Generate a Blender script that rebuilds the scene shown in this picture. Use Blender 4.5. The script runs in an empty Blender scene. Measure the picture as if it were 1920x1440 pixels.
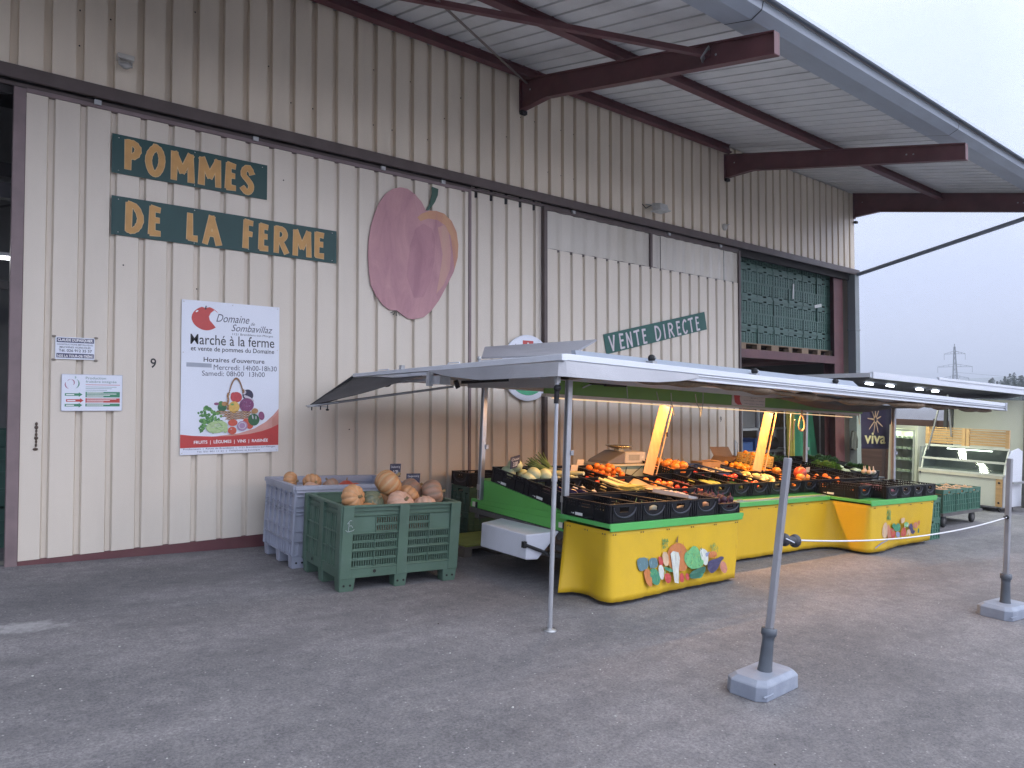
import bpy, bmesh, math, random
from math import sin, cos, pi, radians, sqrt, atan2
from mathutils import Matrix, Vector
random.seed(7)
SC = bpy.context.scene
COL = SC.collection
# ---------------------------------------------------------------- camera, sky, sun, exposure
cd = bpy.data.cameras.new('camera'); cam = bpy.data.objects.new('camera', cd); COL.objects.link(cam)
cd.sensor_fit = 'HORIZONTAL'; cd.sensor_width = 36.0; cd.lens = 36.0*1345.7/1920.0
cd.clip_start = 0.05; cd.clip_end = 20000
cam.location = (0, 0, 1.7)
cam.rotation_euler = (radians(90+1.65), 0, radians(-38.66))
SC.camera = cam
SUN_EL, SUN_AZ = 11.0, 150.0           # azimuth measured clockwise from +Y
W = bpy.data.worlds.new('World'); SC.world = W; W.use_nodes = True
wt = W.node_tree; wt.nodes.clear()
def wn(t, **k):
    n = wt.nodes.new(t)
    for a, b in k.items(): setattr(n, a, b)
    return n
w_out = wn('ShaderNodeOutputWorld'); w_bg = wn('ShaderNodeBackground'); w_bg.inputs['Strength'].default_value = 0.1
w_sky = wn('ShaderNodeTexSky'); w_sky.sky_type = 'NISHITA'; w_sky.sun_disc = False
w_sky.sun_elevation = radians(SUN_EL); w_sky.sun_rotation = radians(SUN_AZ); w_sky.altitude = 600; w_sky.air_density = 1.2; w_sky.dust_density = 2.0
w_tc = wn('ShaderNodeTexCoord'); w_sep = wn('ShaderNodeSeparateXYZ'); wt.links.new(w_tc.outputs['Generated'], w_sep.inputs[0])
w_grad = wn('ShaderNodeValToRGB'); wt.links.new(w_sep.outputs['Z'], w_grad.inputs[0])
els = w_grad.color_ramp.elements
els[0].position = 0.0; els[0].color = (5.6/20, 5.9/20, 7.6/20, 1)
els[1].position = 0.92; els[1].color = (13.0/20, 13.5/20, 14.4/20, 1)
for p_, c_ in ((0.02, (5.9, 6.1, 7.9)), (0.07, (6.1, 6.5, 8.5)), (0.16, (6.2, 6.9, 9.3)), (0.33, (6.6, 7.5, 9.9)), (0.55, (7.6, 8.5, 10.9)), (0.70, (11.0, 11.8, 13.6))):
    e_ = els.new(p_); e_.color = (c_[0]/20, c_[1]/20, c_[2]/20, 1)
w_scl = wn('ShaderNodeMixRGB', blend_type='MULTIPLY'); w_scl.inputs[0].default_value = 1; w_scl.inputs[2].default_value = (20, 20, 20, 1)
wt.links.new(w_grad.outputs[0], w_scl.inputs[1])
w_map = wn('ShaderNodeMapping'); w_map.inputs['Scale'].default_value = (1.0, 1.0, 4.5); wt.links.new(w_tc.outputs['Generated'], w_map.inputs[0])
w_noi = wn('ShaderNodeTexNoise'); w_noi.inputs['Scale'].default_value = 2.6; w_noi.inputs['Detail'].default_value = 5; w_noi.inputs['Roughness'].default_value = 0.5
wt.links.new(w_map.outputs[0], w_noi.inputs['Vector'])
w_cr = wn('ShaderNodeValToRGB'); wt.links.new(w_noi.outputs['Fac'], w_cr.inputs[0])
w_cr.color_ramp.elements[0].position = 0.3; w_cr.color_ramp.elements[0].color = (0.93, 0.95, 1.0, 1)
w_cr.color_ramp.elements[1].position = 0.72; w_cr.color_ramp.elements[1].color = (1.06, 1.03, 1.0, 1)
w_cl = wn('ShaderNodeMixRGB', blend_type='MULTIPLY'); w_cl.inputs[0].default_value = 1
wt.links.new(w_scl.outputs[0], w_cl.inputs[1]); wt.links.new(w_cr.outputs[0], w_cl.inputs[2])
w_mix = wn('ShaderNodeMixRGB'); w_mix.inputs[0].default_value = 0.93
# the cloud cover is thinner, and so brighter, on the side the hidden sun stands
w_dot = wn('ShaderNodeVectorMath', operation='DOT_PRODUCT'); w_dot.inputs[1].default_value = (0.42, -0.90, 0.10); wt.links.new(w_tc.outputs['Generated'], w_dot.inputs[0])
w_dr = wn('ShaderNodeMapRange'); w_dr.inputs['From Min'].default_value = 0.15; w_dr.inputs['From Max'].default_value = 0.95; w_dr.inputs['To Min'].default_value = 1.0; w_dr.inputs['To Max'].default_value = 2.9
wt.links.new(w_dot.outputs['Value'], w_dr.inputs['Value'])
w_br = wn('ShaderNodeVectorMath', operation='SCALE'); wt.links.new(w_cl.outputs[0], w_br.inputs[0]); wt.links.new(w_dr.outputs[0], w_br.inputs['Scale'])
wt.links.new(w_sky.outputs[0], w_mix.inputs[1]); wt.links.new(w_br.outputs[0], w_mix.inputs[2])
wt.links.new(w_mix.outputs[0], w_bg.inputs['Color']); wt.links.new(w_bg.outputs[0], w_out.inputs['Surface'])
sd = bpy.data.lights.new('sun', 'SUN'); sd.energy = 0.8; sd.angle = radians(50); sd.color = (1.0, 0.88, 0.74)
sun = bpy.data.objects.new('sun', sd); COL.objects.link(sun)
_a, _e = radians(SUN_AZ), radians(SUN_EL)
sun.rotation_euler = (-Vector((sin(_a)*cos(_e), cos(_a)*cos(_e), sin(_e)))).to_track_quat('-Z', 'Y').to_euler()
SC.view_settings.view_transform = 'Standard'; SC.view_settings.look = 'None'; SC.view_settings.exposure = 0.58; SC.view_settings.gamma = 1.0
SC.render.engine = 'CYCLES'
SC.cycles.use_denoising = True; SC.cycles.denoising_prefilter = 'NONE'
SC.cycles.max_bounces = 7; SC.cycles.diffuse_bounces = 4; SC.cycles.glossy_bounces = 3; SC.cycles.transparent_max_bounces = 8
SC.cycles.caustics_reflective = False; SC.cycles.caustics_refractive = False
SC.cycles.sample_clamp_indirect = 6.0

# ---------------------------------------------------------------- frames
GX, GY = -0.042, 0.030                 # the yard falls along the wall and rises towards it
NRM = Vector((-GX, -GY, 1)).normalized()
EX = Vector((1, 0, GX)).normalized(); EY = NRM.cross(EX).normalized()
TILT = Matrix((EX, EY, NRM)).transposed().to_4x4()
def G(u, v, h=0.0):
    return Vector((u, v, GX*u+GY*v)) + NRM*h
def ground_m(u, v, h=0.0, rz=0.0, rx=0.0, ry=0.0):
    m = TILT @ Matrix.Rotation(rz, 4, 'Z') @ Matrix.Rotation(rx, 4, 'X') @ Matrix.Rotation(ry, 4, 'Y')
    return Matrix.Translation(G(u, v, h)) @ m

# ---------------------------------------------------------------- materials
MATS = {}
def mat(name, col, rough=0.6, var=0.08, scale=8.0, bump=0.0, bscale=60.0, metal=0.0, emit=None, estr=0.0, spec=0.5, stretch=None, trans=0.0, alpha=1.0, dirt=None, dscale=2.0, damt=0.4):
    if name in MATS: return MATS[name]
    m = bpy.data.materials.new(name); m.use_nodes = True; nt = m.node_tree; b = nt.nodes['Principled BSDF']
    b.inputs['Roughness'].default_value = rough; b.inputs['Metallic'].default_value = metal
    b.inputs['Specular IOR Level'].default_value = spec
    tc = nt.nodes.new('ShaderNodeTexCoord'); mp = nt.nodes.new('ShaderNodeMapping')
    if stretch: mp.inputs['Scale'].default_value = stretch
    nt.links.new(tc.outputs['Object'], mp.inputs[0])
    no = nt.nodes.new('ShaderNodeTexNoise'); no.inputs['Scale'].default_value = scale; no.inputs['Detail'].default_value = 5
    nt.links.new(mp.outputs[0], no.inputs['Vector'])
    rp = nt.nodes.new('ShaderNodeValToRGB'); nt.links.new(no.outputs['Fac'], rp.inputs[0])
    rp.color_ramp.elements[0].position = 0.28; rp.color_ramp.elements[1].position = 0.75
    lo = [max(0, c*(1-var)) for c in col]; hi = [min(1, c*(1+var)) for c in col]
    rp.color_ramp.elements[0].color = (*lo, 1); rp.color_ramp.elements[1].color = (*hi, 1)
    out = rp.outputs[0]
    if dirt:
        n2 = nt.nodes.new('ShaderNodeTexNoise'); n2.inputs['Scale'].default_value = dscale; n2.inputs['Detail'].default_value = 8; n2.inputs['Roughness'].default_value = 0.65
        nt.links.new(mp.outputs[0], n2.inputs['Vector'])
        r2 = nt.nodes.new('ShaderNodeValToRGB'); r2.color_ramp.elements[0].position = 0.48; r2.color_ramp.elements[1].position = 0.8
        r2.color_ramp.elements[0].color = (0, 0, 0, 1); r2.color_ramp.elements[1].color = (damt, damt, damt, 1)
        nt.links.new(n2.outputs['Fac'], r2.inputs[0])
        mx = nt.nodes.new('ShaderNodeMixRGB'); nt.links.new(r2.outputs[0], mx.inputs[0]); nt.links.new(out, mx.inputs[1]); mx.inputs[2].default_value = (*dirt, 1)
        out = mx.outputs[0]
    nt.links.new(out, b.inputs['Base Color'])
    if bump:
        nb = nt.nodes.new('ShaderNodeTexNoise'); nb.inputs['Scale'].default_value = bscale; nb.inputs['Detail'].default_value = 4
        nt.links.new(mp.outputs[0], nb.inputs['Vector'])
        bp = nt.nodes.new('ShaderNodeBump'); bp.inputs['Strength'].default_value = bump; bp.inputs['Distance'].default_value = 0.01
        nt.links.new(nb.outputs['Fac'], bp.inputs['Height']); nt.links.new(bp.outputs[0], b.inputs['Normal'])
    if emit:
        b.inputs['Emission Color'].default_value = (*emit, 1); b.inputs['Emission Strength'].default_value = estr
    if trans: b.inputs['Transmission Weight'].default_value = trans
    if alpha < 1: b.inputs['Alpha'].default_value = alpha
    MATS[name] = m
    return m
def glass(name, tint=(0.9, 0.95, 0.95), op=0.22, rough=0.05):
    if name in MATS: return MATS[name]
    m = bpy.data.materials.new(name); m.use_nodes = True; nt = m.node_tree; nt.nodes.clear()
    o = nt.nodes.new('ShaderNodeOutputMaterial'); mx = nt.nodes.new('ShaderNodeMixShader'); t = nt.nodes.new('ShaderNodeBsdfTransparent'); g = nt.nodes.new('ShaderNodeBsdfGlossy')
    t.inputs[0].default_value = (*tint, 1); g.inputs['Roughness'].default_value = rough; mx.inputs[0].default_value = op
    nt.links.new(t.outputs[0], mx.inputs[1]); nt.links.new(g.outputs[0], mx.inputs[2]); nt.links.new(mx.outputs[0], o.inputs[0])
    MATS[name] = m; return m

# ---------------------------------------------------------------- mesh builder
class MB:
    def __init__(s): s.v = []; s.f = []; s.m = []; s.s = []
    def add(s, vs, fs, m=0, smooth=False, M=None):
        o = len(s.v)
        s.v += [tuple(M @ Vector(p)) for p in vs] if M is not None else [tuple(p) for p in vs]
        for f in fs: s.f.append([i+o for i in f]); s.m.append(m); s.s.append(smooth)
        return s
    def box(s, x0, x1, y0, y1, z0, z1, m=0, M=None):
        vs = [(x0,y0,z0),(x1,y0,z0),(x1,y1,z0),(x0,y1,z0),(x0,y0,z1),(x1,y0,z1),(x1,y1,z1),(x0,y1,z1)]
        return s.add(vs, [(0,3,2,1),(4,5,6,7),(0,1,5,4),(1,2,6,5),(2,3,7,6),(3,0,4,7)], m, False, M)
    def hexa(s, bot, top, m=0, M=None):
        n = len(bot)
        fs = [tuple(range(n-1, -1, -1)), tuple(range(n, 2*n))] + [(i, (i+1) % n, n+(i+1) % n, n+i) for i in range(n)]
        return s.add(list(bot)+list(top), fs, m, False, M)
    def poly(s, pts, d, m=0, M=None):      # 3-D polygon outline thickened by vector d
        d = Vector(d); top = [tuple(Vector(p)+d) for p in pts]
        return s.hexa(pts, top, m, M)
    def quad(s, a, b, c, d, m=0, smooth=False): return s.add([a, b, c, d], [(0, 1, 2, 3)], m, smooth)
    def bar(s, a, b, w, h, m=0, up=(0, 0, 1)):
        a = Vector(a); b = Vector(b); d = (b-a).normalized(); u = Vector(up)
        if abs(d.dot(u)) > 0.95: u = Vector((0, 1, 0))
        x = d.cross(u).normalized(); y = x.cross(d).normalized()
        q = [x*(-w/2)+y*(-h/2), x*(w/2)+y*(-h/2), x*(w/2)+y*(h/2), x*(-w/2)+y*(h/2)]
        return s.hexa([a+k for k in q], [b+k for k in q], m)
    def ibeam(s, a, b, w, h, t=0.012, m=0, up=(0, 0, 1)):
        a = Vector(a); b = Vector(b); d = (b-a).normalized(); u = Vector(up); x = d.cross(u).normalized(); y = x.cross(d).normalized()
        s.bar(a, b, t, h-2*t, m, y)
        for k in (-1, 1): s.bar(a+y*k*(h/2-t/2), b+y*k*(h/2-t/2), w, t, m, y)
        return s
    def tube(s, path, r, n=8, m=0, smooth=True, M=None, caps=True):
        P = [Vector(p) for p in path]; k = len(P); rs = r if isinstance(r, (list, tuple)) else [r]*k
        vs = []; prev = None
        for i in range(k):
            d = (P[min(i+1, k-1)]-P[max(i-1, 0)]).normalized()
            if prev is None:
                u = Vector((0, 0, 1)) if abs(d.z) < 0.9 else Vector((1, 0, 0))
                x = d.cross(u).normalized()
            else:
                x = (prev - d*prev.dot(d)).normalized()
            prev = x; y = d.cross(x)
            for j in range(n):
                a = 2*pi*j/n; vs.append(P[i]+(x*cos(a)+y*sin(a))*rs[i])
        fs = [(i*n+j, i*n+(j+1) % n, (i+1)*n+(j+1) % n, (i+1)*n+j) for i in range(k-1) for j in range(n)]
        s.add(vs, fs, m, smooth, M)
        if caps: s.add(vs[:n], [tuple(range(n-1, -1, -1))], m, False, M); s.add(vs[-n:], [tuple(range(n))], m, False, M)
        return s
    def lathe(s, prof, n=16, m=0, M=None, smooth=True):
        vs = []
        for r, z in prof:
            for j in range(n): a = 2*pi*j/n; vs.append((r*cos(a), r*sin(a), z))
        k = len(prof)
        fs = [(i*n+j, i*n+(j+1) % n, (i+1)*n+(j+1) % n, (i+1)*n+j) for i in range(k-1) for j in range(n)]
        return s.add(vs, fs, m, smooth, M)
    def ball(s, c=(0,0,0), r=(1,1,1), nu=14, nv=9, m=0, fn=None, M=None):
        if not isinstance(r, (tuple, list)): r = (r, r, r)
        vs = [(c[0], c[1], c[2]+r[2]*(fn(0, -1) if fn else 1))]; fs = []
        vs[0] = (c[0], c[1], c[2]-r[2]*(fn(0, -pi/2) if fn else 1))
        for i in range(1, nv):
            p = -pi/2+pi*i/nv
            for j in range(nu):
                a = 2*pi*j/nu; k = fn(a, p) if fn else 1
                vs.append((c[0]+r[0]*k*cos(p)*cos(a), c[1]+r[1]*k*cos(p)*sin(a), c[2]+r[2]*k*sin(p)))
        vs.append((c[0], c[1], c[2]+r[2]*(fn(0, pi/2) if fn else 1)))
        L = len(vs)-1
        for j in range(nu): fs.append((0, 1+(j+1) % nu, 1+j)); fs.append((L, L-nu+j, L-nu+(j+1) % nu))
        for i in range(nv-2):
            for j in range(nu):
                a = 1+i*nu; fs.append((a+j, a+(j+1) % nu, a+nu+(j+1) % nu, a+nu+j))
        return s.add(vs, fs, m, True, M)
    def grid(s, fn, nu, nv, m=0, smooth=True):
        vs = [fn(i/nu, j/nv) for j in range(nv+1) for i in range(nu+1)]
        fs = [(j*(nu+1)+i, j*(nu+1)+i+1, (j+1)*(nu+1)+i+1, (j+1)*(nu+1)+i) for j in range(nv) for i in range(nu)]
        return s.add(vs, fs, m, smooth)
    def ellipse(s, cx, cy, rx, ry, d, M, n=20, m=0, rot=0.0, z0=0.0):
        pts = []
        for i in range(n):
            a = 2*pi*i/n; x = rx*cos(a); y = ry*sin(a)
            pts.append((cx+x*cos(rot)-y*sin(rot), cy+x*sin(rot)+y*cos(rot), z0))
        return s.poly(pts, (0, 0, d), m, M)
    def flat(s, pts, z0, d, M, m=0): return s.poly([(p[0], p[1], z0) for p in pts], (0, 0, d), m, M)
    def mesh(s, name, mats):
        me = bpy.data.meshes.new(name); me.from_pydata(s.v, [], s.f)
        for k in (mats if isinstance(mats, (list, tuple)) else [mats]): me.materials.append(k)
        me.polygons.foreach_set('material_index', s.m); me.polygons.foreach_set('use_smooth', s.s); me.update()
        bm = bmesh.new(); bm.from_mesh(me)
        if len(s.f) < 20000: bmesh.ops.recalc_face_normals(bm, faces=bm.faces)
        bm.to_mesh(me); bm.free()
        return me
    def build(s, name, mats, parent=None, bevel=0.0, seg=1, solid=0.0):
        o = bpy.data.objects.new(name, s.mesh(name, mats)); COL.objects.link(o)
        if parent is not None: o.parent = parent
        if solid:
            md = o.modifiers.new('thick', 'SOLIDIFY'); md.thickness = solid; md.offset = 0
        if bevel:
            md = o.modifiers.new('edge', 'BEVEL'); md.width = bevel; md.segments = seg; md.limit_method = 'ANGLE'; md.angle_limit = radians(40)
        return o
def tag(o, label=None, cat=None, group=None, kind=None):
    if label: o['label'] = label
    if cat: o['category'] = cat
    if group: o['group'] = group
    if kind: o['kind'] = kind
    return o
def thing(name, label, cat, M=None, group=None):
    o = bpy.data.objects.new(name, None); COL.objects.link(o); o.empty_display_size = 0.1
    if M is not None: o.matrix_world = M
    return tag(o, label, cat, group)
def put(o, M): o.matrix_world = M; return o
def copy_tree(o, M=None, label=None, parent=None):
    c = o.copy(); COL.objects.link(c)
    if parent is not None: c.parent = parent; c.matrix_parent_inverse = Matrix.Identity(4)
    if M is not None: c.matrix_world = M
    if label: c['label'] = label
    for ch in list(o.children): copy_tree(ch, None, None, c)
    return c
_TX = {}
def text_pts(body, bold=0.0, shear=0.0):
    k = (body, bold, shear)
    if k in _TX: return _TX[k]
    cu = bpy.data.curves.new('txt', 'FONT'); cu.body = body; cu.size = 1.0; cu.offset = bold; cu.shear = shear; cu.resolution_u = 3
    ob = bpy.data.objects.new('txt', cu); COL.objects.link(ob)
    dg = bpy.context.evaluated_depsgraph_get(); ev = ob.evaluated_get(dg); me = ev.to_mesh()
    vs = [tuple(v.co) for v in me.vertices]; fs = [tuple(p.vertices) for p in me.polygons]
    ev.to_mesh_clear(); bpy.data.objects.remove(ob); bpy.data.curves.remove(cu)
    _TX[k] = (vs, fs); return _TX[k]
def text(mb, body, M, x0, x1, y0, y1, z, m=0, bold=0.0, shear=0.0):
    """print a line of lettering so that it fills x0..x1, y0..y1 at height z of frame M"""
    vs, fs = text_pts(body, bold, shear)
    if not vs: return
    ax = min(v[0] for v in vs); bx = max(v[0] for v in vs); ay = min(v[1] for v in vs); by = max(v[1] for v in vs)
    q = [(x0+(v[0]-ax)/(bx-ax)*(x1-x0), y0+(v[1]-ay)/(by-ay)*(y1-y0), z) for v in vs]
    mb.add(q, fs, m, False, M)
# frame of the wall: local x along the wall, y up, z out of the wall towards the yard
def wall_frame(x, z, y, rot=0.0):
    B = Matrix(((1, 0, 0, 0), (0, 0, -1, 0), (0, 1, 0, 0), (0, 0, 0, 1)))
    return Matrix.Translation((x, y, z)) @ B @ Matrix.Rotation(rot, 4, 'Z')
STROKES = {
 'P': [[(0,0),(.02,1)], [(.02,.97),(.45,.95),(.72,.76),(.5,.5),(.06,.45)]],
 'O': [[(.42,1),(.12,.75),(.02,.42),(.2,.08),(.48,.02),(.74,.28),(.8,.62),(.66,.9),(.42,1)]],
 'M': [[(0,0),(.03,1)], [(.03,1),(.42,.32)], [(.42,.32),(.82,1)], [(.82,1),(.86,0)]],
 'E': [[(.02,.03),(.06,1)], [(.06,.98),(.58,.95)], [(.04,.54),(.52,.54)], [(.02,.03),(.6,.03)]],
 'S': [[(.66,.78),(.46,.98),(.16,.88),(.1,.66),(.36,.5),(.62,.3),(.56,.08),(.3,.0),(.04,.14)]],
 'D': [[(0,.03),(.03,1)], [(.03,1),(.44,.9),(.7,.5),(.52,.14),(.2,0),(0,.03)]],
 'L': [[(.03,1),(.02,.04)], [(.02,.04),(.56,.04)]],
 'A': [[(0,0),(.38,1)], [(.38,1),(.8,0)], [(.18,.36),(.62,.36)]],
 'F': [[(.02,0),(.05,1)], [(.05,.98),(.58,.96)], [(.04,.54),(.52,.52)]],
 'R': [[(0,0),(.04,1)], [(.04,.98),(.48,.95),(.66,.74),(.46,.54),(.04,.5)], [(.3,.5),(.74,0)]],
 'V': [[(0,1),(.32,0)], [(.32,0),(.62,1)]],
 'N': [[(0,0),(.04,1)], [(.04,1),(.6,0)], [(.6,0),(.62,1)]],
 'T': [[(0,.97),(.7,1)], [(.36,.98),(.38,0)]],
 'I': [[(.05,0),(.08,1)]],
 'C': [[(.62,.86),(.4,1),(.12,.78),(.04,.4),(.2,.06),(.46,.02),(.64,.16)]],
}
def smooth_path(p, n=4):
    if len(p) < 3: return p
    out = []
    for i in range(len(p)-1):
        a = p[max(i-1, 0)]; b = p[i]; c = p[i+1]; d = p[min(i+2, len(p)-1)]
        for k in range(n):
            t = k/n
            out.append(tuple(0.5*(2*b[q]+(c[q]-a[q])*t+(2*a[q]-5*b[q]+4*c[q]-d[q])*t*t+(3*b[q]-a[q]-3*c[q]+d[q])*t**3) for q in (0, 1)))
    out.append(p[-1]); return out
def brush(mb, M, letters, w, z, m=0, m2=None, edge=0.0):
    """hand-painted capitals: letters = [(char, x, y, width, height)]"""
    k = 0
    for pas in ((1, 0) if m2 is not None else (0,)):
        for ch, x, y, sx, sy in letters:
            for st in STROKES[ch]:
                pts = [(x+px*sx, y+py*sy) for px, py in smooth_path(st)]
                W_ = (w/2+edge) if pas else w/2
                k += 1
                zz = z + k*0.00004 + (0 if pas else 0.0016)
                L = []; R_ = []
                for i, p in enumerate(pts):
                    a = pts[max(i-1, 0)]; b = pts[min(i+1, len(pts)-1)]
                    dx, dy = b[0]-a[0], b[1]-a[1]; l = sqrt(dx*dx+dy*dy) or 1; nx, ny = -dy/l, dx/l
                    q = W_*(1+0.12*sin(3.1*i+x*40))
                    e = (W_*0.55 if i == 0 else (-W_*0.55 if i == len(pts)-1 else 0))
                    px, py = p[0]-dx/l*e, p[1]-dy/l*e
                    L.append((px+nx*q, py+ny*q, zz+i*6e-6)); R_.append((px-nx*q, py-ny*q, zz+i*6e-6))
                n = len(L)
                mb.add(L+R_, [(i, i+1, n+i+1, n+i) for i in range(n-1)], (m2 if pas else m), False, M)
# ---------------------------------------------------------------- ground
def asphalt():
    m = bpy.data.materials.new('asphalt'); m.use_nodes = True; nt = m.node_tree; b = nt.nodes['Principled BSDF']; N = nt.nodes.new; L = nt.links.new
    tc = N('ShaderNodeTexCoord')
    def noise(s, d=6, r=0.6, st=None):
        n = N('ShaderNodeTexNoise'); n.inputs['Scale'].default_value = s; n.inputs['Detail'].default_value = d; n.inputs['Roughness'].default_value = r
        if st:
            mp = N('ShaderNodeMapping'); mp.inputs['Scale'].default_value = st; mp.inputs['Rotation'].default_value = (0, 0, 0.12); L(tc.outputs['Object'], mp.inputs[0]); L(mp.outputs[0], n.inputs['Vector'])
        else: L(tc.outputs['Object'], n.inputs['Vector'])
        return n.outputs['Fac']
    def ramp(i, a, ca, b_, cb):
        r = N('ShaderNodeValToRGB'); L(i, r.inputs[0]); e = r.color_ramp.elements; e[0].position = a; e[0].color = (*ca, 1); e[1].position = b_; e[1].color = (*cb, 1); return r.outputs[0]
    def mix(t, f, a, c):
        x = N('ShaderNodeMixRGB'); x.blend_type = t
        if isinstance(f, float): x.inputs[0].default_value = f
        else: L(f, x.inputs[0])
        L(a, x.inputs[1])
        if isinstance(c, tuple): x.inputs[2].default_value = (*c, 1)
        else: L(c, x.inputs[2])
        return x.outputs[0]
    base = ramp(noise(0.55, 8, 0.62, (1.0, 2.2, 1)), 0.38, (0.150, 0.145, 0.150), 0.63, (0.215, 0.205, 0.210))
    fine = ramp(noise(62, 4, 0.8), 0.36, (0.62, 0.62, 0.63), 0.66, (1.42, 1.42, 1.40))
    c1 = mix('MULTIPLY', 0.85, base, fine)
    mid = ramp(noise(9, 5, 0.75), 0.38, (0.84, 0.84, 0.86), 0.64, (1.14, 1.14, 1.12))
    c1 = mix('MULTIPLY', 0.9, c1, mid)
    dark = ramp(noise(1.3, 7, 0.7, (0.7, 2.5, 1)), 0.5, (0, 0, 0), 0.68, (0.42, 0.42, 0.42))
    c1 = mix('MIX', dark, c1, (0.10, 0.097, 0.103))
    v = N('ShaderNodeTexVoronoi'); v.inputs['Scale'].default_value = 24; L(tc.outputs['Object'], v.inputs['Vector'])
    gr = ramp(v.outputs['Distance'], 0.08, (1, 1, 1), 0.17, (0, 0, 0))
    vsel = ramp(v.outputs['Color'], 0.60, (0, 0, 0), 0.68, (0.7, 0.7, 0.7))
    sel = mix('MULTIPLY', 1.0, gr, vsel)
    c1 = mix('MIX', sel, c1, (0.48, 0.46, 0.45))
    # pale scuff near the left edge of the yard and the dark wet strip along the shed
    sp = N('ShaderNodeSeparateXYZ'); L(tc.outputs['Object'], sp.inputs[0])
    def band(sock, c, w):
        a = N('ShaderNodeMath'); a.operation = 'SUBTRACT'; L(sock, a.inputs[0]); a.inputs[1].default_value = c
        k = N('ShaderNodeMath'); k.operation = 'DIVIDE'; L(a.outputs[0], k.inputs[0]); k.inputs[1].default_value = w
        q = N('ShaderNodeMath'); q.operation = 'MULTIPLY'; L(k.outputs[0], q.inputs[0]); L(k.outputs[0], q.inputs[1]); return q.outputs[0]
    ad = N('ShaderNodeMath'); ad.operation = 'ADD'; L(band(sp.outputs['X'], 0.50, 0.42), ad.inputs[0]); L(band(sp.outputs['Y'], 6.03, 0.20), ad.inputs[1])
    n3 = noise(7, 6, 0.7); a3 = N('ShaderNodeMath'); a3.operation = 'MULTIPLY_ADD'; L(n3, a3.inputs[0]); a3.inputs[1].default_value = 2.6; L(ad.outputs[0], a3.inputs[2])
    a4 = N('ShaderNodeMath'); a4.operation = 'MULTIPLY'; a4.inputs[1].default_value = 0.25; L(a3.outputs[0], a4.inputs[0])
    scuff = ramp(a4.outputs[0], 0.30, (0.75, 0.75, 0.75), 0.46, (0, 0, 0))
    c1 = mix('MIX', scuff, c1, (0.42, 0.41, 0.41))
    L(c1, b.inputs['Base Color'])
    rr = ramp(noise(3, 5, 0.6), 0.3, (0.72, 0.72, 0.72), 0.7, (0.92, 0.92, 0.92)); L(rr, b.inputs['Roughness'])
    b.inputs['Specular IOR Level'].default_value = 0.35
    bp = N('ShaderNodeBump'); bp.inputs['Strength'].default_value = 0.55; bp.inputs['Distance'].default_value = 0.006
    L(noise(230, 3, 0.6), bp.inputs['Height']); L(bp.outputs[0], b.inputs['Normal'])
    return m
M_ASPH = asphalt()
def yard_z(x, y):
    # the yard is one tilted plane; far from the shed it eases out level
    def soft(t, a): return t if abs(t) < a else math.copysign(a+(1-math.exp(-(abs(t)-a)/12.0))*12.0, t)
    return GX*soft(x, 40)+GY*soft(y, 30)
gb = MB()
xs = [-4000, -900, -250, -90] + [-60+4*i for i in range(36)] + [100, 150, 300, 900, 4000]
ys = [-4000, -900, -250, -90] + [-60+4*i for i in range(36)] + [100, 150, 300, 900, 4000]
gv = [(x, y, yard_z(x, y)) for y in ys for x in xs]
nx_ = len(xs)
gb.add(gv, [(j*nx_+i, j*nx_+i+1, (j+1)*nx_+i+1, (j+1)*nx_+i) for j in range(len(ys)-1) for i in range(nx_-1)], 0, True)
ground = gb.build('ground', M_ASPH); tag(ground, 'grey asphalt farm yard sloping along the shed wall', 'ground', kind='structure')
# little stones and leaf bits lying on the asphalt
sb = MB()
for i in range(110):
    u = random.uniform(-2, 9); v = random.uniform(0.8, 7.5)
    r = random.uniform(0.003, 0.007); p = G(u, v, r*0.4)
    sb.ball(p, (r*random.uniform(.8, 1.5), r, r*0.6), 6, 4, 0 if random.random() < .8 else 1)
tag(sb.build('gravel', [mat('pale_stone', (.5, .49, .46)), mat('dark_bit', (.05, .04, .03))]), 'scattered pale grit and dark bits on the asphalt', 'gravel', kind='stuff')
# ---------------------------------------------------------------- the shed
M_CREAM = mat('cream_cladding', (.67, .60, .50), 0.42, 0.05, 1.6, dirt=(.42, .38, .33), dscale=1.1, damt=0.28, stretch=(1, 1, 0.25))
M_CREAM_UP = mat('cream_cladding_upper_lightened', (.76, .665, .53), 0.45, 0.07, 1.6, dirt=(.33, .29, .23), dscale=0.9, damt=0.35, stretch=(1, 1, 0.2))  # same sheet as the doors, coloured lighter to offset the shade under the eave
M_BROWN = mat('brown_steel_trim', (.085, .060, .056), 0.45, 0.15, 5, dirt=(.15, .12, .11), dscale=4, damt=0.4)
M_DARK = mat('dark_gap', (.018, .015, .015), 0.8, 0.1)
M_OXIDE = mat('oxide_red_steel', (.120, .040, .044), 0.5, 0.18, 4, dirt=(.22, .11, .09), dscale=3, damt=0.35)
M_ROOFU = mat('roof_sheet_underside', (.70, .71, .70), 0.4, 0.06, 2, dirt=(.30, .31, .31), dscale=1.5, damt=0.4)
M_GUT = mat('grey_gutter_metal', (.36, .41, .47), 0.38, 0.06, 3, dirt=(.25, .27, .3), dscale=5, damt=0.5, stretch=(0.3, 1, 1))
M_GALV = mat('galvanised_steel', (.42, .43, .44), 0.38, 0.12, 12, metal=0.55, dirt=(.3, .29, .28), dscale=8, damt=0.5)
M_TRL = mat('translucent_sheet', (.52, .49, .43), 0.35, 0.16, 1.1, dirt=(.36, .31, .22), dscale=0.9, damt=0.7, stretch=(1, 1, 0.3))
M_INT = mat('interior_wall', (.055, .05, .05), 0.85, 0.15, 1.5)
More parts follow.
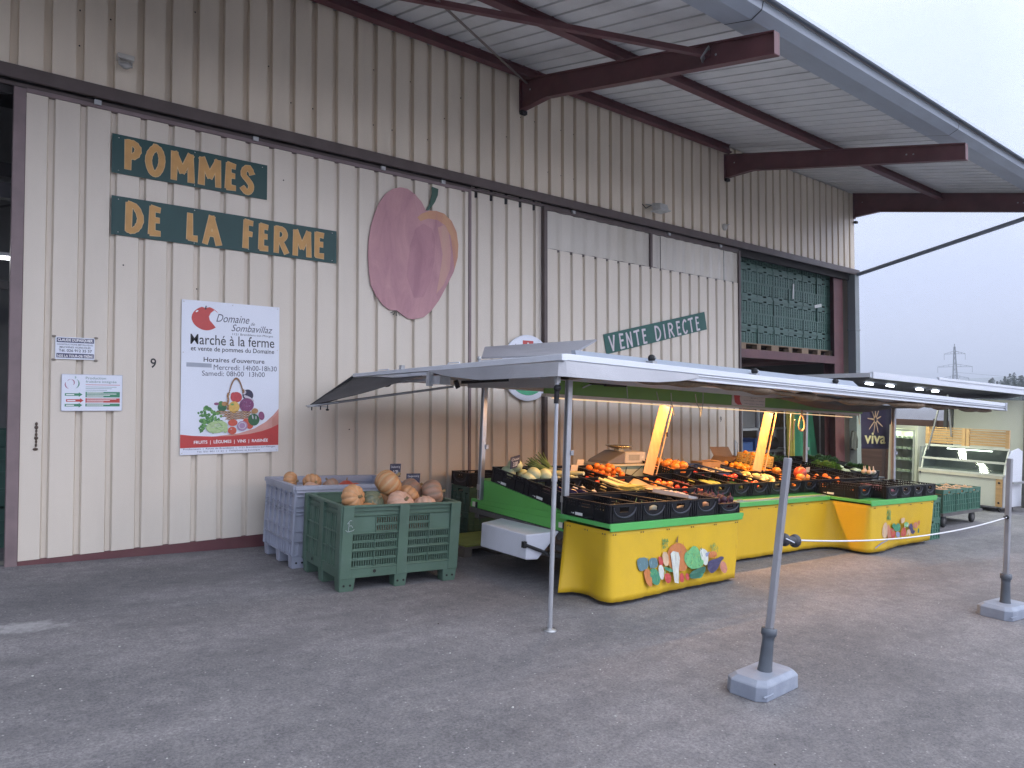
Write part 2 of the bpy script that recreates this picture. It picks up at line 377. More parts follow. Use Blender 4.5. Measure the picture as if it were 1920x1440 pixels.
M_CONC = mat('concrete_floor', (.30, .28, .24), 0.85, 0.15, 3)
PITCH = 0.265
def clad(mb, x0, x1, z0, z1, y, ph, d=0.040, gw=0.066, sl=0.014, m=0, ztop=None):
    """trapezoidal cladding sheet facing -y; ztop(x) may cut the upper edge"""
    pts = [(x0, 0.0)]
    k = math.floor((x0-ph)/PITCH)
    while True:
        g = ph+k*PITCH; k += 1
        if g > x1: break
        for px, py in ((g, 0), (g+sl, d), (g+gw-sl, d), (g+gw, 0)):
            if x0 < px < x1: pts.append((px, py))
    pts.append((x1, pts[-1][1] if pts[-1][1] == d else 0.0))
    vs = []
    for px, py in pts: vs += [(px, y+py, z0), (px, y+py, ztop(px) if ztop else z1)]
    mb.add(vs, [(2*i, 2*i+2, 2*i+3, 2*i+1) for i in range(len(pts)-1)], m)
YD = 8.03                      # face of the sliding doors
def roof_z(y): return 6.63-0.23*(8-y)
shed = thing('farm_shed', 'long farm shed clad in cream ribbed metal with a deep overhanging roof', 'shed', Matrix.Identity(4))
mb = MB(); clad(mb, -3.2, 11.64, 4.80, 6.49, 8.0, 0.193, .062, .072, .006); clad(mb, 11.64, 16.68, 4.80, 6.61, 8.0, 0.193, .062, .072, .006)
for k in range(46):           # screw heads
    i = random.randint(0, 60); x = 0.193+PITCH*i+0.03
    if x < 16.5: mb.ball((x, 8.027, random.choice((5.9, 5.9, 5.2, 5.55))), (.008, .006, .008), 8, 5, 1)
mb.build('wall_cladding', [M_CREAM_UP, M_DARK], shed)
mb = MB()
mb.bar((-3.3, 7.955, 4.775), (16.76, 7.955, 4.775), 0.115, 0.006, 0, (0, 1, 0))        # outer face of the flashing
mb.box(-3.3, 16.76, 7.958, 8.03, 4.832, 4.838); mb.box(-3.3, 16.76, 7.958, 7.99, 4.712, 4.718)
mb.box(16.745, 16.755, 7.96, 8.2, 4.72, 4.83)
mb.build('drip_flashing', M_BROWN, shed)
mb = MB(); mb.box(-3.3, 16.6, 8.09, 8.14, 4.60, 4.76, 0); mb.box(-3.3, 12.05, 8.035, 8.075, 4.668, 4.705, 1)
for x in (1.15, 2.7, 4.3, 5.2, 7.6, 9.9, 11.4): mb.box(x, x+.06, 8.0, 8.03, 4.655, 4.70, 2)
mb.build('door_track', [M_DARK, M_BROWN, M_GALV], shed)
# fixed strip of wall between the two doors
mb = MB(); clad(mb, 5.735, 7.02, -0.35, 4.73, 8.075, 5.79); mb.build('wall_panel', M_CREAM, shed)
# left sliding door
d1 = MB(); clad(d1, 0.60, 5.655, 0.258, 4.625, YD, 0.768)
for x, z in ((3.06, 4.28), (2.13, 2.93), (1.43, 3.1), (3.9, 1.4)): d1.ball((x, YD, z), (.008, .004, .008), 6, 4, 1)
door1 = d1.build('sliding_door', [M_CREAM, M_DARK], shed)
mb = MB(); mb.box(0.50, 0.597, 8.02, 8.12, 0.19, 4.66); mb.box(0.56, 0.66, 8.085, 8.11, 0.25, 4.6); mb.box(0.597, 5.66, 8.02, 8.10, 4.627, 4.668); mb.box(5.657, 5.70, 8.015, 8.10, -0.2, 4.668)
mb.hexa([(0.597, 8.035, 0.185), (5.657, 8.035, -0.05), (5.657, 8.10, -0.05), (0.597, 8.10, 0.185)], [(0.597, 8.035, 0.256), (5.657, 8.035, 0.256), (5.657, 8.10, 0.256), (0.597, 8.10, 0.256)], 1)
mb.build('door_frame', [mat('door_edge_steel', (.20, .145, .145), .5, .2, 4), M_OXIDE], door1, 0.004)
mb = MB()
for i in range(7): mb.ball((0.725, YD-.006, 1.52-.033*i), (.012+.004*sin(i*2), .01, .018), 6, 5, 0)
mb.ball((0.72, YD-.008, 1.285), (.022, .012, .014), 8, 5, 0)
mb.build('lock_chain', mat('rusty_iron', (.10, .07, .05), .7, .3), door1)
mb = MB(); text(mb, '9', wall_frame(1.69, 2.075, YD), 0, .055, 0, .10, .003, 0, .015); tag(mb.build('house_number', mat('black_paint', (.01, .01, .01), .4), door1), 'black painted number nine beside the poster')
# right sliding door with translucent sheets on top
d2 = MB(); clad(d2, 7.085, 11.995, -0.45, 4.045, YD, 7.30)
door2 = d2.build('sliding_door', M_CREAM, shed)
mb = MB(); mb.box(7.02, 7.083, 8.0, 8.10, -0.40, 4.668); mb.box(11.997, 12.055, 8.0, 8.12, -0.6, 4.668); mb.box(7.083, 11.997, 8.02, 8.10, 4.622, 4.668)
mb.box(9.43, 9.485, 8.01, 8.07, 4.05, 4.62); mb.box(7.083, 11.997, 8.045, 8.09, 4.02, 4.052)
mb.build('door_frame', M_BROWN, door2, 0.003)
for x0, x1 in ((7.085, 7.42), (7.424, 8.63), (8.634, 9.428), (9.487, 9.72), (9.724, 11.55), (11.554, 11.995)):
    mb = MB(); n = max(2, int((x1-x0)/.13)); KT = random.uniform(.9, 1.06)
    mb.grid(lambda a, b, x0=x0, x1=x1: (x0+(x1-x0)*a, 8.04+.012*sin(a*(x1-x0)*24+x0), 4.053+b*.567), n*4, 1)
    mb.build('translucent_panel', mat('translucent_%d' % int(x0*10), tuple(c*KT for c in (.55, .51, .44)), .35, .14, 1.1, dirt=(.36, .30, .20), dscale=.9, damt=.7, stretch=(1, 1, .3)), door2)
mb = MB(); text(mb, '9', wall_frame(11.38, 1.38, YD), 0, .055, 0, .10, .003, 0, .015); mb.build('house_number', MATS['black_paint'], door2)
mb = MB(); mb.tube([(11.86, YD-.01, .72), (11.86, YD-.05, .74), (11.86, YD-.05, .98), (11.86, YD-.01, 1.0)], .008, 6); mb.box(11.835, 11.885, YD-.008, YD-.001, .69, 1.03); mb.build('door_handle', M_GALV, door2)
# right hand bay: columns and mezzanine
mb = MB(); mb.ibeam((16.17, 8.30, -1.2), (16.17, 8.30, 6.3), .42, .26, .016, 0, (0, 1, 0)); mb.build('steel_column', M_OXIDE, shed, 0.002)
mb = MB(); mb.bar((16.62, 8.04, -1.2), (16.62, 8.04, 4.71), .20, .18, 0, (0, 1, 0)); mb.box(16.5, 16.73, 7.94, 8.14, 3.42, 3.45); mb.build('corner_post', mat('grey_green_steel', (.23, .26, .26), .5, .15, 3, dirt=(.15, .14, .12), dscale=3, damt=.4), shed, 0.004)
mb = MB(); mb.bar((12.0, 8.20, 2.715), (16.0, 8.20, 2.715), .12, .17, 0); mb.box(12.0, 16.0, 8.27, 12.5, 2.77, 2.80)
for x in (12.9, 14.4, 15.6): mb.bar((x, 8.3, 2.70), (x, 12.4, 2.70), .08, .13, 0)
mb.build('mezzanine', M_OXIDE, shed)
mb = MB()
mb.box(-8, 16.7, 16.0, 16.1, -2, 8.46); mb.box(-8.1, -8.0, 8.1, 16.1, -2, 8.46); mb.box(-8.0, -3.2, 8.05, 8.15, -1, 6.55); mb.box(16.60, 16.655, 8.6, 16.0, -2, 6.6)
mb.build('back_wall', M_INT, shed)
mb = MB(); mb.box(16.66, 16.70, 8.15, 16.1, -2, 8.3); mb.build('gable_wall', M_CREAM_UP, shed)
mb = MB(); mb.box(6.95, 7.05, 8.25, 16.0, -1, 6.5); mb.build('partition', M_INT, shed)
def floor_pt(x, y): return (x, y, GX*x+GY*8.1+.006)
mb = MB(); mb.quad(floor_pt(-8, 8.12), floor_pt(16.66, 8.12), floor_pt(16.66, 16), floor_pt(-8, 16)); mb.build('concrete_floor', M_CONC, shed)
# left door opening: dark frame steel inside
mb = MB()
mb.bar((-1.4, 9.4, 0), (-1.4, 9.4, 5.6), .16, .16); mb.bar((-2.4, 9.2, 3.95), (1.4, 9.2, 3.95), .12, .16); mb.bar((-2.4, 10.2, 4.45), (1.4, 10.2, 4.45), .1, .14)
mb.bar((.25, 9.6, 0), (.25, 9.6, 3.1), .08, .08); mb.bar((-1, 11, 3.2), (2, 11, 3.2), .06, .1); mb.bar((-2.2, 9.5, 2.9), (1.5, 9.5, 4.2), .02, .02)
mb.build('inner_frame', mat('dark_steel', (.05, .045, .05), .6, .2), shed)
mb = MB(); mb.box(-2.4, 1.4, 12.6, 12.65, 0, 6); mb.build('inner_cladding', mat('inner_cladding', (.20, .20, .20), .7, .1, 3), shed)
def tube_light(x0, x1, y, z, power):
    b = MB(); b.tube([(x0, y, z), (x1, y, z)], .018, 8, 0); b.box(x0-.03, x1+.03, y-.03, y+.03, z+.02, z+.06, 1)
    o = b.build('tube_light', [mat('tube_glow', (1, 1, 1), .5, 0, emit=(.95, .98, 1), estr=9), mat('white_fitting', (.7, .7, .7), .4)], shed)
    l = bpy.data.lights.new('tube_lamp', 'AREA'); l.shape = 'RECTANGLE'; l.size = x1-x0; l.size_y = .05; l.energy = power; l.color = (.95, .98, 1)
    lo = bpy.data.objects.new('tube_lamp', l); COL.objects.link(lo); lo.location = (.5*(x0+x1), y, z-.03); lo.parent = o
tube_light(-.6, .75, 9.9, 3.36, 5); tube_light(11.2, 13.4, 9.5, 2.47, 9); tube_light(14.1, 16.0, 10.6, 2.47, 9)
# roof: sheet, purlins, brackets, bracing, gutter
mb = MB()
XR0, XR1, YE = -6.0, 16.78, 4.06
pts = [(XR0, 0)]; g = -5.93
while g < XR1-.1:
    pts += [(g, 0), (g+.008, .05), (g+.034, .05), (g+.042, 0)]; g += PITCH
pts.append((XR1, 0)); vs = []
for px, pz in pts: vs += [(px, YE, roof_z(YE)+pz), (px, 11.0, roof_z(11.0)+pz)]
mb.add(vs, [(2*i, 2*i+1, 2*i+3, 2*i+2) for i in range(len(pts)-1)])
mb.build('roof_sheet', M_ROOFU, shed)
mb = MB(); mb.hexa([(XR0, 3.95, roof_z(3.95)+.05), (XR1, 3.95, roof_z(3.95)+.05), (XR1, 17, roof_z(17)+.05), (XR0, 17, roof_z(17)+.05)], [(XR0, 3.95, roof_z(3.95)+.07), (XR1, 3.95, roof_z(3.95)+.07), (XR1, 17, roof_z(17)+.07), (XR0, 17, roof_z(17)+.07)])
mb.build('roof_skin', mat('roof_top', (.35, .34, .33), .6), shed)
for y, h in ((7.93, .16), (6.13, .15)):
    mb = MB(); xa, xb = (XR0, 11.62) if y > 7 else (XR0, 16.72)
    mb.ibeam((xa, y, roof_z(y)-h/2-.004), (xb, y, roof_z(y)-h/2-.004), .085, h, .01, 0, (0, .224, .974)); mb.build('purlin', M_OXIDE, shed)
for X, big in ((1.58, 0), (6.58, 0), (11.58, 0), (16.62, 1)):
    mb = MB(); s = .2376
    yo = 3.93
    zt = lambda y: 6.43-s*(8.0-y)*(.98)+(.20 if big else 0)
    zb = lambda y: (6.43-.30-(.0)) - s*(8-y) + (.30-.215)*max(0, min(1, (7.4-y)/3.5)) + (.09 if big else 0)
    prof_t = [(8.0, zt(8.0)), (yo, zt(yo))]
    prof_b = [(yo, zb(yo)), (7.42, zb(7.42)), (8.0, 5.99+(.08 if big else 0))]
    t = .008
    web = [(X-t/2, y, z) for y, z in prof_t+prof_b]
    mb.poly(web, (t, 0, 0))
    for (ya, za), (yb, zb_) in ((prof_t[0], prof_t[1]), (prof_b[0], prof_b[1]), (prof_b[1], prof_b[2])):
        mb.bar((X, ya, za), (X, yb, zb_), .10, .012)
    mb.box(X-.05, X+.05, 7.985, 7.998, 5.95+(.08 if big else 0), zt(8.0)); mb.box(X-.05, X+.05, yo-.006, yo, zb(yo), zt(yo))
    mb.box(X-.05, X+.05, 7.93, 7.99, 5.92, 5.97, 1)
    for yy in (7.8, 4.75, 4.65): mb.ball((X-t/2-.004, yy, (zt(yy)+zb(yy))/2), (.008, .014, .014), 8, 5, 2)
    mb.build('roof_bracket', [M_OXIDE, M_DARK, M_GALV], shed)
mb = MB(); mb.bar((6.58, 4.74, 5.56), (1.58, 7.75, 6.25), .06, .06); mb.bar((6.52, 4.80, 5.50), (6.56, 4.72, 5.62), .12, .012, 1); mb.build('roof_brace', [M_OXIDE, M_GALV], shed)
mb = MB(); mb.bar((6.56, 7.85, 6.33), (1.62, 4.74, 5.52), .035, .01, 0, (0, -.23, 1)); mb.build('roof_brace', mat('brown_flat_bar', (.15, .12, .11), .5), shed)
mb = MB()
prof = [(4.42, -.03), (4.10, -.115), (3.98, -.06), (3.955, .06), (3.925, .065), (3.90, .015), (3.88, .02), (3.915, .10), (3.98, .09), (4.06, .02)]
ZE = 5.735
for x0, x1 in ((XR0, 6.40), (6.404, 11.42), (11.424, XR1+.05)):
    vs = []
    for py, pz in prof: vs += [(x0, py, ZE+pz), (x1, py, ZE+pz)]
    mb.add(vs, [(2*i, 2*i+1, 2*i+3, 2*i+2) for i in range(len(prof)-1)])
for X in (6.40, 11.42):
    for i in range(4): mb.add([(X-.006, prof[i][0], ZE+prof[i][1]-.003), (X+.008, prof[i][0], ZE+prof[i][1]-.003), (X+.008, prof[i+1][0]-.003*(i > 0), ZE+prof[i+1][1]-.003), (X-.006, prof[i+1][0]-.003*(i > 0), ZE+prof[i+1][1]-.003)], [(0, 1, 2, 3)], 1)
mb.build('gutter', [M_GUT, M_DARK], shed)
mb = MB(); mb.box(XR1-.02, XR1, 3.95, 8.0, 0, .01)
mb.v = [(x, y, roof_z(y)+(.08 if z > .005 else -.20)) for x, y, z in mb.v]
mb.build('verge_trim', mat('slate_green_trim', (.085, .10, .105), .5, .1), shed)
# fittings on the wall are things of their own
def floodlight(x, z, label, dx=0):
    t = thing('floodlight', label, 'floodlight', Matrix.Translation((x, 8.0, z)))
    b = MB(); b.hexa([(-.11, -.30, -.10), (.11, -.30, -.10), (.11, -.12, -.10), (-.11, -.12, -.10)], [(-.09, -.28, .0), (.09, -.28, .0), (.09, -.10, .04), (-.09, -.10, .04)]); b.box(-.13, .13, -.33, -.10, -.118, -.10); b.build('housing', mat('flood_grey', (.50, .50, .48), .5, .1), t, .006)
    b = MB(); b.box(-.09, .09, -.29, -.14, -.124, -.119); b.build('lens', mat('flood_lens', (.62, .64, .60), .2), t)
    b = MB(); b.tube([(-.12, -.2, -.02), (-.14, -.1, .0), (-.14, 0, .03), (.14, 0, .03), (.14, -.1, .0), (.12, -.2, -.02)], .010, 6); b.tube([(-.1, -.1, .0), (-.2, -.06, -.06), (-.22, .0, .02)], .008, 6, 1); b.build('bracket', [MATS['flood_grey'], M_DARK], t)
    return t
floodlight(9.433, 5.06, 'grey floodlight on the wall above the frosted panels')
t = thing('floodlight', 'small white halogen floodlight above the left sliding door', 'floodlight', Matrix.Translation((1.40, 8.0, 5.12)))
b = MB(); b.box(-.075, .075, -.12, -.02, .01, .06); b.box(-.05, .05, -.06, 0, -.01, .03); b.build('housing', mat('flood_white', (.52, .50, .45), .5), t, .006)
b = MB(); b.tube([(-.055, -.08, .01), (-.055, -.1, -.05), (.055, -.1, -.05), (.055, -.08, .01)], .012, 6); b.ball((0, -.09, -.045), (.05, .03, .035), 10, 6, 0); b.build('lamp_head', mat('flood_white2', (.45, .44, .41), .35), t)
t = thing('wall_socket', 'tiny round white wall fitting right of the grey floodlight', 'wall fitting', Matrix.Translation((11.52, 8.0, 5.045)))
b = MB(); b.lathe([(0, .05), (.05, .045), (.065, .02), (.065, 0)], 14, 0, Matrix.Rotation(pi/2, 4, 'X')); b.build('cover', mat('flood_white', ()), t); b = MB(); b.tube([(.02, -.04, .03), (.09, -.05, .06)], .012, 6); b.build('nozzle', MATS['flood_white2'], t)
# grey tube running out from the shed corner
t = thing('boom_tube', 'long grey steel tube rising outward from the shed corner', 'pole', Matrix.Translation((16.72, 8.10, 4.70)))
b = MB(); b.tube([(-.05, 0, 0), (.02, -3.55, .71), (.05, -6.2, 1.24)], .045, 10, 0); b.build('tube', mat('grey_tube', (.22, .25, .29), .45, .1), t)
b = MB(); b.box(-.08, .04, -.06, .06, -.09, .09); b.build('wall_plate', M_GALV, t)
# ---------------------------------------------------------------- signs on the wall
M_SGREEN = mat('sign_green', (.012, .060, .058), 0.35, 0.12, 2.2, spec=.25)
M_OCHRE = mat('sign_ochre', (.56, .30, .085), 0.5, 0.12, 9); M_OCHRE2 = mat('sign_ochre_edge', (.66, .45, .22), 0.5, 0.1, 9)
M_WHITE = mat('sign_white', (.74, .77, .84), 0.35, 0.03, 2); M_BLACK = mat('print_black', (.012, .012, .018), 0.4)
M_NAVY = mat('print_grey_blue', (.06, .065, .10), 0.45); M_RED = mat('print_red', (.50, .045, .04), 0.4); M_PRG = mat('print_green', (.05, .24, .13), 0.4)
M_SCREW = mat('screw_head', (.6, .6, .58), .3, metal=.7)
def board(name, label, x0, x1, z0, z1, m, y=8.016, th=.006, rot=0.0, cat='sign'):
    t = thing(name, label, cat, wall_frame(x0, z0, y, rot))
    w = (x1-x0); h = z1-z0
    b = MB(); b.box(0, w, 0, h, -th, 0); b.build('panel', m, t)
    return t, w, h
t, w, h = board('sign_board', 'dark green board painted POMMES in ochre letters', 1.311, 2.866, 4.014, 4.407, M_SGREEN)
b = MB()
brush(b, Matrix.Identity(4), [(c, x-1.311+.016, z-4.014+.016, sx-.036, sz-.034) for c, x, z, sx, sz in [('P', 1.438, 4.07, 0.163, 0.3), ('O', 1.624, 4.056, 0.196, 0.315), ('M', 1.869, 4.051, 0.235, 0.302), ('M', 2.143, 4.053, 0.238, 0.298), ('E', 2.418, 4.055, 0.150, 0.293), ('S', 2.573, 4.045, 0.190, 0.313)]], .056, .0015, 0, 1, .006)
b.build('lettering', [M_OCHRE, M_OCHRE2], t)
b = MB()
for x, y in ((.06, .36), (.06, .03), (.78, .37), (.78, .02), (1.5, .36)): b.ball((x, y, 0), (.006, .006, .004), 6, 4)
b.build('screws', M_SCREW, t)
t, w, h = board('sign_board', 'long dark green board painted DE LA FERME in ochre letters', 1.315, 3.711, 3.394, 3.785, M_SGREEN)
b = MB()
brush(b, Matrix.Identity(4), [(c, x-1.315+.016, z-3.394+.016, sx-.034, sz-.034) for c, x, z, sx, sz in [('D', 1.451, 3.439, 0.19, 0.299), ('E', 1.663, 3.438, 0.150, 0.299), ('L', 2.03, 3.435, 0.15, 0.293), ('A', 2.19, 3.421, 0.206, 0.313), ('F', 2.613, 3.434, 0.15, 0.315), ('E', 2.785, 3.435, 0.145, 0.298), ('R', 2.96, 3.429, 0.19, 0.302), ('M', 3.183, 3.426, 0.226, 0.301), ('E', 3.442, 3.436, 0.16, 0.301)]], .054, .0015, 0, 1, .006)
b.build('lettering', [M_OCHRE, M_OCHRE2], t)
b = MB()
for x, y in ((.06, .36), (.06, .03), (.78, .37), (.78, .02), (1.35, .36), (1.35, .03), (2.34, .36), (2.34, .03)): b.ball((x, y, 0), (.006, .006, .004), 6, 4)
b.build('screws', M_SCREW, t)
# tilted VENTE DIRECTE board
RV = radians(12.3)
t, w, h = board('sign_board', 'tilted green board painted VENTE DIRECTE in white letters', 8.352, 8.352+2.70, 2.505, 2.505+.325, mat('sign_green_light', (.022, .105, .085), .45, .12, 3, spec=.3), rot=RV)
lt = []
for c, x, z, sx in [('V', 8.445, 2.55, .19), ('E', 8.685, 2.60, .15), ('N', 8.85, 2.63, .175), ('T', 9.04, 2.67, .18), ('E', 9.247, 2.715, .13), ('D', 9.57, 2.785, .18), ('I', 9.80, 2.835, .05), ('R', 9.922, 2.86, .16), ('E', 10.146, 2.91, .14), ('C', 10.304, 2.945, .17), ('T', 10.475, 2.98, .18), ('E', 10.69, 3.03, .13)]:
    dx, dz = x-8.352, z-2.505
    lt.append((c, dx*cos(RV)+dz*sin(RV)+.01, -dx*sin(RV)+dz*cos(RV)+.012, sx, .235))
b = MB(); brush(b, Matrix.Identity(4), lt, .026, .0015, 0, 1, .006); b.build('lettering', [mat('chalky_white', (.66, .60, .62), .6, .12, 20), mat('pale_grey_paint', (.45, .47, .48), .6)], t)
# painted apple
APPLE = [(4.957, 4.247), (4.891, 4.349), (4.793, 4.43), (4.681, 4.482), (4.571, 4.48), (4.462, 4.44), (4.356, 4.349), (4.273, 4.226), (4.207, 4.066), (4.164, 3.924), (4.132, 3.732), (4.125, 3.543), (4.141, 3.332), (4.168, 3.174), (4.243, 3.048), (4.334, 2.948), (4.425, 2.895), (4.532, 2.897), (4.61, 2.849), (4.689, 2.806), (4.785, 2.802), (4.93, 2.839), (5.045, 2.932), (5.162, 3.078), (5.28, 3.276), (5.4, 3.491), (5.461, 3.688), (5.473, 3.866), (5.442, 4.037), (5.363, 4.171), (5.243, 4.252), (5.124, 4.268), (5.023, 4.258)]
CRES = [(4.892, 4.194), (5.023, 4.256), (5.124, 4.268), (5.243, 4.252), (5.363, 4.171), (5.442, 4.037), (5.471, 3.865), (5.461, 3.688), (5.409, 3.522), (5.382, 3.766), (5.347, 3.964), (5.26, 4.096), (5.141, 4.149), (4.991, 4.146), (4.876, 4.092), (4.827, 4.134)]
STEM = [(5.047, 4.58), (5.148, 4.567), (5.14, 4.48), (5.098, 4.386), (5.04, 4.304), (4.99, 4.25), (4.957, 4.25), (5.007, 4.327), (5.039, 4.433), (5.052, 4.506)]
PA = {'cab1': [(5.055, 0.358), (5.194, 0.358), (5.217, 0.3), (5.201, 0.252), (5.091, 0.232), (5.059, 0.29)], 'cab2': [(5.218, 0.343), (5.338, 0.342), (5.354, 0.249), (5.23, 0.249)], 'carrot': [(5.136, 0.252), (5.24, 0.242), (5.255, 0.09), (5.213, 0.086), (5.163, 0.132)], 'pepg': [(5.23, 0.243), (5.306, 0.248), (5.368, 0.185), (5.368, 0.115), (5.327, 0.085), (5.258, 0.109), (5.225, 0.175)], 'onion': [(5.343, 0.263), (5.411, 0.269), (5.437, 0.178), (5.401, 0.124), (5.366, 0.147)], 'chili': [(5.356, 0.356), (5.416, 0.332), (5.431, 0.267), (5.393, 0.249), (5.361, 0.286)], 'parsn': [(5.412, 0.389), (5.502, 0.375), (5.511, 0.247), (5.431, 0.254)], 'leaf1': [(5.419, 0.503), (5.473, 0.512), (5.521, 0.463), (5.5, 0.401), (5.45, 0.412)], 'pump': [(5.648, 0.454), (5.721, 0.441), (5.787, 0.39), (5.798, 0.311), (5.791, 0.18), (5.657, 0.181), (5.513, 0.221), (5.489, 0.351), (5.538, 0.43)], 'pstem': [(5.668, 0.53), (5.658, 0.453), (5.622, 0.462)], 'leek': [(5.533, 0.36), (5.572, 0.382), (5.654, 0.362), (5.673, 0.309), (5.641, 0.182), (5.634, 0.073), (5.572, 0.086)], 'zuc1': [(5.431, 0.254), (5.564, 0.209), (5.566, 0.177), (5.434, 0.222)], 'tom1': [(5.427, 0.179), (5.475, 0.19), (5.522, 0.156), (5.521, 0.105), (5.473, 0.085), (5.431, 0.121)], 'tom2': [(5.649, 0.149), (5.698, 0.17), (5.728, 0.121), (5.705, 0.072), (5.653, 0.084)], 'tom3': [(5.741, 0.153), (5.788, 0.154), (5.802, 0.1), (5.772, 0.081), (5.738, 0.114)], 'sal': [(5.88, 0.409), (5.957, 0.39), (5.993, 0.333), (6.054, 0.248), (6.025, 0.19), (5.865, 0.179), (5.778, 0.221), (5.736, 0.29), (5.758, 0.353), (5.82, 0.361)], 'cour': [(5.803, 0.153), (5.992, 0.193), (6.079, 0.191), (6.051, 0.127), (5.935, 0.086), (5.807, 0.097)], 'caul': [(5.98, 0.368), (6.056, 0.368), (6.125, 0.329), (6.13, 0.254), (6.091, 0.19), (6.033, 0.223)], 'carr2': [(6.147, 0.327), (6.271, 0.323), (6.287, 0.267), (6.141, 0.26)], 'leaf2': [(6.165, 0.393), (6.242, 0.414), (6.315, 0.354), (6.272, 0.316), (6.18, 0.338)], 'aub': [(6.1, 0.216), (6.153, 0.245), (6.265, 0.249), (6.344, 0.269), (6.397, 0.247), (6.325, 0.209), (6.262, 0.14), (6.163, 0.106), (6.104, 0.149)], 'pot': [(6.314, 0.203), (6.37, 0.218), (6.419, 0.186), (6.436, 0.115), (6.38, 0.083), (6.313, 0.135)]}
PB = {'leaf': [(10.052, 0.507), (10.076, 0.582), (10.101, 0.517), (10.153, 0.501), (10.156, 0.456), (10.069, 0.416), (10.028, 0.432), (10.033, 0.494)], 'gourd': [(9.888, 0.218), (9.898, 0.341), (9.98, 0.412), (10.042, 0.377), (10.044, 0.224), (9.988, 0.184)], 'pink': [(10.042, 0.377), (10.114, 0.345), (10.156, 0.198), (10.097, 0.176), (10.045, 0.206)], 'red': [(10.126, 0.318), (10.208, 0.303), (10.293, 0.252), (10.279, 0.176), (10.178, 0.174), (10.144, 0.222)], 'grn': [(10.164, 0.351), (10.243, 0.383), (10.297, 0.343), (10.366, 0.375), (10.442, 0.334), (10.436, 0.275), (10.375, 0.256), (10.293, 0.261), (10.228, 0.307)], 'red2': [(10.46, 0.241), (10.538, 0.314), (10.617, 0.258), (10.623, 0.174), (10.465, 0.176)], 'rad': [(10.293, 0.252), (10.376, 0.251), (10.429, 0.229), (10.423, 0.174), (10.32, 0.177)], 'grn2': [(10.545, 0.355), (10.618, 0.374), (10.706, 0.346), (10.689, 0.291), (10.56, 0.308)], 'brown': [(10.445, 0.426), (10.581, 0.437), (10.576, 0.372), (10.472, 0.351)], 'aub': [(10.678, 0.291), (10.76, 0.352), (10.828, 0.31), (10.833, 0.244), (10.923, 0.228), (10.881, 0.193), (10.816, 0.184), (10.76, 0.211), (10.745, 0.259)], 'ring': [(10.622, 0.188), (10.649, 0.256), (10.712, 0.266), (10.758, 0.23), (10.741, 0.175), (10.708, 0.177), (10.716, 0.223), (10.682, 0.244), (10.665, 0.18)], 'orr': [(10.839, 0.319), (10.902, 0.353), (10.981, 0.338), (10.996, 0.29), (10.954, 0.255), (10.909, 0.267), (10.853, 0.28)], 'ora': [(10.979, 0.357), (11.079, 0.371), (11.062, 0.305), (11.007, 0.289)], 'gz': [(10.981, 0.196), (11.008, 0.27), (11.05, 0.239), (11.043, 0.187)]}
def aw(p): return [(x-4.12, z-2.80) for x, z in p]
t = thing('apple_board', 'big painted pink apple board with green stem', 'painting', wall_frame(4.12, 2.80, 8.012))
AP = aw(APPLE)
apm = bpy.data.materials.new('apple_paint'); apm.use_nodes = True
def paint_mat(m, cols, rough=.6):
    nt = m.node_tree; bs = nt.nodes['Principled BSDF']; bs.inputs['Roughness'].default_value = rough
    tc = nt.nodes.new('ShaderNodeTexCoord'); mp = nt.nodes.new('ShaderNodeMapping'); mp.inputs['Scale'].default_value = (1.5, .42, 1); mp.inputs['Rotation'].default_value = (0, 0, .18)
    n = nt.nodes.new('ShaderNodeTexNoise'); n.inputs['Scale'].default_value = 3.0; n.inputs['Detail'].default_value = 8; n.inputs['Roughness'].default_value = .62; n.inputs['Distortion'].default_value = .8
    r = nt.nodes.new('ShaderNodeValToRGB'); nt.links.new(tc.outputs['Object'], mp.inputs[0]); nt.links.new(mp.outputs[0], n.inputs['Vector']); nt.links.new(n.outputs['Fac'], r.inputs[0])
    e = r.color_ramp.elements; e[0].position = .28; e[0].color = (*cols[0], 1); e[1].position = .74; e[1].color = (*cols[-1], 1)
    for i, c in enumerate(cols[1:-1]): k = e.new(.28+.46*(i+1)/(len(cols)-1)); k.color = (*c, 1)
    nt.links.new(r.outputs[0], bs.inputs['Base Color'])
paint_mat(apm, [(.38, .18, .21), (.46, .24, .26), (.52, .28, .29), (.56, .33, .33)])
def paint(name, cols):
    m = bpy.data.materials.new(name); m.use_nodes = True; paint_mat(m, cols); return m
I4 = Matrix.Identity(4)
b = MB(); b.flat([(.5*(0)+x, y) for x, y in AP], -.004, .012, I4, 0); b.build('apple_body', apm, t)
def inset(poly, k):
    cx = sum(p[0] for p in poly)/len(poly); cy = sum(p[1] for p in poly)/len(poly)
    return [(cx+(x-cx)*k, cy+(y-cy)*k) for x, y in poly]
b = MB(); b.flat(aw(CRES), .0085, .0006, I4, 0)
b.flat([(1.02, 1.25), (1.12, 1.30), (1.19, 1.22), (1.23, 1.0), (1.22, .72), (1.12, .50), (1.0, .36), (1.05, .6), (1.10, .9)], .0081, .0006, I4, 1)
b.build('apple_blush', [paint('apple_orange', [(.50, .24, .18), (.55, .28, .17), (.58, .32, .18), (.53, .27, .21)]), paint('apple_peach', [(.50, .27, .25), (.55, .31, .26), (.55, .33, .26), (.52, .28, .26)])], t)
b = MB(); b.flat([(.55, .55), (.60, .95), (.68, 1.18), (.80, 1.27), (.93, 1.22), (.98, 1.08), (.97, .8), (.90, .5), (.80, .3), (.66, .28)], .0081, .0003, I4, 0)
b.build('apple_shade', paint('apple_mauve', [(.35, .165, .20), (.40, .195, .225), (.46, .235, .26), (.43, .22, .25)]), t)
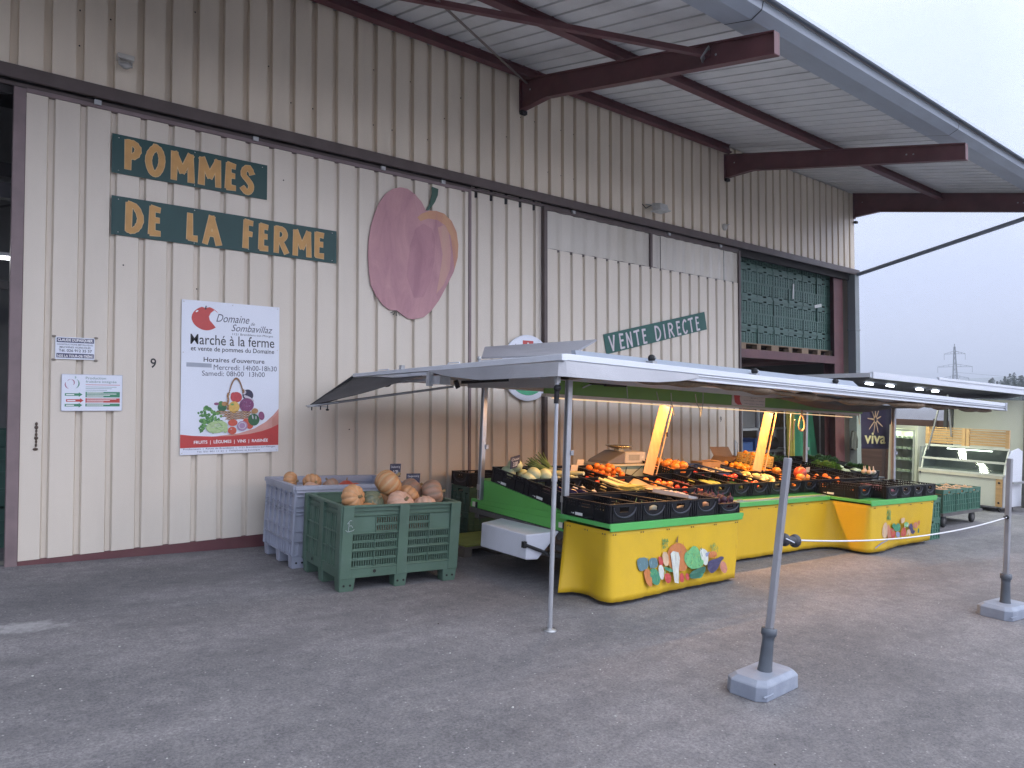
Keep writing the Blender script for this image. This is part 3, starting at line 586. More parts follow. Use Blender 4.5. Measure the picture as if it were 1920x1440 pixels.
b = MB(); b.flat(aw(STEM), -.003, .013, I4, 0); b.build('apple_stem', mat('apple_stem_green', (.015, .075, .05), .4), t)
b = MB()
for a in (-2.6, -2.1, -1.6, -1.1, -.6): b.poly([(.41, .10, .004), (.41+.10*cos(a)-.008, .10+.07*sin(a), .004), (.41+.10*cos(a)+.008, .10+.07*sin(a)-.006, .004)], (0, 0, .003))
b.build('apple_calyx', mat('calyx_dark', (.05, .06, .05), .6), t)
# the market poster
t, PW, PH = board('poster', 'large white market poster with a basket of vegetables', 1.98, 3.02, 1.172, 2.806, M_WHITE, y=8.012, cat='poster')
def fx(a): return a*PW
def fy(a): return (1-a)*PH
b = MB()
def tl(s, x0, x1, y0, y1, m, bold=0.0, shear=0.0): text(b, s, I4, fx(x0), fx(x1), fy(y1), fy(y0), .0012, m, bold, shear)
tl('Marché à la ferme', .085, .945, .218, .285, 0, .003); tl('et vente de pommes du Domaine', .09, .945, .296, .336, 0, .008)
tl("Horaires d'ouverture", .215, .84, .365, .397, 0, .010); tl('Mercredi: 14h00-18h30', .315, .975, .413, .447, 1); tl('Samedi: 08h00  13h00', .20, .845, .455, .488, 1)
tl('Domaine', .335, .675, .078, .130, 1, 0, .35); tl('de', .69, .735, .118, .140, 1, 0, .35); tl('Sombavillaz', .49, .925, .140, .186, 1, 0, .35); tl('1121 Bremblens-sur-Morges', .50, .93, .198, .217, 1)
tl('Producteurs  |  Route de Bremblens  |  1121 Bremblens-sur-Morges', .03, .965, .958, .972, 1); tl('Tél. 021 801 11 21  |  Téléphone et boutique', .16, .80, .977, .990, 1)
b.build('lettering', [M_BLACK, M_NAVY], t)
b = MB()
band = [(0, .955), (0, .868), (.12, .878), (.3, .885), (.5, .885), (.68, .875), (.82, .857), (.92, .836), (1, .812), (1, .955)]
b.flat([(fx(x), fy(y)) for x, y in band], .0003, .0006, I4, 0)
sw = [(.35, .884), (.5, .885), (.68, .875), (.82, .857), (.92, .836), (1, .812), (1, .705), (.94, .75), (.86, .795), (.74, .838), (.58, .868)]
b.flat([(fx(x), fy(y)) for x, y in sw], .0003, .0006, I4, 1)
b.flat([(fx(x), fy(y)) for x, y in [(.93, .832), (1, .812), (1, .73), (.93, .775)]], .001, .0003, I4, 2)
b.build('red_band', [M_RED, mat('print_salmon', (.60, .30, .25), .4), mat('print_salmon_light', (.56, .24, .19), .4)], t)
b = MB(); text(b, 'FRUITS  |  LÉGUMES  |  VINS  |  RAISINÉE', I4, fx(.13), fx(.885), fy(.937), fy(.905), .0014, 0, .02); b.build('band_lettering', mat('print_white', (.85, .84, .84), .4), t)
b = MB(); ap = []
for i in range(26):
    a = pi*.16+2*pi*.80*i/25*1.0
    ap.append((.235*PW+.135*PW*cos(a)*(1.0+.05*cos(2*a)), fy(.113)+.128*cos(0)*sin(a)*(1-.10*(abs(cos(a)) < .25)*(sin(a) > 0))))
ap += [(.325*PW, fy(.165)), (.30*PW, fy(.145)), (.272*PW, fy(.125)), (.262*PW, fy(.10)), (.28*PW, fy(.075)), (.315*PW, fy(.055))]
b.flat(ap, .0003, .0007, I4, 0); b.flat([(.22*PW, fy(.055)), (.228*PW, fy(.03)), (.238*PW, fy(.03)), (.235*PW, fy(.055))], .001, .0004, I4, 1)
b.ellipse(.145*PW, fy(.07), .016, .008, .0003, I4, 10, 2, .6, .0011); b.flat([(.05*PW, fy(.432)), (.05*PW, fy(.404)), (.295*PW, fy(.408)), (.295*PW, fy(.434))], .0003, .0006, I4, 3)
b.build('apple_logo', [M_RED, M_BLACK, MATS['print_white'], mat('print_grey', (.36, .39, .45), .4)], t)
# basket picture
b = MB(); PC = []
def pm(name, c):
    PC.append(mat('print_'+name, c, .4, .14, 40)); return len(PC)-1
for n_, c_ in (('lettuce', (.06, .20, .05)), ('lettuce2', (.14, .33, .09)), ('cabbage', (.42, .56, .27)), ('wicker', (.40, .21, .08)), ('wicker2', (.24, .12, .05)), ('pepper_red', (.48, .05, .06)), ('pepper_yellow', (.66, .42, .10)), ('cabbage_red', (.20, .05, .14)), ('aubergine', (.03, .025, .06)), ('pepper_green', (.03, .12, .05)), ('tomato', (.55, .09, .05)), ('onion', (.36, .22, .36)), ('radish', (.25, .07, .16)), ('rim', (.55, .50, .55))): pm(n_, c_)
def Q(x, y): return (((21.5+x/9.6)/182.5)*PW, (1-(131+y/9.6)/282)*PH)
KK = [0]
def el(x, y, rx, ry, m, rot=0.0):
    KK[0] += 1; X, Y = Q(x, y); b.ellipse(X, Y, rx/9.6/182.5*PW, ry/9.6/282*PH, .0002, I4, 18, m, rot, .0004+KK[0]*.00004)
random.seed(3)
for i in range(70): el(random.gauss(300, 90), random.gauss(830, 90)+ (0), random.uniform(15, 45), random.uniform(12, 38), random.choice((0, 0, 1)), random.uniform(0, 3))
for i in range(16): el(random.gauss(170, 40), random.gauss(960, 50), random.uniform(12, 34), random.uniform(12, 28), random.choice((0, 0, 1)), random.uniform(0, 3))
el(960, 400, 100, 105, 8, .5); el(890, 350, 40, 40, 13); el(980, 460, 110, 30, 13, -.5); el(750, 440, 105, 95, 5); el(700, 400, 50, 50, 5); el(940, 580, 135, 125, 7, .2)
for i in range(30): el(random.gauss(930, 60), random.gauss(590, 50), random.uniform(5, 26), 5, random.choice((12, 11, 8)), random.uniform(0, 3))
el(500, 620, 80, 80, 9); el(480, 560, 50, 50, 0); el(400, 560, 45, 25, 12); el(540, 560, 50, 40, 3); el(710, 620, 100, 105, 6); el(680, 570, 30, 20, 1)
for k in range(7):
    for i in range(12): el(420+55*i+(k % 2)*27, 700+22*k-6*sin(i), 36, 8, 3 if (i+k) % 2 else 4, .1) if 400+30*k < 420+55*i < 1060-22*k else None
for i in range(40):
    a = i/39; x = 590+310*a; y = 640-540*sin(pi*min(1, a*1.0))**.55 if 0 < a < 1 else 640
    el(x if a < .9 else 880, y if a < .92 else 300+40*(a-.9)*10, 13, 18, 4)
for i in range(14): el(600+6*sin(i), 660-22*i, 18, 16, 4 if i % 2 else 3)
el(1090, 690, 60, 50, 3); el(1215, 780, 55, 80, 12, .2); el(690, 900, 85, 60, 10); el(930, 890, 60, 70, 10); el(1000, 960, 60, 60, 10); el(410, 970, 190, 110, 2, .12)
for i in range(26): el(random.gauss(420, 90), random.gauss(970, 45), random.uniform(10, 40), 4, 1 if i % 3 else 13, random.uniform(-.6, .6))
el(560, 1000, 40, 80, 2); el(680, 1040, 78, 68, 10); el(660, 1015, 14, 10, 13); el(860, 960, 95, 90, 11); el(860, 955, 70, 66, 13); el(858, 955, 55, 50, 11); el(1070, 850, 105, 110, 9, .3); el(1050, 800, 12, 40, 13, .2); el(1110, 810, 10, 35, 13)
b.build('basket_picture', PC, t)
b = MB()
for x, y in ((.02, PH-.02), (PW-.02, PH-.02), (.02, .02), (PW-.02, .02), (PW/2, PH-.02), (.02, PH*.66), (PW-.02, PH*.7)): b.ball((x, y, 0), (.007, .007, .004), 6, 4)
b.build('screws', M_SCREW, t)
# small metal plates
t, w, h = board('name_plate', 'small white maker plate with dark stripes screwed to the door', .862, 1.188, 2.135, 2.347, M_WHITE, y=8.014, th=.004)
b = MB(); b.box(.01, w-.006, h-.052, h-.008, .0002, .0008, 0); b.box(.01, w-.006, .014, .056, .0002, .0008, 0)
text(b, 'CLAUDE DUPASQUIER', I4, .018, w-.016, h-.046, h-.014, .0012, 1, .03); text(b, '1635 LA TOUR-DE-TRÊME', I4, .018, w-.014, .020, .050, .0012, 1, .03)
text(b, 'CONSTRUCTIONS MÉTALLIQUES', I4, .014, w-.014, h-.080, h-.060, .0012, 2, .01); text(b, 'MACHINES AGRICOLES', I4, .035, w-.035, h-.106, h-.088, .0012, 2, .01); text(b, 'Tél. 026 912 35 57', I4, .028, w-.022, h-.142, h-.115, .0012, 2, .02)
b.build('lettering', [mat('plate_blue', (.05, .055, .12), .4), MATS['print_white'], M_NAVY], t)
b = MB()
for x in (-.012, w+.012):
    for y in (-.006, h+.004): b.ball((x, y, -.002), (.02, .012, .006), 8, 5)
b.build('fixing_lugs', mat('rusty_lug', (.25, .22, .18), .6), t)
t, w, h = board('info_plate', 'white fruit production plate with red and green arrows', .921, 1.432, 1.643, 1.990, M_WHITE, y=8.014, th=.004)
b = MB(); xa, xb = .385*w, .965*w
b.box(xa, xb, .715*h, .728*h, .0002, .0008, 1); b.box(xa, xb, .37*h, .525*h, .0002, .0008, 0); b.box(xa, xb, .22*h, .345*h, .0002, .0008, 1); b.box(xa, xb, .115*h, .195*h, .0002, .0008, 0)
for y, m_, f in ((.445, 0, 0), (.28, 1, .02), (.15, 0, 0)):
    b.flat([((.05+f)*w, (y-.035)*h), ((.275+f)*w, (y-.035)*h), ((.275+f)*w, (y-.065)*h), ((.335+f)*w, y*h), ((.275+f)*w, (y+.065)*h), ((.275+f)*w, (y+.035)*h), ((.05+f)*w, (y+.035)*h)], .0002, .0006, I4, m_)
    b.box((.07+f)*w, (.20+f)*w, (y-.015)*h, (y+.012)*h, .0010, .0013, 2)
for i in range(3): b.box(xa, xb-(.06+.08*i)*w, (.655-.045*i)*h, (.668-.045*i)*h, .0002, .0006, 3)
for i, (y0, y1, n) in enumerate(((.37, .525, 4), (.22, .345, 3), (.115, .195, 2))):
    for k in range(n): b.box(xa+.01, xa+(.30+.22*((k*7+i*3) % 3)/2)*w, y0*h+.012*h+(y1-y0)*h*k/n, y0*h+.028*h+(y1-y0)*h*k/n, .0010, .0013, 2)
def arc(cx, cy, r, a0, a1, wd, m_):
    P = [(cx+r*cos(a0+(a1-a0)*i/14), cy+r*1.12*sin(a0+(a1-a0)*i/14)) for i in range(15)]
    for i in range(14):
        k = wd*sin(pi*(i+.8)/15.5)+.001; b.quad((P[i][0]-k, P[i][1], .0008+i*1e-5), (P[i][0]+k, P[i][1], .0008+i*1e-5), (P[i+1][0]+k, P[i+1][1]+.001, .0008+i*1e-5), (P[i+1][0]-k, P[i+1][1]+.001, .0008+i*1e-5), m_)
arc(.14*w, .77*h, .030, 2.6, -.7, .004, 4); arc(.135*w, .73*h, .042, 2.7, 4.6, .0045, 4); arc(.185*w, .75*h, .046, .9, -1.1, .0045, 0); arc(.19*w, .92*h, .015, .9, -.9, .005, 0)
text(b, 'Production', I4, xa, xa+.34*w, .875*h, .945*h, .0010, 3, .005); text(b, 'fruitière intégrée', I4, xa, xa+.52*w, .755*h, .845*h, .0010, 3, .005)
b.build('printing', [M_PRG, M_RED, MATS['print_white'], mat('print_teal_grey', (.20, .30, .28), .4), mat('print_rose', (.35, .08, .15), .4)], t)
b = MB(); b.box(-.004, 0, -.004, h+.004, -.004, .002); b.box(w, w+.004, -.004, h+.004, -.004, .002); b.box(0, w, h, h+.004, -.004, .002); b.box(0, w, -.004, 0, -.004, .002); b.build('plate_edge', mat('plate_edge_grey', (.45, .46, .52), .4), t)
# round farm sign half hidden by the stall roof
t = thing('round_sign', 'round white sign with red shield behind the stall roof', 'sign', wall_frame(6.72, 2.235, 8.03))
b = MB(); b.lathe([(0, .006), (.475, .006), (.485, .0), (.485, -.004), (0, -.004)], 40, 0); b.build('disc', M_WHITE, t)
b = MB(); b.flat([(-.10, .40), (.10, .40), (.10, .26), (0, .18), (-.10, .26)], .0065, .0008, I4, 0); b.box(-.015, .015, .25, .37, .0075, .0083, 1); b.box(-.05, .05, .30, .33, .0076, .0084, 1)
pts = [(.40*cos(a), .40*sin(a)) for a in [pi+.45+(pi-.9)*i/20 for i in range(21)]]
b.flat(pts, .0065, .0008, I4, 2); text(b, 'SUISSE', I4, -.27, .27, .02, .12, .0075, 3, .02); text(b, 'GARANTIE', I4, -.30, .30, -.12, -.03, .0075, 3, .02); text(b, 'La', I4, -.24, -.13, .27, .34, .0075, 3, .0)
b.build('emblem', [M_RED, MATS['print_white'], mat('print_leaf_green', (.04, .33, .16), .4), M_NAVY], t)
# ---------------------------------------------------------------- the market trailer
M_TG = mat('trailer_green', (.11, .42, .08), 0.5, 0.10, 3, dirt=(.08, .27, .09), dscale=3, damt=.5)
M_CTG = mat('counter_green', (.10, .46, .11), 0.35, 0.08, 3, dirt=(.10, .25, .10), dscale=6, damt=.4)
M_FASC = mat('fascia_green', (.15, .30, .05), 0.45, 0.08, 2)
M_YEL = mat('yellow_canvas', (.66, .415, .010), 0.6, 0.07, 1.4, bump=.5, bscale=3.2, dirt=(.40, .24, .03), dscale=1.6, damt=.35)
M_ALU = mat('aluminium', (.55, .57, .60), 0.32, 0.08, 9, metal=0.75, stretch=(.2, 1, 1))
M_ALUW = mat('white_aluminium', (.72, .75, .80), 0.4, 0.05, 6, stretch=(.15, 1, 1))
M_CANV = mat('grey_awning_canvas', (.50, .50, .53), 0.75, 0.06, 2.5, bump=.25, bscale=7, dirt=(.35, .34, .35), dscale=1.8, damt=.35)
M_DCANV = mat('dark_canvas', (.07, .065, .065), 0.8, 0.2, 4, bump=.3, bscale=8)
M_CHAS = mat('chassis_grey', (.10, .095, .09), 0.6, 0.2, 4)
M_RUB = mat('black_rubber', (.012, .012, .013), 0.7, 0.2)
TU, TV = 4.65, 5.05
trailer = thing('market_trailer', 'open market stall trailer with yellow skirt and green counters', 'market stall', ground_m(TU, TV))
def tb(b, name, mats, parent=None, **k):
    b.v = [(x-TU, y-TV, z) for x, y, z in b.v]
    return b.build(name, mats, parent or trailer, **k)
def deck(v): return .742+.1227*(v-5.26)
U0, U1 = 4.65, 11.50
b = MB(); b.box(U0+.03, U1, 5.08, 6.56, .545, .64)
b.hexa([(U0+.03, 5.08, .64), (U1, 5.08, .64), (U1, 6.50, .64), (U0+.03, 6.50, .64)], [(U0+.03, 5.08, deck(5.08)-.01), (U1, 5.08, deck(5.08)-.01), (U1, 6.50, deck(6.5)-.01), (U0+.03, 6.50, deck(6.5)-.01)])
tb(b, 'display_deck', M_TG, bevel=.004)
b = MB()
b.poly([(U0, 6.60, .655), (U0, 6.60, .565), (U0, 5.04, .535), (U0, 5.04, .705), (U0, 5.20, .700)], (.03, 0, 0))
b.poly([(U0-.006, 6.60, .612), (U0-.006, 6.60, .565), (U0-.006, 5.04, .535), (U0-.006, 5.04, .640)], (.006, 0, 0))
b.poly([(U0+.004, 6.38, .66), (U0+.004, 6.38, .88), (U0+.004, 6.30, .882), (U0+.004, 5.20, .737), (U0+.004, 5.20, .70)], (.025, 0, 0))
tb(b, 'end_panel', M_TG, bevel=.003)
b = MB(); b.bar((U0+.02, 6.62, .53), (U0+.02, 5.04, .50), .04, .055, 0); b.box(U0, U1, 5.10, 5.16, .45, .545); b.box(U0, U1, 6.45, 6.51, .45, .545)
for u in (5.2, 6.6, 8.1, 9.6, 11.0): b.box(u, u+.06, 5.10, 6.5, .44, .50)
b.tube([(4.72, 6.3, .42), (4.72, 5.0, .34)], .03, 8); b.tube([(4.9, 6.1, .16), (4.95, 4.75, .27)], .022, 8, 1)
tb(b, 'chassis', [M_CHAS, M_GALV])
for (v, h) in ((6.52, .575), (5.10, .57)):
    b = MB(); b.box(U0-.016, U0-.006, v-.025, v+.03, h, h+.05, 0); b.box(U0-.02, U0-.006, v-.055, v-.03, h-.01, h+.055, 1); tb(b, 'side_marker', [mat('marker_amber', (.75, .72, .6), .3), M_RUB])
# under the trailer: tool box, wheels, axle
b = MB()
b.hexa([(4.40, 6.05, .238), (4.40, 5.31, .243), (4.50, 5.25, .250), (4.72, 6.05, .238)], [(4.40, 6.05, .482), (4.40, 5.32, .481), (4.66, 5.13, .53), (4.76, 6.05, .53)])
box_ = tb(b, 'tool_box', mat('white_grp', (.74, .75, .80), .35, .03, 3, dirt=(.5, .5, .5), dscale=4, damt=.3), bevel=.012, seg=2)
b = MB(); b.box(4.36, 4.395, 5.30, 5.34, .36, .42); b.tube([(4.38, 5.32, .39), (4.50, 5.20, .34), (4.54, 5.17, .32)], .016, 8); tb(b, 'latch', M_RUB, box_)
b = MB(); b.lathe([(0, .05), (.10, .05), (.15, .03), (.16, -.03), (.14, -.06), (0, -.06)], 18, 0, Matrix.Translation((4.88, 5.0, .33)) @ Matrix.Rotation(radians(-70), 4, 'Y')); b.box(4.8, 5.0, 5.1, 5.2, .28, .40); tb(b, 'hitch_drum', mat('dusty_grey_metal', (.30, .30, .32), .55, .2, 12))
for u, v in ((8.0, 5.35), (8.0, 6.35), (5.25, 6.3)):
    b = MB(); R_ = Matrix.Translation((u, v, .27)) @ Matrix.Rotation(pi/2, 4, 'X')
    b.lathe([(.15, -.07), (.24, -.085), (.268, -.06), (.272, 0), (.268, .06), (.24, .085), (.15, .07)], 24, 0, R_); w_ = tb(b, 'wheel', M_RUB)
    b = MB(); b.lathe([(.155, -.07), (.14, -.03), (.06, -.05), (0, -.05)], 20, 0, R_); b.lathe([(.155, .07), (.14, .03), (.06, .05), (0, .05)], 20, 0, R_); tb(b, 'rim', M_GALV, w_)
# counters (green boards)
def counter(u0, u1, v0, v1, h, lip=.062):
    b = MB(); b.box(u0, u1, v0, v1, h-.03, h); b.box(u0-.004, u1+.004, v0-.018, v0-.002, h-lip, h+.008); b.box(u0-.018, u0-.004, v0-.018, v1, h-.032, h+.006); b.box(u1+.004, u1+.018, v0-.018, v1, h-.032, h+.006)
    return tb(b, 'counter_board', M_CTG, bevel=.003)
counter(4.60, 6.585, 4.43, 5.06, .705); counter(9.48, 11.535, 4.43, 5.06, .705); counter(6.61, 9.455, 4.98, 5.10, .700, .045)
b = MB(); b.bar((6.62, 5.03, .712), (8.9, 5.03, .712), .055, .02); b.bar((8.905, 5.03, .712), (9.44, 5.03, .712), .055, .018); b.box(7.4, 7.48, 5.0, 5.04, .722, .732)
tb(b, 'rail', M_ALU)
# skirts
def resample(P, n):
    d = [0]
    for i in range(1, len(P)): d.append(d[-1]+sqrt(sum((P[i][k]-P[i-1][k])**2 for k in range(len(P[i])))))
    out = []
    for i in range(n+1):
        t = d[-1]*i/n; j = 0
        while j < len(d)-2 and d[j+1] < t: j += 1
        f = (t-d[j])/max(1e-9, d[j+1]-d[j]); out.append(tuple(P[j][k]+(P[j+1][k]-P[j][k])*f for k in range(len(P[j]))))
    return out
def rounded(P, it=3):
    for _ in range(it):
        Q_ = [P[0]]
        for i in range(len(P)-1):
            a, c = P[i], P[i+1]; Q_ += [tuple(a[k]*.75+c[k]*.25 for k in range(len(a))), tuple(a[k]*.25+c[k]*.75 for k in range(len(a)))]
        P = Q_+[P[-1]]
    return P
def skirt(tops, bots, ht, n=56, pw=1.4):
    T_ = resample(tops, n); B_ = resample(bots, n)
    def fn(a, t):
        i = min(n, int(round(a*n))); f = (1-t)**pw if pw else 1-t
        x = T_[i][0]*(1-f)+B_[i][0]*f; y = T_[i][1]*(1-f)+B_[i][1]*f
        wob = .006*sin(i*.9)*f + .004*sin(i*2.3+1)*f
        return (x, y+wob, B_[i][2]+(ht-B_[i][2])*t)
    b = MB(); b.grid(fn, n, 12); return b
b = skirt([(4.605, 5.02), (4.605, 4.435), (6.57, 4.435), (6.57, 4.95)], rounded([(4.42, 4.86, .035), (4.66, 4.78, .035), (4.52, 4.36, .035), (5.05, 4.38, .035), (5.6, 4.42, .04), (6.55, 4.43, .035), (6.57, 4.50, .035), (6.57, 4.95, .035)], 2), .648, 64)
sk1 = tb(b, 'skirt', M_YEL, solid=.003)
b = skirt([(6.60, 5.0), (9.44, 5.0), (9.485, 4.96), (9.485, 4.435), (9.53, 4.435), (11.515, 4.435), (11.515, 4.95)], rounded([(6.60, 4.99, .035), (8.3, 4.98, .035), (9.2, 5.0, .035), (9.52, 4.88, .035), (9.44, 4.45, .035), (9.85, 4.41, .035), (10.5, 4.52, .04), (11.50, 4.46, .05), (11.515, 4.52, .05), (11.515, 4.95, .05)], 2), .652, 96)
sk2 = tb(b, 'skirt', M_YEL, solid=.003)
b = MB()
for x0, x1, y in ((4.66, 6.5, 4.428), (6.7, 9.3, 4.994), (9.6, 11.4, 4.428)):
    n = int((x1-x0)/.42)+1
    for i in range(n+1):
        u = x0+(x1-x0)*i/n
        for du in (-.016, .016): b.ball((u+du, y-.002, .615), (.006, .004, .009), 6, 4)
for y in (4.5, 4.72, 4.95):
    for dy in (-.016, .016): b.ball((4.60, y+dy, .615), (.004, .006, .009), 6, 4)
tb(b, 'eyelets', mat('brass_eyelet', (.16, .11, .05), .4, metal=.5))
# vegetable paintings on the skirts
def skirt_frame(u, v): return Matrix.Translation((u, v, 0)) @ Matrix(((1, 0, 0, 0), (0, 0, -1, 0), (0, 1, 0, 0), (0, 0, 0, 1)))
def sk_v(sk, u, h):
    """depth of the skirt cloth at (u, h): taken from its own mesh so the paint lies on it"""
    best = None
    for vv in sk.data.vertices:
        if vv.co.y+TV > 4.75: continue
        d = (vv.co.x+TU-u)**2+((vv.co.z-h)*.6)**2
        if best is None or d < best[0]: best = (d, vv.co.y+TV)
    return best[1]
PV = {}
def pv(n, c):
    if n not in PV: PV[n] = mat('skirtpaint_'+n, c, .5, .16, 22, stretch=(1, 1, .6))
    return PV[n]
PCOL = dict(blue=(.10, .19, .21), blue2=(.17, .29, .32), orange=(.52, .18, .05), red=(.48, .06, .05), green=(.05, .24, .13), green2=(.14, .42, .16), lime=(.38, .52, .12), pale=(.58, .60, .53), leaf=(.04, .25, .08), purple=(.05, .045, .11), brown=(.20, .11, .03), pink=(.50, .20, .13), cream=(.60, .42, .26), dkgreen=(.025, .13, .08), sky=(.24, .27, .40))
def skirt_paint(sk, shapes, name):
    names = list(PCOL); b = MB(); k = 0
    ua, ub = min(p[0] for q, _ in shapes for p in q)-.03, max(p[0] for q, _ in shapes for p in q)+.03
    rows = [(h/40, min([v.co.y+TV for v in sk.data.vertices if ua < v.co.x+TU < ub and v.co.y+TV < 4.75 and abs(v.co.z-h/40) < .045] or [9])) for h in range(0, 28)]
    def yv(h):
        h = max(.06, min(.62, h)); i = int(h*40); f = h*40-i; return rows[i][1]*(1-f)+rows[min(27, i+1)][1]*f
    for pts, col in shapes:
        k += 1; off = .004+.00006*k
        cu = sum(p[0] for p in pts)/len(pts); ch = sum(p[1] for p in pts)/len(pts)
        P = [(p[0], yv(p[1])-off, p[1]) for p in pts]
        c = (cu, yv(ch)-off, ch); n = len(P)
        b.add(P+[c], [(i, (i+1) % n, n) for i in range(n)], names.index(col))
    return tb(b, name, [pv(n, PCOL[n]) for n in names], sk)
def hull_pts(p, it=1):
    p = list(p)
    for _ in range(it):
        q = []
        for i in range(len(p)):
            a, c = p[i], p[(i+1) % len(p)]; q += [(a[0]*.75+c[0]*.25, a[1]*.75+c[1]*.25), (a[0]*.25+c[0]*.75, a[1]*.25+c[1]*.75)]
        p = q
    return p
SU = 4.42/4.52
def s1(p): return [(x*.978, z*.978+.038) for x, z in p]
def strokes(pts, n, col, ln=.05, wd=.008, up=.8):
    out = []; x0 = min(p[0] for p in pts); x1 = max(p[0] for p in pts); z0 = min(p[1] for p in pts); z1 = max(p[1] for p in pts)
    for i in range(n):
        x = random.uniform(x0*.9+x1*.1, x0*.1+x1*.9); z = random.uniform(z0*.9+z1*.1, z0*.1+z1*.9); a = random.gauss(pi/2, up); l = ln*random.uniform(.5, 1)
        out.append(([(x-l/2*cos(a)-wd/2, z-l/2*sin(a)), (x-l/2*cos(a)+wd/2, z-l/2*sin(a)), (x+l/2*cos(a), z+l/2*sin(a))], col))
    return out
random.seed(11)
sh = []
PA = {k: s1(v) for k, v in PA.items()}
for k, c in (('leaf1', 'leaf'), ('leaf2', 'leaf')): sh += strokes(PA[k], 26, 'leaf', .045, .009, 1.0)+strokes(PA[k], 10, 'green2', .04, .007, 1.0)
for k, c in (('pump', 'orange'), ('pstem', 'brown'), ('carr2', 'orange'), ('parsn', 'cream'), ('chili', 'red'), ('cab1', 'blue'), ('cab2', 'blue'), ('carrot', 'orange'), ('onion', 'pale'), ('pepg', 'green'), ('zuc1', 'green'), ('caul', 'pale'), ('sal', 'green2'), ('cour', 'dkgreen'), ('pot', 'pink'), ('aub', 'purple'), ('tom2', 'red'), ('tom3', 'red'), ('leek', 'pale'), ('tom1', 'red')):
    sh.append((hull_pts(PA[k], 0 if k in ('leek', 'pstem') else 1), c))
    if k in ('cab1', 'cab2'): sh += strokes(PA[k], 12, 'blue2', .06, .010, 1.2)
    if k == 'sal': sh += strokes(PA[k], 22, 'green', .07, .011, 1.0)+strokes(PA[k], 14, 'lime', .05, .010, 1.0)+strokes(PA[k], 6, 'dkgreen', .05, .010, .8)
    if k == 'pump': sh += strokes(PA[k], 8, 'red', .10, .009, .12)+strokes(PA[k], 6, 'pink', .09, .008, .12)
    if k == 'leek': sh += strokes(PA[k], 7, 'cream', .12, .006, .08)+strokes(PA[k], 4, 'sky', .12, .004, .08)
    if k == 'carr2': sh += strokes(PA[k], 6, 'red', .05, .005, .2)
    if k in ('cour', 'zuc1'): sh += strokes(PA[k], 6, 'green2', .07, .006, .25) if k == 'zuc1' else [([(x*.4+PA[k][1][0]*.6, z*.4+PA[k][4][1]*.6) for x, z in PA[k]], 'green')]
    if k == 'aub': sh += [([(x*.25+5.94*.75, z*.30+.385*.70) for x, z in PA[k]], 'sky')]
    if k == 'pepg': sh += strokes(PA[k], 6, 'green2', .07, .010, .6)
skirt_paint(sk1, sh, 'vegetable_painting')
random.seed(12); sh = []
PB = {k: [(x*.993, z*.993+.012) for x, z in v] for k, v in PB.items()}
for k, c in (('leaf', 'leaf'), ('gourd', 'brown'), ('brown', 'cream'), ('pink', 'pink'), ('red', 'red'), ('rad', 'sky'), ('red2', 'red'), ('grn', 'green'), ('grn2', 'green2'), ('ora', 'orange'), ('orr', 'pink'), ('aub', 'purple'), ('ring', 'cream'), ('gz', 'dkgreen')):
    if k == 'leaf': sh += strokes(PB[k], 30, 'leaf', .07, .014, .8)+strokes(PB[k], 12, 'green2', .06, .012, .8); continue
    sh.append((hull_pts(PB[k], 0 if k == 'ring' else 1), 'cream' if k == 'gourd' else c))
    if k in ('grn', 'grn2'): sh += strokes(PB[k], 12, 'green2' if k == 'grn' else 'pale', .06, .012, .8)
    if k in ('red', 'red2', 'pink'): sh += strokes(PB[k], 6, 'orange', .09, .014, .2)
    if k == 'orr': sh += [([(x*.6+sum(q[0] for q in PB[k])/len(PB[k])*.4, z*.6+sum(q[1] for q in PB[k])/len(PB[k])*.4) for x, z in PB[k]], 'orange')]
sh.append(([(9.62, .10), (9.80, .155), (9.98, .175), (9.98, .165), (9.80, .135), (9.62, .085)], 'sky'))
skirt_paint(sk2, sh, 'vegetable_painting')
# posts and props
def post(u, v, h0, h1, lean=0.0):
    b = MB(); b.bar((u, v, h0), (u+lean, v+.03, h1), .055, .055, 0); b.bar((u-.03, v-.002, h0+.02), (u-.03+lean, v+.028, h1), .006, .028, 1); b.box(u-.035, u+.05, v-.035, v+.035, h0+.11, h0+.17); b.box(u+.02, u+.055, v-.03, v+.03, h0+.56, h0+.61)
    return tb(b, 'post', [M_ALU, mat('alu_groove', (.25, .26, .27), .5, metal=.5)], bevel=.003)
post(4.67, 5.09, .70, 2.02); post(4.66, 6.44, .655, 1.98); post(11.60, 5.07, .70, 2.06); post(11.47, 6.45, .66, 2.03)
b = MB(); b.tube([(3.69, 4.15, .006), (3.672, 4.162, 1.2)], .019, 10); b.tube([(3.672, 4.162, 1.15), (3.66, 4.17, 1.92)], .0155, 10); b.tube([(3.6725, 4.1615, 1.14), (3.672, 4.162, 1.18)], .024, 10)
pp = tb(b, 'support_pole', mat('pole_grey', (.48, .49, .51), .35, .1, 8, metal=.5))
b = MB(); b.lathe([(0, .022), (.02, .022), (.03, .012), (.05, .008), (.052, 0), (0, 0)], 18, 0, Matrix.Translation((3.69, 4.15, .0))); tb(b, 'foot', M_GALV, pp)
b = MB(); b.box(3.64, 3.68, 4.155, 4.185, 1.90, 1.97); b.tube([(3.66, 4.17, 1.74), (3.66, 4.17, 1.87)], .02, 8, 1); b.ball((3.66, 4.165, 1.86), .03, 8, 6, 1); tb(b, 'clamp', [M_GALV, M_RUB], pp)
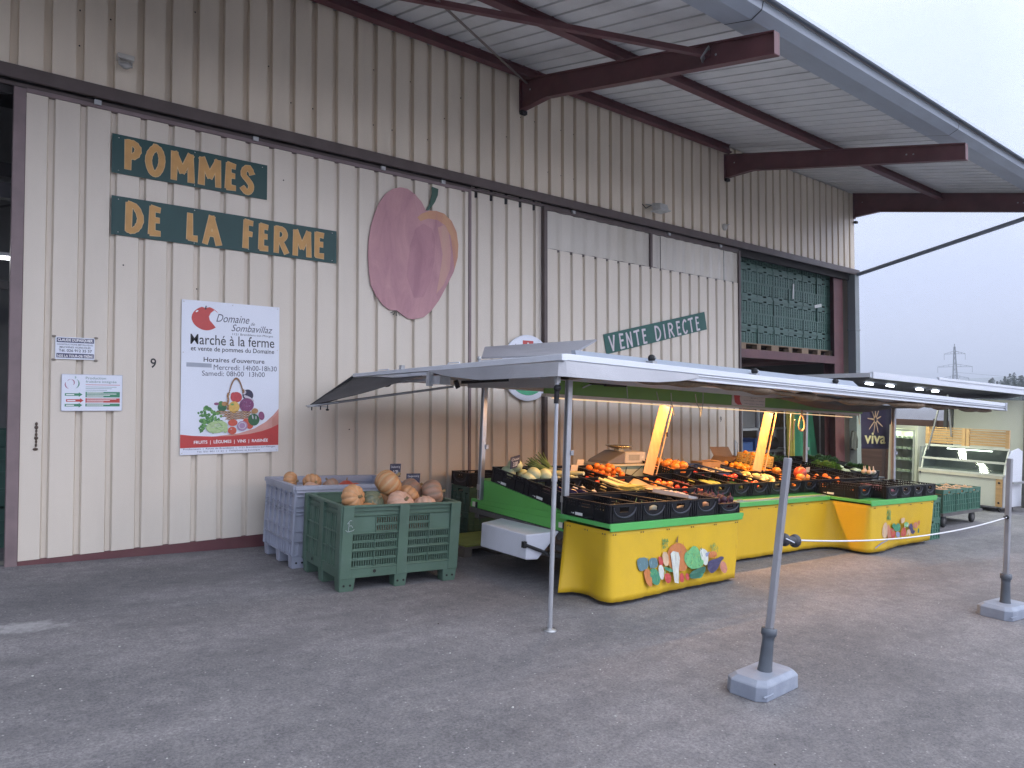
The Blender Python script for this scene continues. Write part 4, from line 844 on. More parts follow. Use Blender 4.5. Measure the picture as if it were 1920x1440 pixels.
# roof
def rh(v): return 2.095-.033*(v-4.15)
b = MB(); b.hexa([(4.5, 5.35, 1.99), (11.45, 5.35, 1.99), (11.45, 6.6, 1.96), (4.5, 6.6, 1.96)], [(4.5, 5.35, 2.05), (11.45, 5.35, 2.05), (11.45, 6.6, 2.02), (4.5, 6.6, 2.02)]); b.hexa([(3.72, 6.55, 1.955), (11.45, 6.55, 1.97), (11.45, 7.65, 1.93), (3.72, 7.65, 1.93)], [(3.72, 6.55, 1.975), (11.45, 6.55, 1.99), (11.45, 7.65, 1.95), (3.72, 7.65, 1.95)])
tb(b, 'roof_panel', mat('roof_grey_white', (.60, .61, .64), .5, .05, 2))
b = MB()      # front aluminium profile, two stepped bands
for y0, y1, z0, z1, m_ in ((4.135, 4.175, 2.085, 2.135, 1), (4.15, 4.20, 2.04, 2.085, 0), (4.13, 4.15, 2.062, 2.072, 1), (4.142, 4.19, 2.018, 2.04, 1)):
    b.hexa([(3.70, y0, z0-.005), (13.40, y0, z0+.028), (13.40, y1, z0+.028), (3.70, y1, z0-.005)], [(3.70, y0, z1-.005), (13.40, y0, z1+.028), (13.40, y1, z1+.028), (3.70, y1, z1-.005)], m_)
b.hexa([(3.66, 4.13, 2.075), (3.72, 4.13, 2.075), (3.72, 7.70, 1.945), (3.66, 7.70, 1.945)], [(3.66, 4.13, 2.125), (3.72, 4.13, 2.125), (3.72, 7.70, 1.985), (3.66, 7.70, 1.985)], 1)
b.hexa([(3.675, 6.1, 1.962), (3.73, 6.1, 1.962), (3.73, 7.68, 1.905), (3.675, 7.68, 1.905)], [(3.675, 6.1, 2.0), (3.73, 6.1, 2.0), (3.73, 7.68, 1.945), (3.675, 7.68, 1.945)], 0)
b.bar((3.78, 6.2, 1.925), (3.78, 7.45, 1.88), .03, .03, 1)
b.box(13.36, 13.42, 4.12, 4.3, 2.04, 2.17, 0)
tb(b, 'awning_frame', [M_ALU, M_ALUW], bevel=.003)
b = MB()      # odd hooks and brackets on top of the side rail
b.tube([(3.69, 6.9, 1.99), (3.69, 6.9, 2.03), (3.69, 7.12, 2.025), (3.69, 7.14, 1.985)], .006, 6, 0); b.tube([(3.69, 5.55, 2.05), (3.69, 5.57, 2.085), (3.69, 5.75, 2.08), (3.69, 5.78, 2.04)], .006, 6, 0)
b.box(3.67, 3.71, 6.60, 6.65, 1.99, 2.07, 1); b.bar((3.69, 6.62, 2.0), (3.69, 6.35, 2.02), .02, .02, 1); b.box(3.67, 3.72, 6.05, 6.10, 1.86, 2.03, 1); b.box(3.70, 3.82, 5.9, 6.12, 1.88, 1.96, 1); b.ball((3.75, 7.05, 1.87), (.05, .06, .03), 8, 6, 2); b.tube([(3.69, 5.26, 2.0), (3.69, 5.26, 2.11)], .01, 6, 1); b.ball((3.69, 5.26, 2.115), .02, 8, 5, 1)
tb(b, 'rail_brackets', [M_ALUW, M_GALV, M_RUB])
def awn(a, t):
    u = 3.72+(13.38-3.72)*a; v = 4.17+(5.42-4.17)*t
    return (u, v, rh(v)+.022+.030*a*(1-t)-.05*sin(pi*t)*(1-.3*sin(40*a)*.3)-.012*t+.004*sin(30*a+8*t))
b = MB(); b.grid(awn, 60, 8); tb(b, 'awning_canvas', M_CANV, solid=.003)
b = MB(); b.grid(lambda a, t: (3.72+(4.66-3.72)*a, 5.35+(6.60-5.35)*t, 2.03-.033*(5.35+1.25*t-4.15)+.02-.03*sin(pi*a)*sin(pi*t)), 10, 10); tb(b, 'awning_canvas', M_CANV, solid=.003)
# valance hanging at the front left corner and along the side
VT = [(3.665, 6.05, 2.018), (3.665, 5.3, 2.032), (3.665, 4.135, 2.066), (3.675, 4.128, 2.066), (4.4, 4.128, 2.068), (5.36, 4.132, 2.072)]
VB = [(3.655, 6.05, 2.0), (3.66, 5.75, 1.955), (3.66, 5.2, 1.918), (3.63, 4.55, 1.935), (3.60, 4.08, 1.948), (3.72, 4.02, 1.945), (4.2, 4.05, 1.948), (4.75, 4.08, 1.972), (5.05, 4.10, 2.0), (5.36, 4.125, 2.05)]
T_ = resample(VT, 48); B_ = resample(VB, 48)
b = MB(); b.grid(lambda a, t: tuple(T_[int(round(a*48))][k]*(1-t)+B_[int(round(a*48))][k]*t+(.006*sin(a*38)*t if k == 1 else 0) for k in range(3)), 48, 6, 0, False); tb(b, 'valance', mat('valance_canvas', (.40, .40, .42), .8, .07, 2.5, bump=.25, bscale=7, dirt=(.27, .26, .27), dscale=1.8, damt=.4), solid=.004)
b = MB()      # rolled dark underside of the tarp behind the profile
def roll(a, t):
    u = 3.9+9.3*a; th = t*2*pi; r = .045+.018*sin(u*5.1)+.012*sin(u*11.7)
    return (u, 4.33+.07*sin(u*1.7)+r*1.6*cos(th), 1.985+.03*a-.02*sin(u*.9)+r*.75*sin(th))
b.grid(roll, 150, 10); tb(b, 'rolled_tarp', mat('tan_tarp', (.20, .14, .09), .8, .3, 7, bump=.5, bscale=14, stretch=(3, 1, 1)))
b = MB()
def droop(a, t):
    u = 8.3+3.3*a; v = 4.75+.5*t
    return (u, v, 2.0-.115*sin(pi*min(1, a*1.05))*sin(pi*t)**.6-.02*t+.008*sin(17*a))
b.grid(droop, 30, 8); tb(b, 'sagging_tarp', M_DCANV, solid=.003)
# rear canvas flap at the left end with its hem tube and strut
b = MB(); A_, B2, C_ = Vector((3.69, 7.72, 1.95)), Vector((3.70, 6.15, 1.965)), Vector((3.02, 7.33, 1.60))
def tri(a, t):
    p = A_*(1-a)+B2*a; q = C_*(1-t)+p*t
    return (q.x, q.y, q.z-.05*sin(pi*t)*sin(pi*a)+.008*sin(9*a+5*t))
b.grid(tri, 14, 12); tb(b, 'canvas_flap', M_DCANV, solid=.004)
b = MB(); b.tube([(3.69, 7.74, 1.955), (3.02, 7.33, 1.597)], .016, 8); b.tube([(2.98, 7.32, 1.59), (4.30, 6.55, 1.885)], .013, 8, 1); b.box(2.96, 3.2, 7.28, 7.32, 1.588, 1.60, 1)
for x, y, z in ((3.02, 7.3, 1.56), (3.10, 7.26, 1.57)): b.tube([(x, y, z+.03), (x, y, z-.01)], .006, 6)
b.ball((3.16, 7.22, 1.565), (.02, .02, .012), 8, 5); b.tube([(3.16, 7.22, 1.57), (3.16, 7.22, 1.62)], .005, 6)
tb(b, 'flap_strut', [M_RUB, M_GALV])
b = MB(); b.hexa([(4.45, 6.5, 1.88), (4.5, 6.5, 1.88), (4.62, 5.2, 1.90), (4.57, 5.2, 1.90)], [(4.45, 6.5, 2.0), (4.5, 6.5, 2.0), (4.62, 5.2, 2.03), (4.57, 5.2, 2.03)]); b.box(4.56, 4.57, 5.55, 5.70, 1.93, 1.97, 1); b.bar((4.3, 6.4, 1.93), (4.3, 5.6, 1.96), .02, .03, 1); b.bar((4.3, 6.52, 1.95), (4.34, 6.52, 1.87), .02, .05, 1)
tb(b, 'end_board', [mat('pale_end_board', (.50, .49, .48), .5), M_RUB])
# fascia with warm lights
b = MB(); b.hexa([(4.63, 5.40, 1.845), (11.21, 5.40, 1.868), (11.21, 5.44, 1.868), (4.63, 5.44, 1.845)], [(4.63, 5.40, 2.02), (11.21, 5.40, 2.05), (11.21, 5.44, 2.05), (4.63, 5.44, 2.02)]); fascia = tb(b, 'fascia_board', M_FASC)
b = MB(); b.hexa([(4.62, 5.385, 1.815), (11.10, 5.385, 1.838), (11.10, 5.46, 1.838), (4.62, 5.46, 1.815)], [(4.62, 5.385, 1.846), (11.10, 5.385, 1.869), (11.10, 5.46, 1.869), (4.62, 5.46, 1.846)]); tb(b, 'light_rail', mat('beige_rail', (.58, .50, .42), .5, .08, 6))
b = MB(); b.hexa([(7.74, 5.392, 1.862), (8.485, 5.392, 1.865), (8.485, 5.398, 1.865), (7.74, 5.398, 1.862)], [(7.74, 5.392, 2.018), (8.485, 5.392, 2.021), (8.485, 5.398, 2.021), (7.74, 5.398, 2.018)], 0)
FM = skirt_frame(7.74, 5.3915)
b.flat([(.03, 2.01), (.18, 2.015), (.165, 1.96), (.175, 1.92), (.22, 1.875), (.13, 1.87), (.06, 1.90)], .0002, .0006, FM, 1)
text(b, 'DOMAINE DE SOMBAVILLAZ', FM, .27, .72, 1.985, 2.003, .0012, 2); text(b, 'Bremblens', FM, .41, .57, 1.962, 1.976, .0012, 2); text(b, 'FRUITS | LÉGUMES | VINS | RAISINÉE', FM, .25, .72, 1.925, 1.942, .0012, 2); text(b, 'Horaires | Marché', FM, .28, .70, 1.882, 1.900, .0012, 2)
tb(b, 'name_panel', [mat('pale_pink_panel', (.60, .53, .50), .5), M_RED, M_NAVY], fascia)
b = MB(); b.bar((5.1, 5.37, 1.93), (5.22, 5.37, 1.975), .012, .012, 1); b.tube([(5.2, 5.37, 1.975), (5.75, 5.37, 1.99)], .008, 8, 0); b.tube([(5.42, 5.37, 1.98), (5.75, 5.37, 1.99)], .018, 10, 0); b.bar((5.72, 5.37, 1.985), (5.80, 5.37, 2.03), .012, .012, 1); tb(b, 'gas_strut', [M_RUB, M_GALV])
M_CORD = mat('cord_grey', (.42, .42, .38), .7)
for k, (u, h, l, s) in enumerate(((5.75, 1.98, .12, .01), (6.25, 1.95, .10, .02), (6.50, 1.95, .26, .05), (6.95, 1.96, .22, .09), (7.10, 2.0, .30, -.03), (11.0, 1.86, .16, .03), (11.45, 1.95, .2, .06))):
    b = MB(); b.tube([(u, 5.36, h), (u+s*.3, 5.35, h-l*.5), (u+s*1.4, 5.35, h-l)], .006, 6); tb(b, 'tie_cord', M_CORD)
b = MB(); P = [(9.36, 5.36, 1.86), (9.36, 5.36, 1.80)]+[(9.365+.085*sin(a)*(.35+.65*min(1, (a if a < pi else 2*pi-a)/2.2)), 5.36, 1.68+.115*cos(a)) for a in [2*pi*i/18 for i in range(19)]]
b.tube(P, .012, 8, 0); b.tube([(9.18, 5.42, 1.83), (9.2, 5.44, 1.1)], .006, 6, 1); b.tube([(9.42, 5.5, 1.72), (9.72, 5.7, 1.42)], .008, 6, 1); tb(b, 'strap_loop', [mat('tan_strap', (.50, .32, .20), .7), M_GALV])
def warm_lamp(u, v, h, w, tilt=0.0):
    b = MB(); b.lathe([(0, .07), (.03, .07), (.075, .0), (.07, .0), (.025, .062), (0, .062)], 16, 0, Matrix.Translation((u, v, h))); o = tb(b, 'lamp_shade', mat('lamp_shade_grey', (.25, .23, .2), .5))
    b = MB(); b.ball((u, v, h+.012), .03, 10, 7); bo = tb(b, 'bulb', mat('warm_bulb', (1, .8, .5), .5, 0, emit=(1, .58, .22), estr=25), o)
    l = bpy.data.lights.new('bulb_light', 'SPOT'); l.energy = w; l.color = (1, .50, .17); l.spot_size = radians(158); l.spot_blend = .5; l.shadow_soft_size = .035
    lo = bpy.data.objects.new('bulb_light', l); COL.objects.link(lo); lo.parent = trailer; lo.location = (u-TU, v-TV, h-.03); lo.rotation_euler = (tilt, 0, 0)
warm_lamp(6.72, 5.56, 1.885, 5); warm_lamp(8.98, 5.56, 1.90, 8)
b = MB(); b.box(4.75, 10.95, 5.425, 5.445, 1.800, 1.812); tb(b, 'light_strip', mat('warm_strip', (1, .85, .6), .5, 0, emit=(1, .62, .28), estr=0.5))
for u_, e_ in ((6.1, 28), (8.6, 36), (10.4, 10)):
    l = bpy.data.lights.new('strip_light', 'AREA'); l.shape = 'RECTANGLE'; l.size = 2.3; l.size_y = .03; l.energy = e_; l.color = (1, .48, .15); lo = bpy.data.objects.new('strip_light', l); COL.objects.link(lo); lo.parent = trailer; lo.location = (u_-TU, 5.435-TV, 1.796)
# plate and lid on top of the roof
b = MB(); b.hexa([(3.97, 4.28, 2.09), (8.80, 4.28, 2.135), (8.80, 4.34, 2.135), (3.97, 4.34, 2.09)], [(4.05, 4.40, 2.195), (8.82, 4.40, 2.235), (8.82, 4.45, 2.235), (4.05, 4.45, 2.195)]); tb(b, 'roof_plate', mat('blue_grey_plate', (.30, .34, .40), .45, .06, 3))
for u in (4.90, 6.52, 8.20):
    b = MB(); b.ball((u, 4.30, 2.195), .035, 12, 8, 0); b.box(u-.03, u+.03, 4.26, 4.34, 2.10, 2.17, 1); b.ball((u+.012, 4.27, 2.20), .012, 8, 5, 1); tb(b, 'roof_knob', [M_RUB, M_GALV])
b = MB(); b.hexa([(4.375, 4.78, 2.185), (4.375, 6.16, 2.185), (4.66, 6.50, 2.335), (4.56, 4.66, 2.332)], [(4.37, 4.78, 2.20), (4.37, 6.16, 2.20), (4.655, 6.50, 2.35), (4.555, 4.66, 2.347)]); tb(b, 'roof_lid', mat('lid_grey', (.42, .42, .45), .5, .04, 2))
b = MB(); b.hexa([(3.80, 4.40, 2.09), (4.50, 4.70, 2.09), (4.50, 6.2, 2.09), (4.30, 6.2, 2.08)], [(3.95, 4.45, 2.15), (4.45, 4.78, 2.18), (4.45, 6.16, 2.18), (4.36, 6.16, 2.17)]); tb(b, 'roof_hatch', M_ALUW)
# ---------------------------------------------------------------- crates on the stall
M_CRATE = mat('black_crate_plastic', (.0075, .0078, .010), 0.42, 0.2, 10, spec=.25)
M_CRATE2 = mat('black_crate_grip', (.03, .033, .048), 0.35, 0.2, 10)
M_STK = mat('sticker_white', (.75, .75, .73), .5)
def crate_mesh(L=.6, W=.4, H=.165):
    b = MB(); t = .012; a = W/2; c = L/2
    b.box(-a, a, -c, c, 0, .012)
    for s in (-1, 1):
        x0, x1 = (s*a-t, s*a) if s > 0 else (s*a, s*a+t)
        b.box(x0, x1, -c+t, c-t, .012, H*.62)
        b.box(x0, x1, -c+t, c-t, H*.70, H*.80); b.box(x0-.004, x1+.004, -c, c, H*.92, H)
        y = -c+t; k = 0
        while y < c-t-.01:
            w = .020
            if not (-.055 < y < .04): b.box(x0, x1, y, y+w, H*.62, H*.70); b.box(x0, x1, y, y+w, H*.80, H*.92)
            y += .034
        for y in (-c+.03, -c*.4, c*.4-.03, c-.05): b.box(s*a if s > 0 else s*a-.008, s*a+.008 if s > 0 else s*a, y, y+.022, .0, H*.92)
    for s in (-1, 1):
        y0, y1 = (s*c-t, s*c) if s > 0 else (s*c, s*c+t)
        b.box(-a, a, y0, y1, .012, H*.55); b.box(-a, -.06, y0, y1, H*.55, H*.92); b.box(.06, a, y0, y1, H*.55, H*.92); b.box(-a, a, y0-.004, y1+.004, H*.92, H); b.box(-.06, .06, y0, y1, H*.82, H*.92)
        P = [(.145*cos(q), s*(c+.004), H*.80+.55*H*sin(q)) for q in [pi+pi*i/12 for i in range(13)]]
        b.tube(P, .008, 6, 1)
        for x in (-a+.01, -a+.045, a-.055, a-.02): b.box(x, x+.012, (s*c if s > 0 else s*c-.007), (s*c+.007 if s > 0 else s*c), .0, H*.92)
    return b
CR = [None]
CR_LABEL = {}
def make_crate(M, label, group, cat='crate'):
    if CR[0] is None:
        t = thing('black_crate', label, cat, M, group); crate_mesh().build('crate_body', [M_CRATE, M_CRATE2], t)
        b = MB(); b.box(-.2095, -.2085, .02, .115, .018, .044, 0); b.box(-.2095, -.2085, .13, .15, .026, .036, 0); b.box(-.2095, -.2085, .16, .168, .03, .036, 0); b.build('label_sticker', M_STK, t)
        CR[0] = t; return t
    c = copy_tree(CR[0], M, label); c['group'] = group; return c
# produce library: name -> mesh
PM = {}
def lib(name, fn, mats):
    b = MB(); fn(b); PM[name] = b.mesh(name, mats)
def produce_mats(n, c, c2=None, **k): return [mat('prod_'+n, c, k.get('rough', .38), k.get('var', .16), k.get('scale', 14), dirt=k.get('dirt'), dscale=20, damt=.5), mat('prod_stalk_'+n, c2 or (.10, .18, .04), .6, .2)]
def f_round(r, sq=.85, ribs=0, amp=.0, stalk=.25, nu=14):
    def f(b):
        fn = (lambda a, p: 1-amp*(.5+.5*cos(ribs*a))*cos(p)) if ribs else None
        b.ball((0, 0, r*sq), (r, r, r*sq), nu*2 if ribs else nu, 10, 0, fn)
        if stalk: b.tube([(0, 0, r*sq*1.9), (r*.06, 0, r*sq*2+r*stalk)], [r*.10, r*.07], 6, 1)
    return f
def f_long(l, r, bend=.1, taper=.5, n=9, tip=None):
    def f(b):
        P = [(bend*l*sin(pi*i/n), -l/2+l*i/n, r) for i in range(n+1)]
        R_ = [max(.12*r, r*(1-taper*abs(i/n-.38)**1.6*2.0)*min(1, .35+3.0*i/n)*min(1, .35+3.0*(1-i/n))) for i in range(n+1)]
        b.tube(P, R_, 9, 0)
        if tip: b.tube([P[-1], (P[-1][0], P[-1][1]+tip, r*1.1)], [r*.35, r*.2], 6, 1)
    return f
def f_leek(b):
    b.tube([(0, -.26, .022), (0, -.05, .022), (0, .08, .026)], [.018, .019, .021], 8, 1)
    for k in range(6):
        a = -.5+k*.2; b.tube([(0, .05, .026), (a*.03, .18, .035+.01*(k % 3)), (a*.12, .34, .05+.03*(k % 3))], [.019, .014, .004], 6, 0)
def f_leafhead(r, n=46, c=1):
    def f(b):
        rnd = random.Random(5)
        b.ball((0, 0, r*.75), (r*.72, r*.72, r*.65), 12, 8, 0)
        for i in range(n):
            a = rnd.uniform(0, 2*pi); e = rnd.uniform(-.1, 1.35); d = Vector((cos(a)*cos(e), sin(a)*cos(e), sin(e)*.9)); p = d*r*rnd.uniform(.75, 1.02)+Vector((0, 0, r*.7))
            t = Vector((-sin(a), cos(a), 0)); u = (d*.55+Vector((0, 0, .8))).normalized(); s = r*rnd.uniform(.28, .46)
            q = [p-t*s-u*s*.5, p+t*s-u*s*.5, p+t*s*.9+u*s*.6+d*s*.35, p+u*s*.9+d*s*.5, p-t*s*.9+u*s*.6+d*s*.35]
            b.add(q, [(0, 1, 2, 3, 4)], rnd.choice((0, 0, 1)))
    return f
lib('tomato', f_round(.036, .82, 5, .05, .12), produce_mats('tomato', (.60, .055, .02), rough=.2))
lib('orange_tomato', f_round(.040, .8, 6, .07, .12), produce_mats('orange_tomato', (.75, .25, .03), rough=.22))
lib('orange_squash', f_round(.062, .78, 9, .09, .45), produce_mats('orange_squash', (.72, .26, .035), (.30, .22, .08)))
lib('mini_pumpkin', f_round(.040, .95, 8, .12, .5), produce_mats('mini_pumpkin', (.78, .20, .015), (.30, .22, .08)))
lib('red_squash', f_round(.098, 1.0, 0, 0, .3), produce_mats('red_squash', (.46, .075, .045), (.3, .2, .1)))
lib('orange', f_round(.037, .97, 0, 0, .06), produce_mats('orange', (.80, .33, .02), rough=.4))
lib('apricot', f_round(.026, .95, 0, 0, .05), produce_mats('apricot', (.78, .30, .06), rough=.45))
lib('pale_gourd', f_long(.20, .036, .05, .8, 9, .02), produce_mats('pale_gourd', (.72, .60, .26), (.3, .3, .1)))
lib('courgette', f_long(.21, .020, .06, .3, 9, .02), produce_mats('courgette', (.38, .42, .09), rough=.3))
lib('cucumber', f_long(.24, .022, .05, .3), produce_mats('cucumber', (.02, .07, .02), rough=.3))
lib('aubergine', f_long(.20, .042, .06, .9, 9, .03), produce_mats('aubergine', (.02, .012, .045), (.05, .12, .04), rough=.15))
lib('red_pepper', f_long(.10, .038, .03, .5, 8, .03), produce_mats('red_pepper', (.58, .06, .03), rough=.2))
lib('white_onion', f_round(.036, .9, 0, 0, .5), produce_mats('white_onion', (.66, .58, .50), (.55, .45, .3), rough=.35))
lib('brown_onion', f_round(.038, .85, 0, 0, .5), produce_mats('brown_onion', (.62, .34, .16), (.5, .36, .2), rough=.35))
lib('potato', f_long(.085, .027, .04, .3, 8), produce_mats('potato', (.55, .36, .26), rough=.6))
lib('beetroot', f_round(.036, .95, 0, 0, .9), produce_mats('beetroot', (.055, .018, .03), (.20, .03, .06), rough=.6))
lib('cabbage', f_round(.085, .85, 7, .05, .0), produce_mats('cabbage', (.50, .56, .33), rough=.45))
lib('pale_melon', f_long(.19, .055, .03, .9, 10, .02), produce_mats('pale_melon', (.58, .66, .34), rough=.35))
lib('leek', f_leek, [mat('leek_green', (.12, .19, .07), .5, .3, 20), mat('leek_white', (.55, .56, .36), .45, .1)])
lib('yellow_leek', f_leek, [mat('celery_green', (.50, .47, .14), .5, .25, 20), mat('celery_pale', (.70, .62, .32), .45, .1)])
lib('fennel', f_round(.05, .8, 5, .15, .9), produce_mats('fennel', (.58, .60, .48), (.25, .35, .12)))
lib('carrot', f_long(.15, .015, .03, .9), produce_mats('carrot', (.72, .22, .025), rough=.5))
lib('parsnip', f_long(.22, .024, .03, .9), produce_mats('parsnip', (.66, .52, .32), rough=.6))
lib('lettuce', f_leafhead(.11), [mat('lettuce_green', (.14, .33, .05), .5, .3, 20), mat('lettuce_pale', (.32, .50, .10), .5, .25, 20)])
lib('dark_lettuce', f_leafhead(.10), [mat('chard_green', (.03, .10, .025), .5, .3, 20), mat('chard_green2', (.06, .16, .04), .5, .25, 20)])
def heap(name, label, M, mats, r, n, sq=.8, w=.17, l=.27, z0=.015, h=.07, cat='produce'):
    """a heap of things far too small to count"""
    b = MB(); rnd = random.Random(sum(map(ord, name))+n)
    b.box(-w, w, -l, l, .012, z0+.02, 0)
    for i in range(n):
        x = rnd.uniform(-w, w); y = rnd.uniform(-l, l); z = z0+h*(1-.35*(x/w)**2-.35*(y/l)**2)*rnd.uniform(.75, 1); s = r*rnd.uniform(.75, 1.25)
        b.ball((x, y, z), (s, s*rnd.uniform(.8, 1.4), s*sq), 7, 5, rnd.randrange(len(mats)))
    o = b.build(name, mats); put(o, M); tag(o, label, cat, kind='stuff'); return o
NFILL = [0]
def fill(key, M, label, group, n, z=.02, layers=1, w=.165, l=.25, jit=.35, rz=None, tip=0.25, name=None, cat='vegetable', scl=(.88, 1.12), rows=None):
    """n pieces lying in the crate whose frame is M"""
    rnd = random.Random(n*31+len(label)*7+len(key)); per = math.ceil(n/layers); made = 0
    me = PM[key]; dx = max(v.co.x for v in me.vertices)-min(v.co.x for v in me.vertices); dy = max(v.co.y for v in me.vertices)-min(v.co.y for v in me.vertices); dz = max(v.co.z for v in me.vertices)
    for k in range(layers):
        cols = rows[0] if rows else max(1, round(sqrt(per*(w/dx)/(l/dy)))); rws = math.ceil(per/cols)
        for i in range(per):
            if made >= n: break
            c_, r_ = i % cols, i // cols
            fx_ = 0 if cols == 1 else (c_/(cols-1)*2-1); fy_ = 0 if rws == 1 else (r_/(rws-1)*2-1)
            x = fx_*max(0, w-dx/2)*(1-.12*k)+rnd.uniform(-1, 1)*dx*.25*jit+(.3*dx*(k % 2)); y = fy_*max(0, l-dy/2)*(1-.12*k)+rnd.uniform(-1, 1)*dy*.25*jit
            x = max(-.19+dx*.4, min(.19-dx*.4, x)) if w < .2 else x
            zz = z+k*dz*.62+rnd.uniform(0, .012)
            a = rnd.uniform(0, 2*pi) if rz is None else rz+rnd.gauss(0, .12)
            o = bpy.data.objects.new(name or key, me); COL.objects.link(o)
            s = rnd.uniform(*scl)
            o.matrix_world = M @ Matrix.Translation((x, y, zz)) @ Matrix.Rotation(a, 4, 'Z') @ Matrix.Rotation(rnd.gauss(0, tip), 4, 'X') @ Matrix.Rotation(rnd.gauss(0, tip), 4, 'Y') @ Matrix.Scale(s, 4)
            tag(o, label, cat, group); made += 1; NFILL[0] += 1
ORD = ['first', 'second', 'third', 'fourth', 'fifth', 'sixth', 'seventh', 'eighth', 'ninth', 'tenth', 'eleventh', 'twelfth', 'thirteenth', 'fourteenth', 'fifteenth', 'sixteenth', 'seventeenth', 'eighteenth']
def crate_at(u, v, h, slope=0.0, rz=0.0): return ground_m(u, v, h, rz, slope)
SL = math.atan(.1227)
GC = 'black vegetable crates on the market stall'
# front row on the left counter
H1 = .713
R1 = [('leafy greens', lambda M: heap('kale_heap', 'dull green kale leaves in the left front corner crate', M, [mat('kale', (.10, .14, .08), .6, .3), mat('kale2', (.18, .22, .12), .6, .3)], .028, 60, .4, .16, .26, .015, .04)),
      ('white fennel bulbs', lambda M: fill('fennel', M, 'pale fennel bulb in the second front crate of the left counter', 'fennel bulbs in a front crate', 7, layers=1)),
      ('thin white stalks', lambda M: fill('parsnip', M, 'white root lying in the middle front crate of the left counter', 'white roots in a front crate', 6, rz=.2, name='white_root')),
      ('pinkish potatoes', lambda M: fill('potato', M, 'pinkish potato in the front crate beside the beetroots', 'potatoes in a front crate', 16, layers=2)),
      ('dark beetroots', None)]
for k, (nm, fn) in enumerate(R1):
    M = crate_at(4.805+.40*k, 4.755, H1)
    if k < 4:
        make_crate(M, 'black crate of %s, %s from the stall corner in the front row' % (nm, ORD[k]), GC); fn(M)
    else:
        t = thing('shallow_crate', 'shallow black crate of dark beetroots at the right end of the left counter', 'crate', M, GC)
        crate_mesh(.6, .36, .10).build('crate_body', [M_CRATE, M_CRATE2], t)
        fill('beetroot', M, 'dark beetroot in the shallow crate at the counter end', 'beetroots in the shallow crate', 26, z=.03, layers=2, w=.16, l=.27)
# slanting cardboard tray across the front crates
M = ground_m(6.02, 4.86, .845, .25, radians(4), radians(9)); t = thing('cardboard_tray', 'pale cardboard tray with pinkish garlic lying across two front crates', 'tray', M)
b = MB(); b.box(-.13, .13, -.2, .2, 0, .006)
for x0, x1, y0, y1 in ((-.13, -.125, -.2, .2), (.125, .13, -.2, .2), (-.13, .13, -.2, -.195), (-.13, .13, .195, .2)): b.box(x0, x1, y0, y1, .006, .04)
b.build('tray_body', mat('grey_card', (.50, .47, .45), .7, .1), t)
heap('garlic_heap', 'pinkish garlic heaped in the pale cardboard tray', M, [mat('garlic_pink', (.62, .42, .36), .5, .2), mat('garlic_white', (.68, .60, .50), .5, .1)], .022, 44, .8, .10, .12, .012, .03)
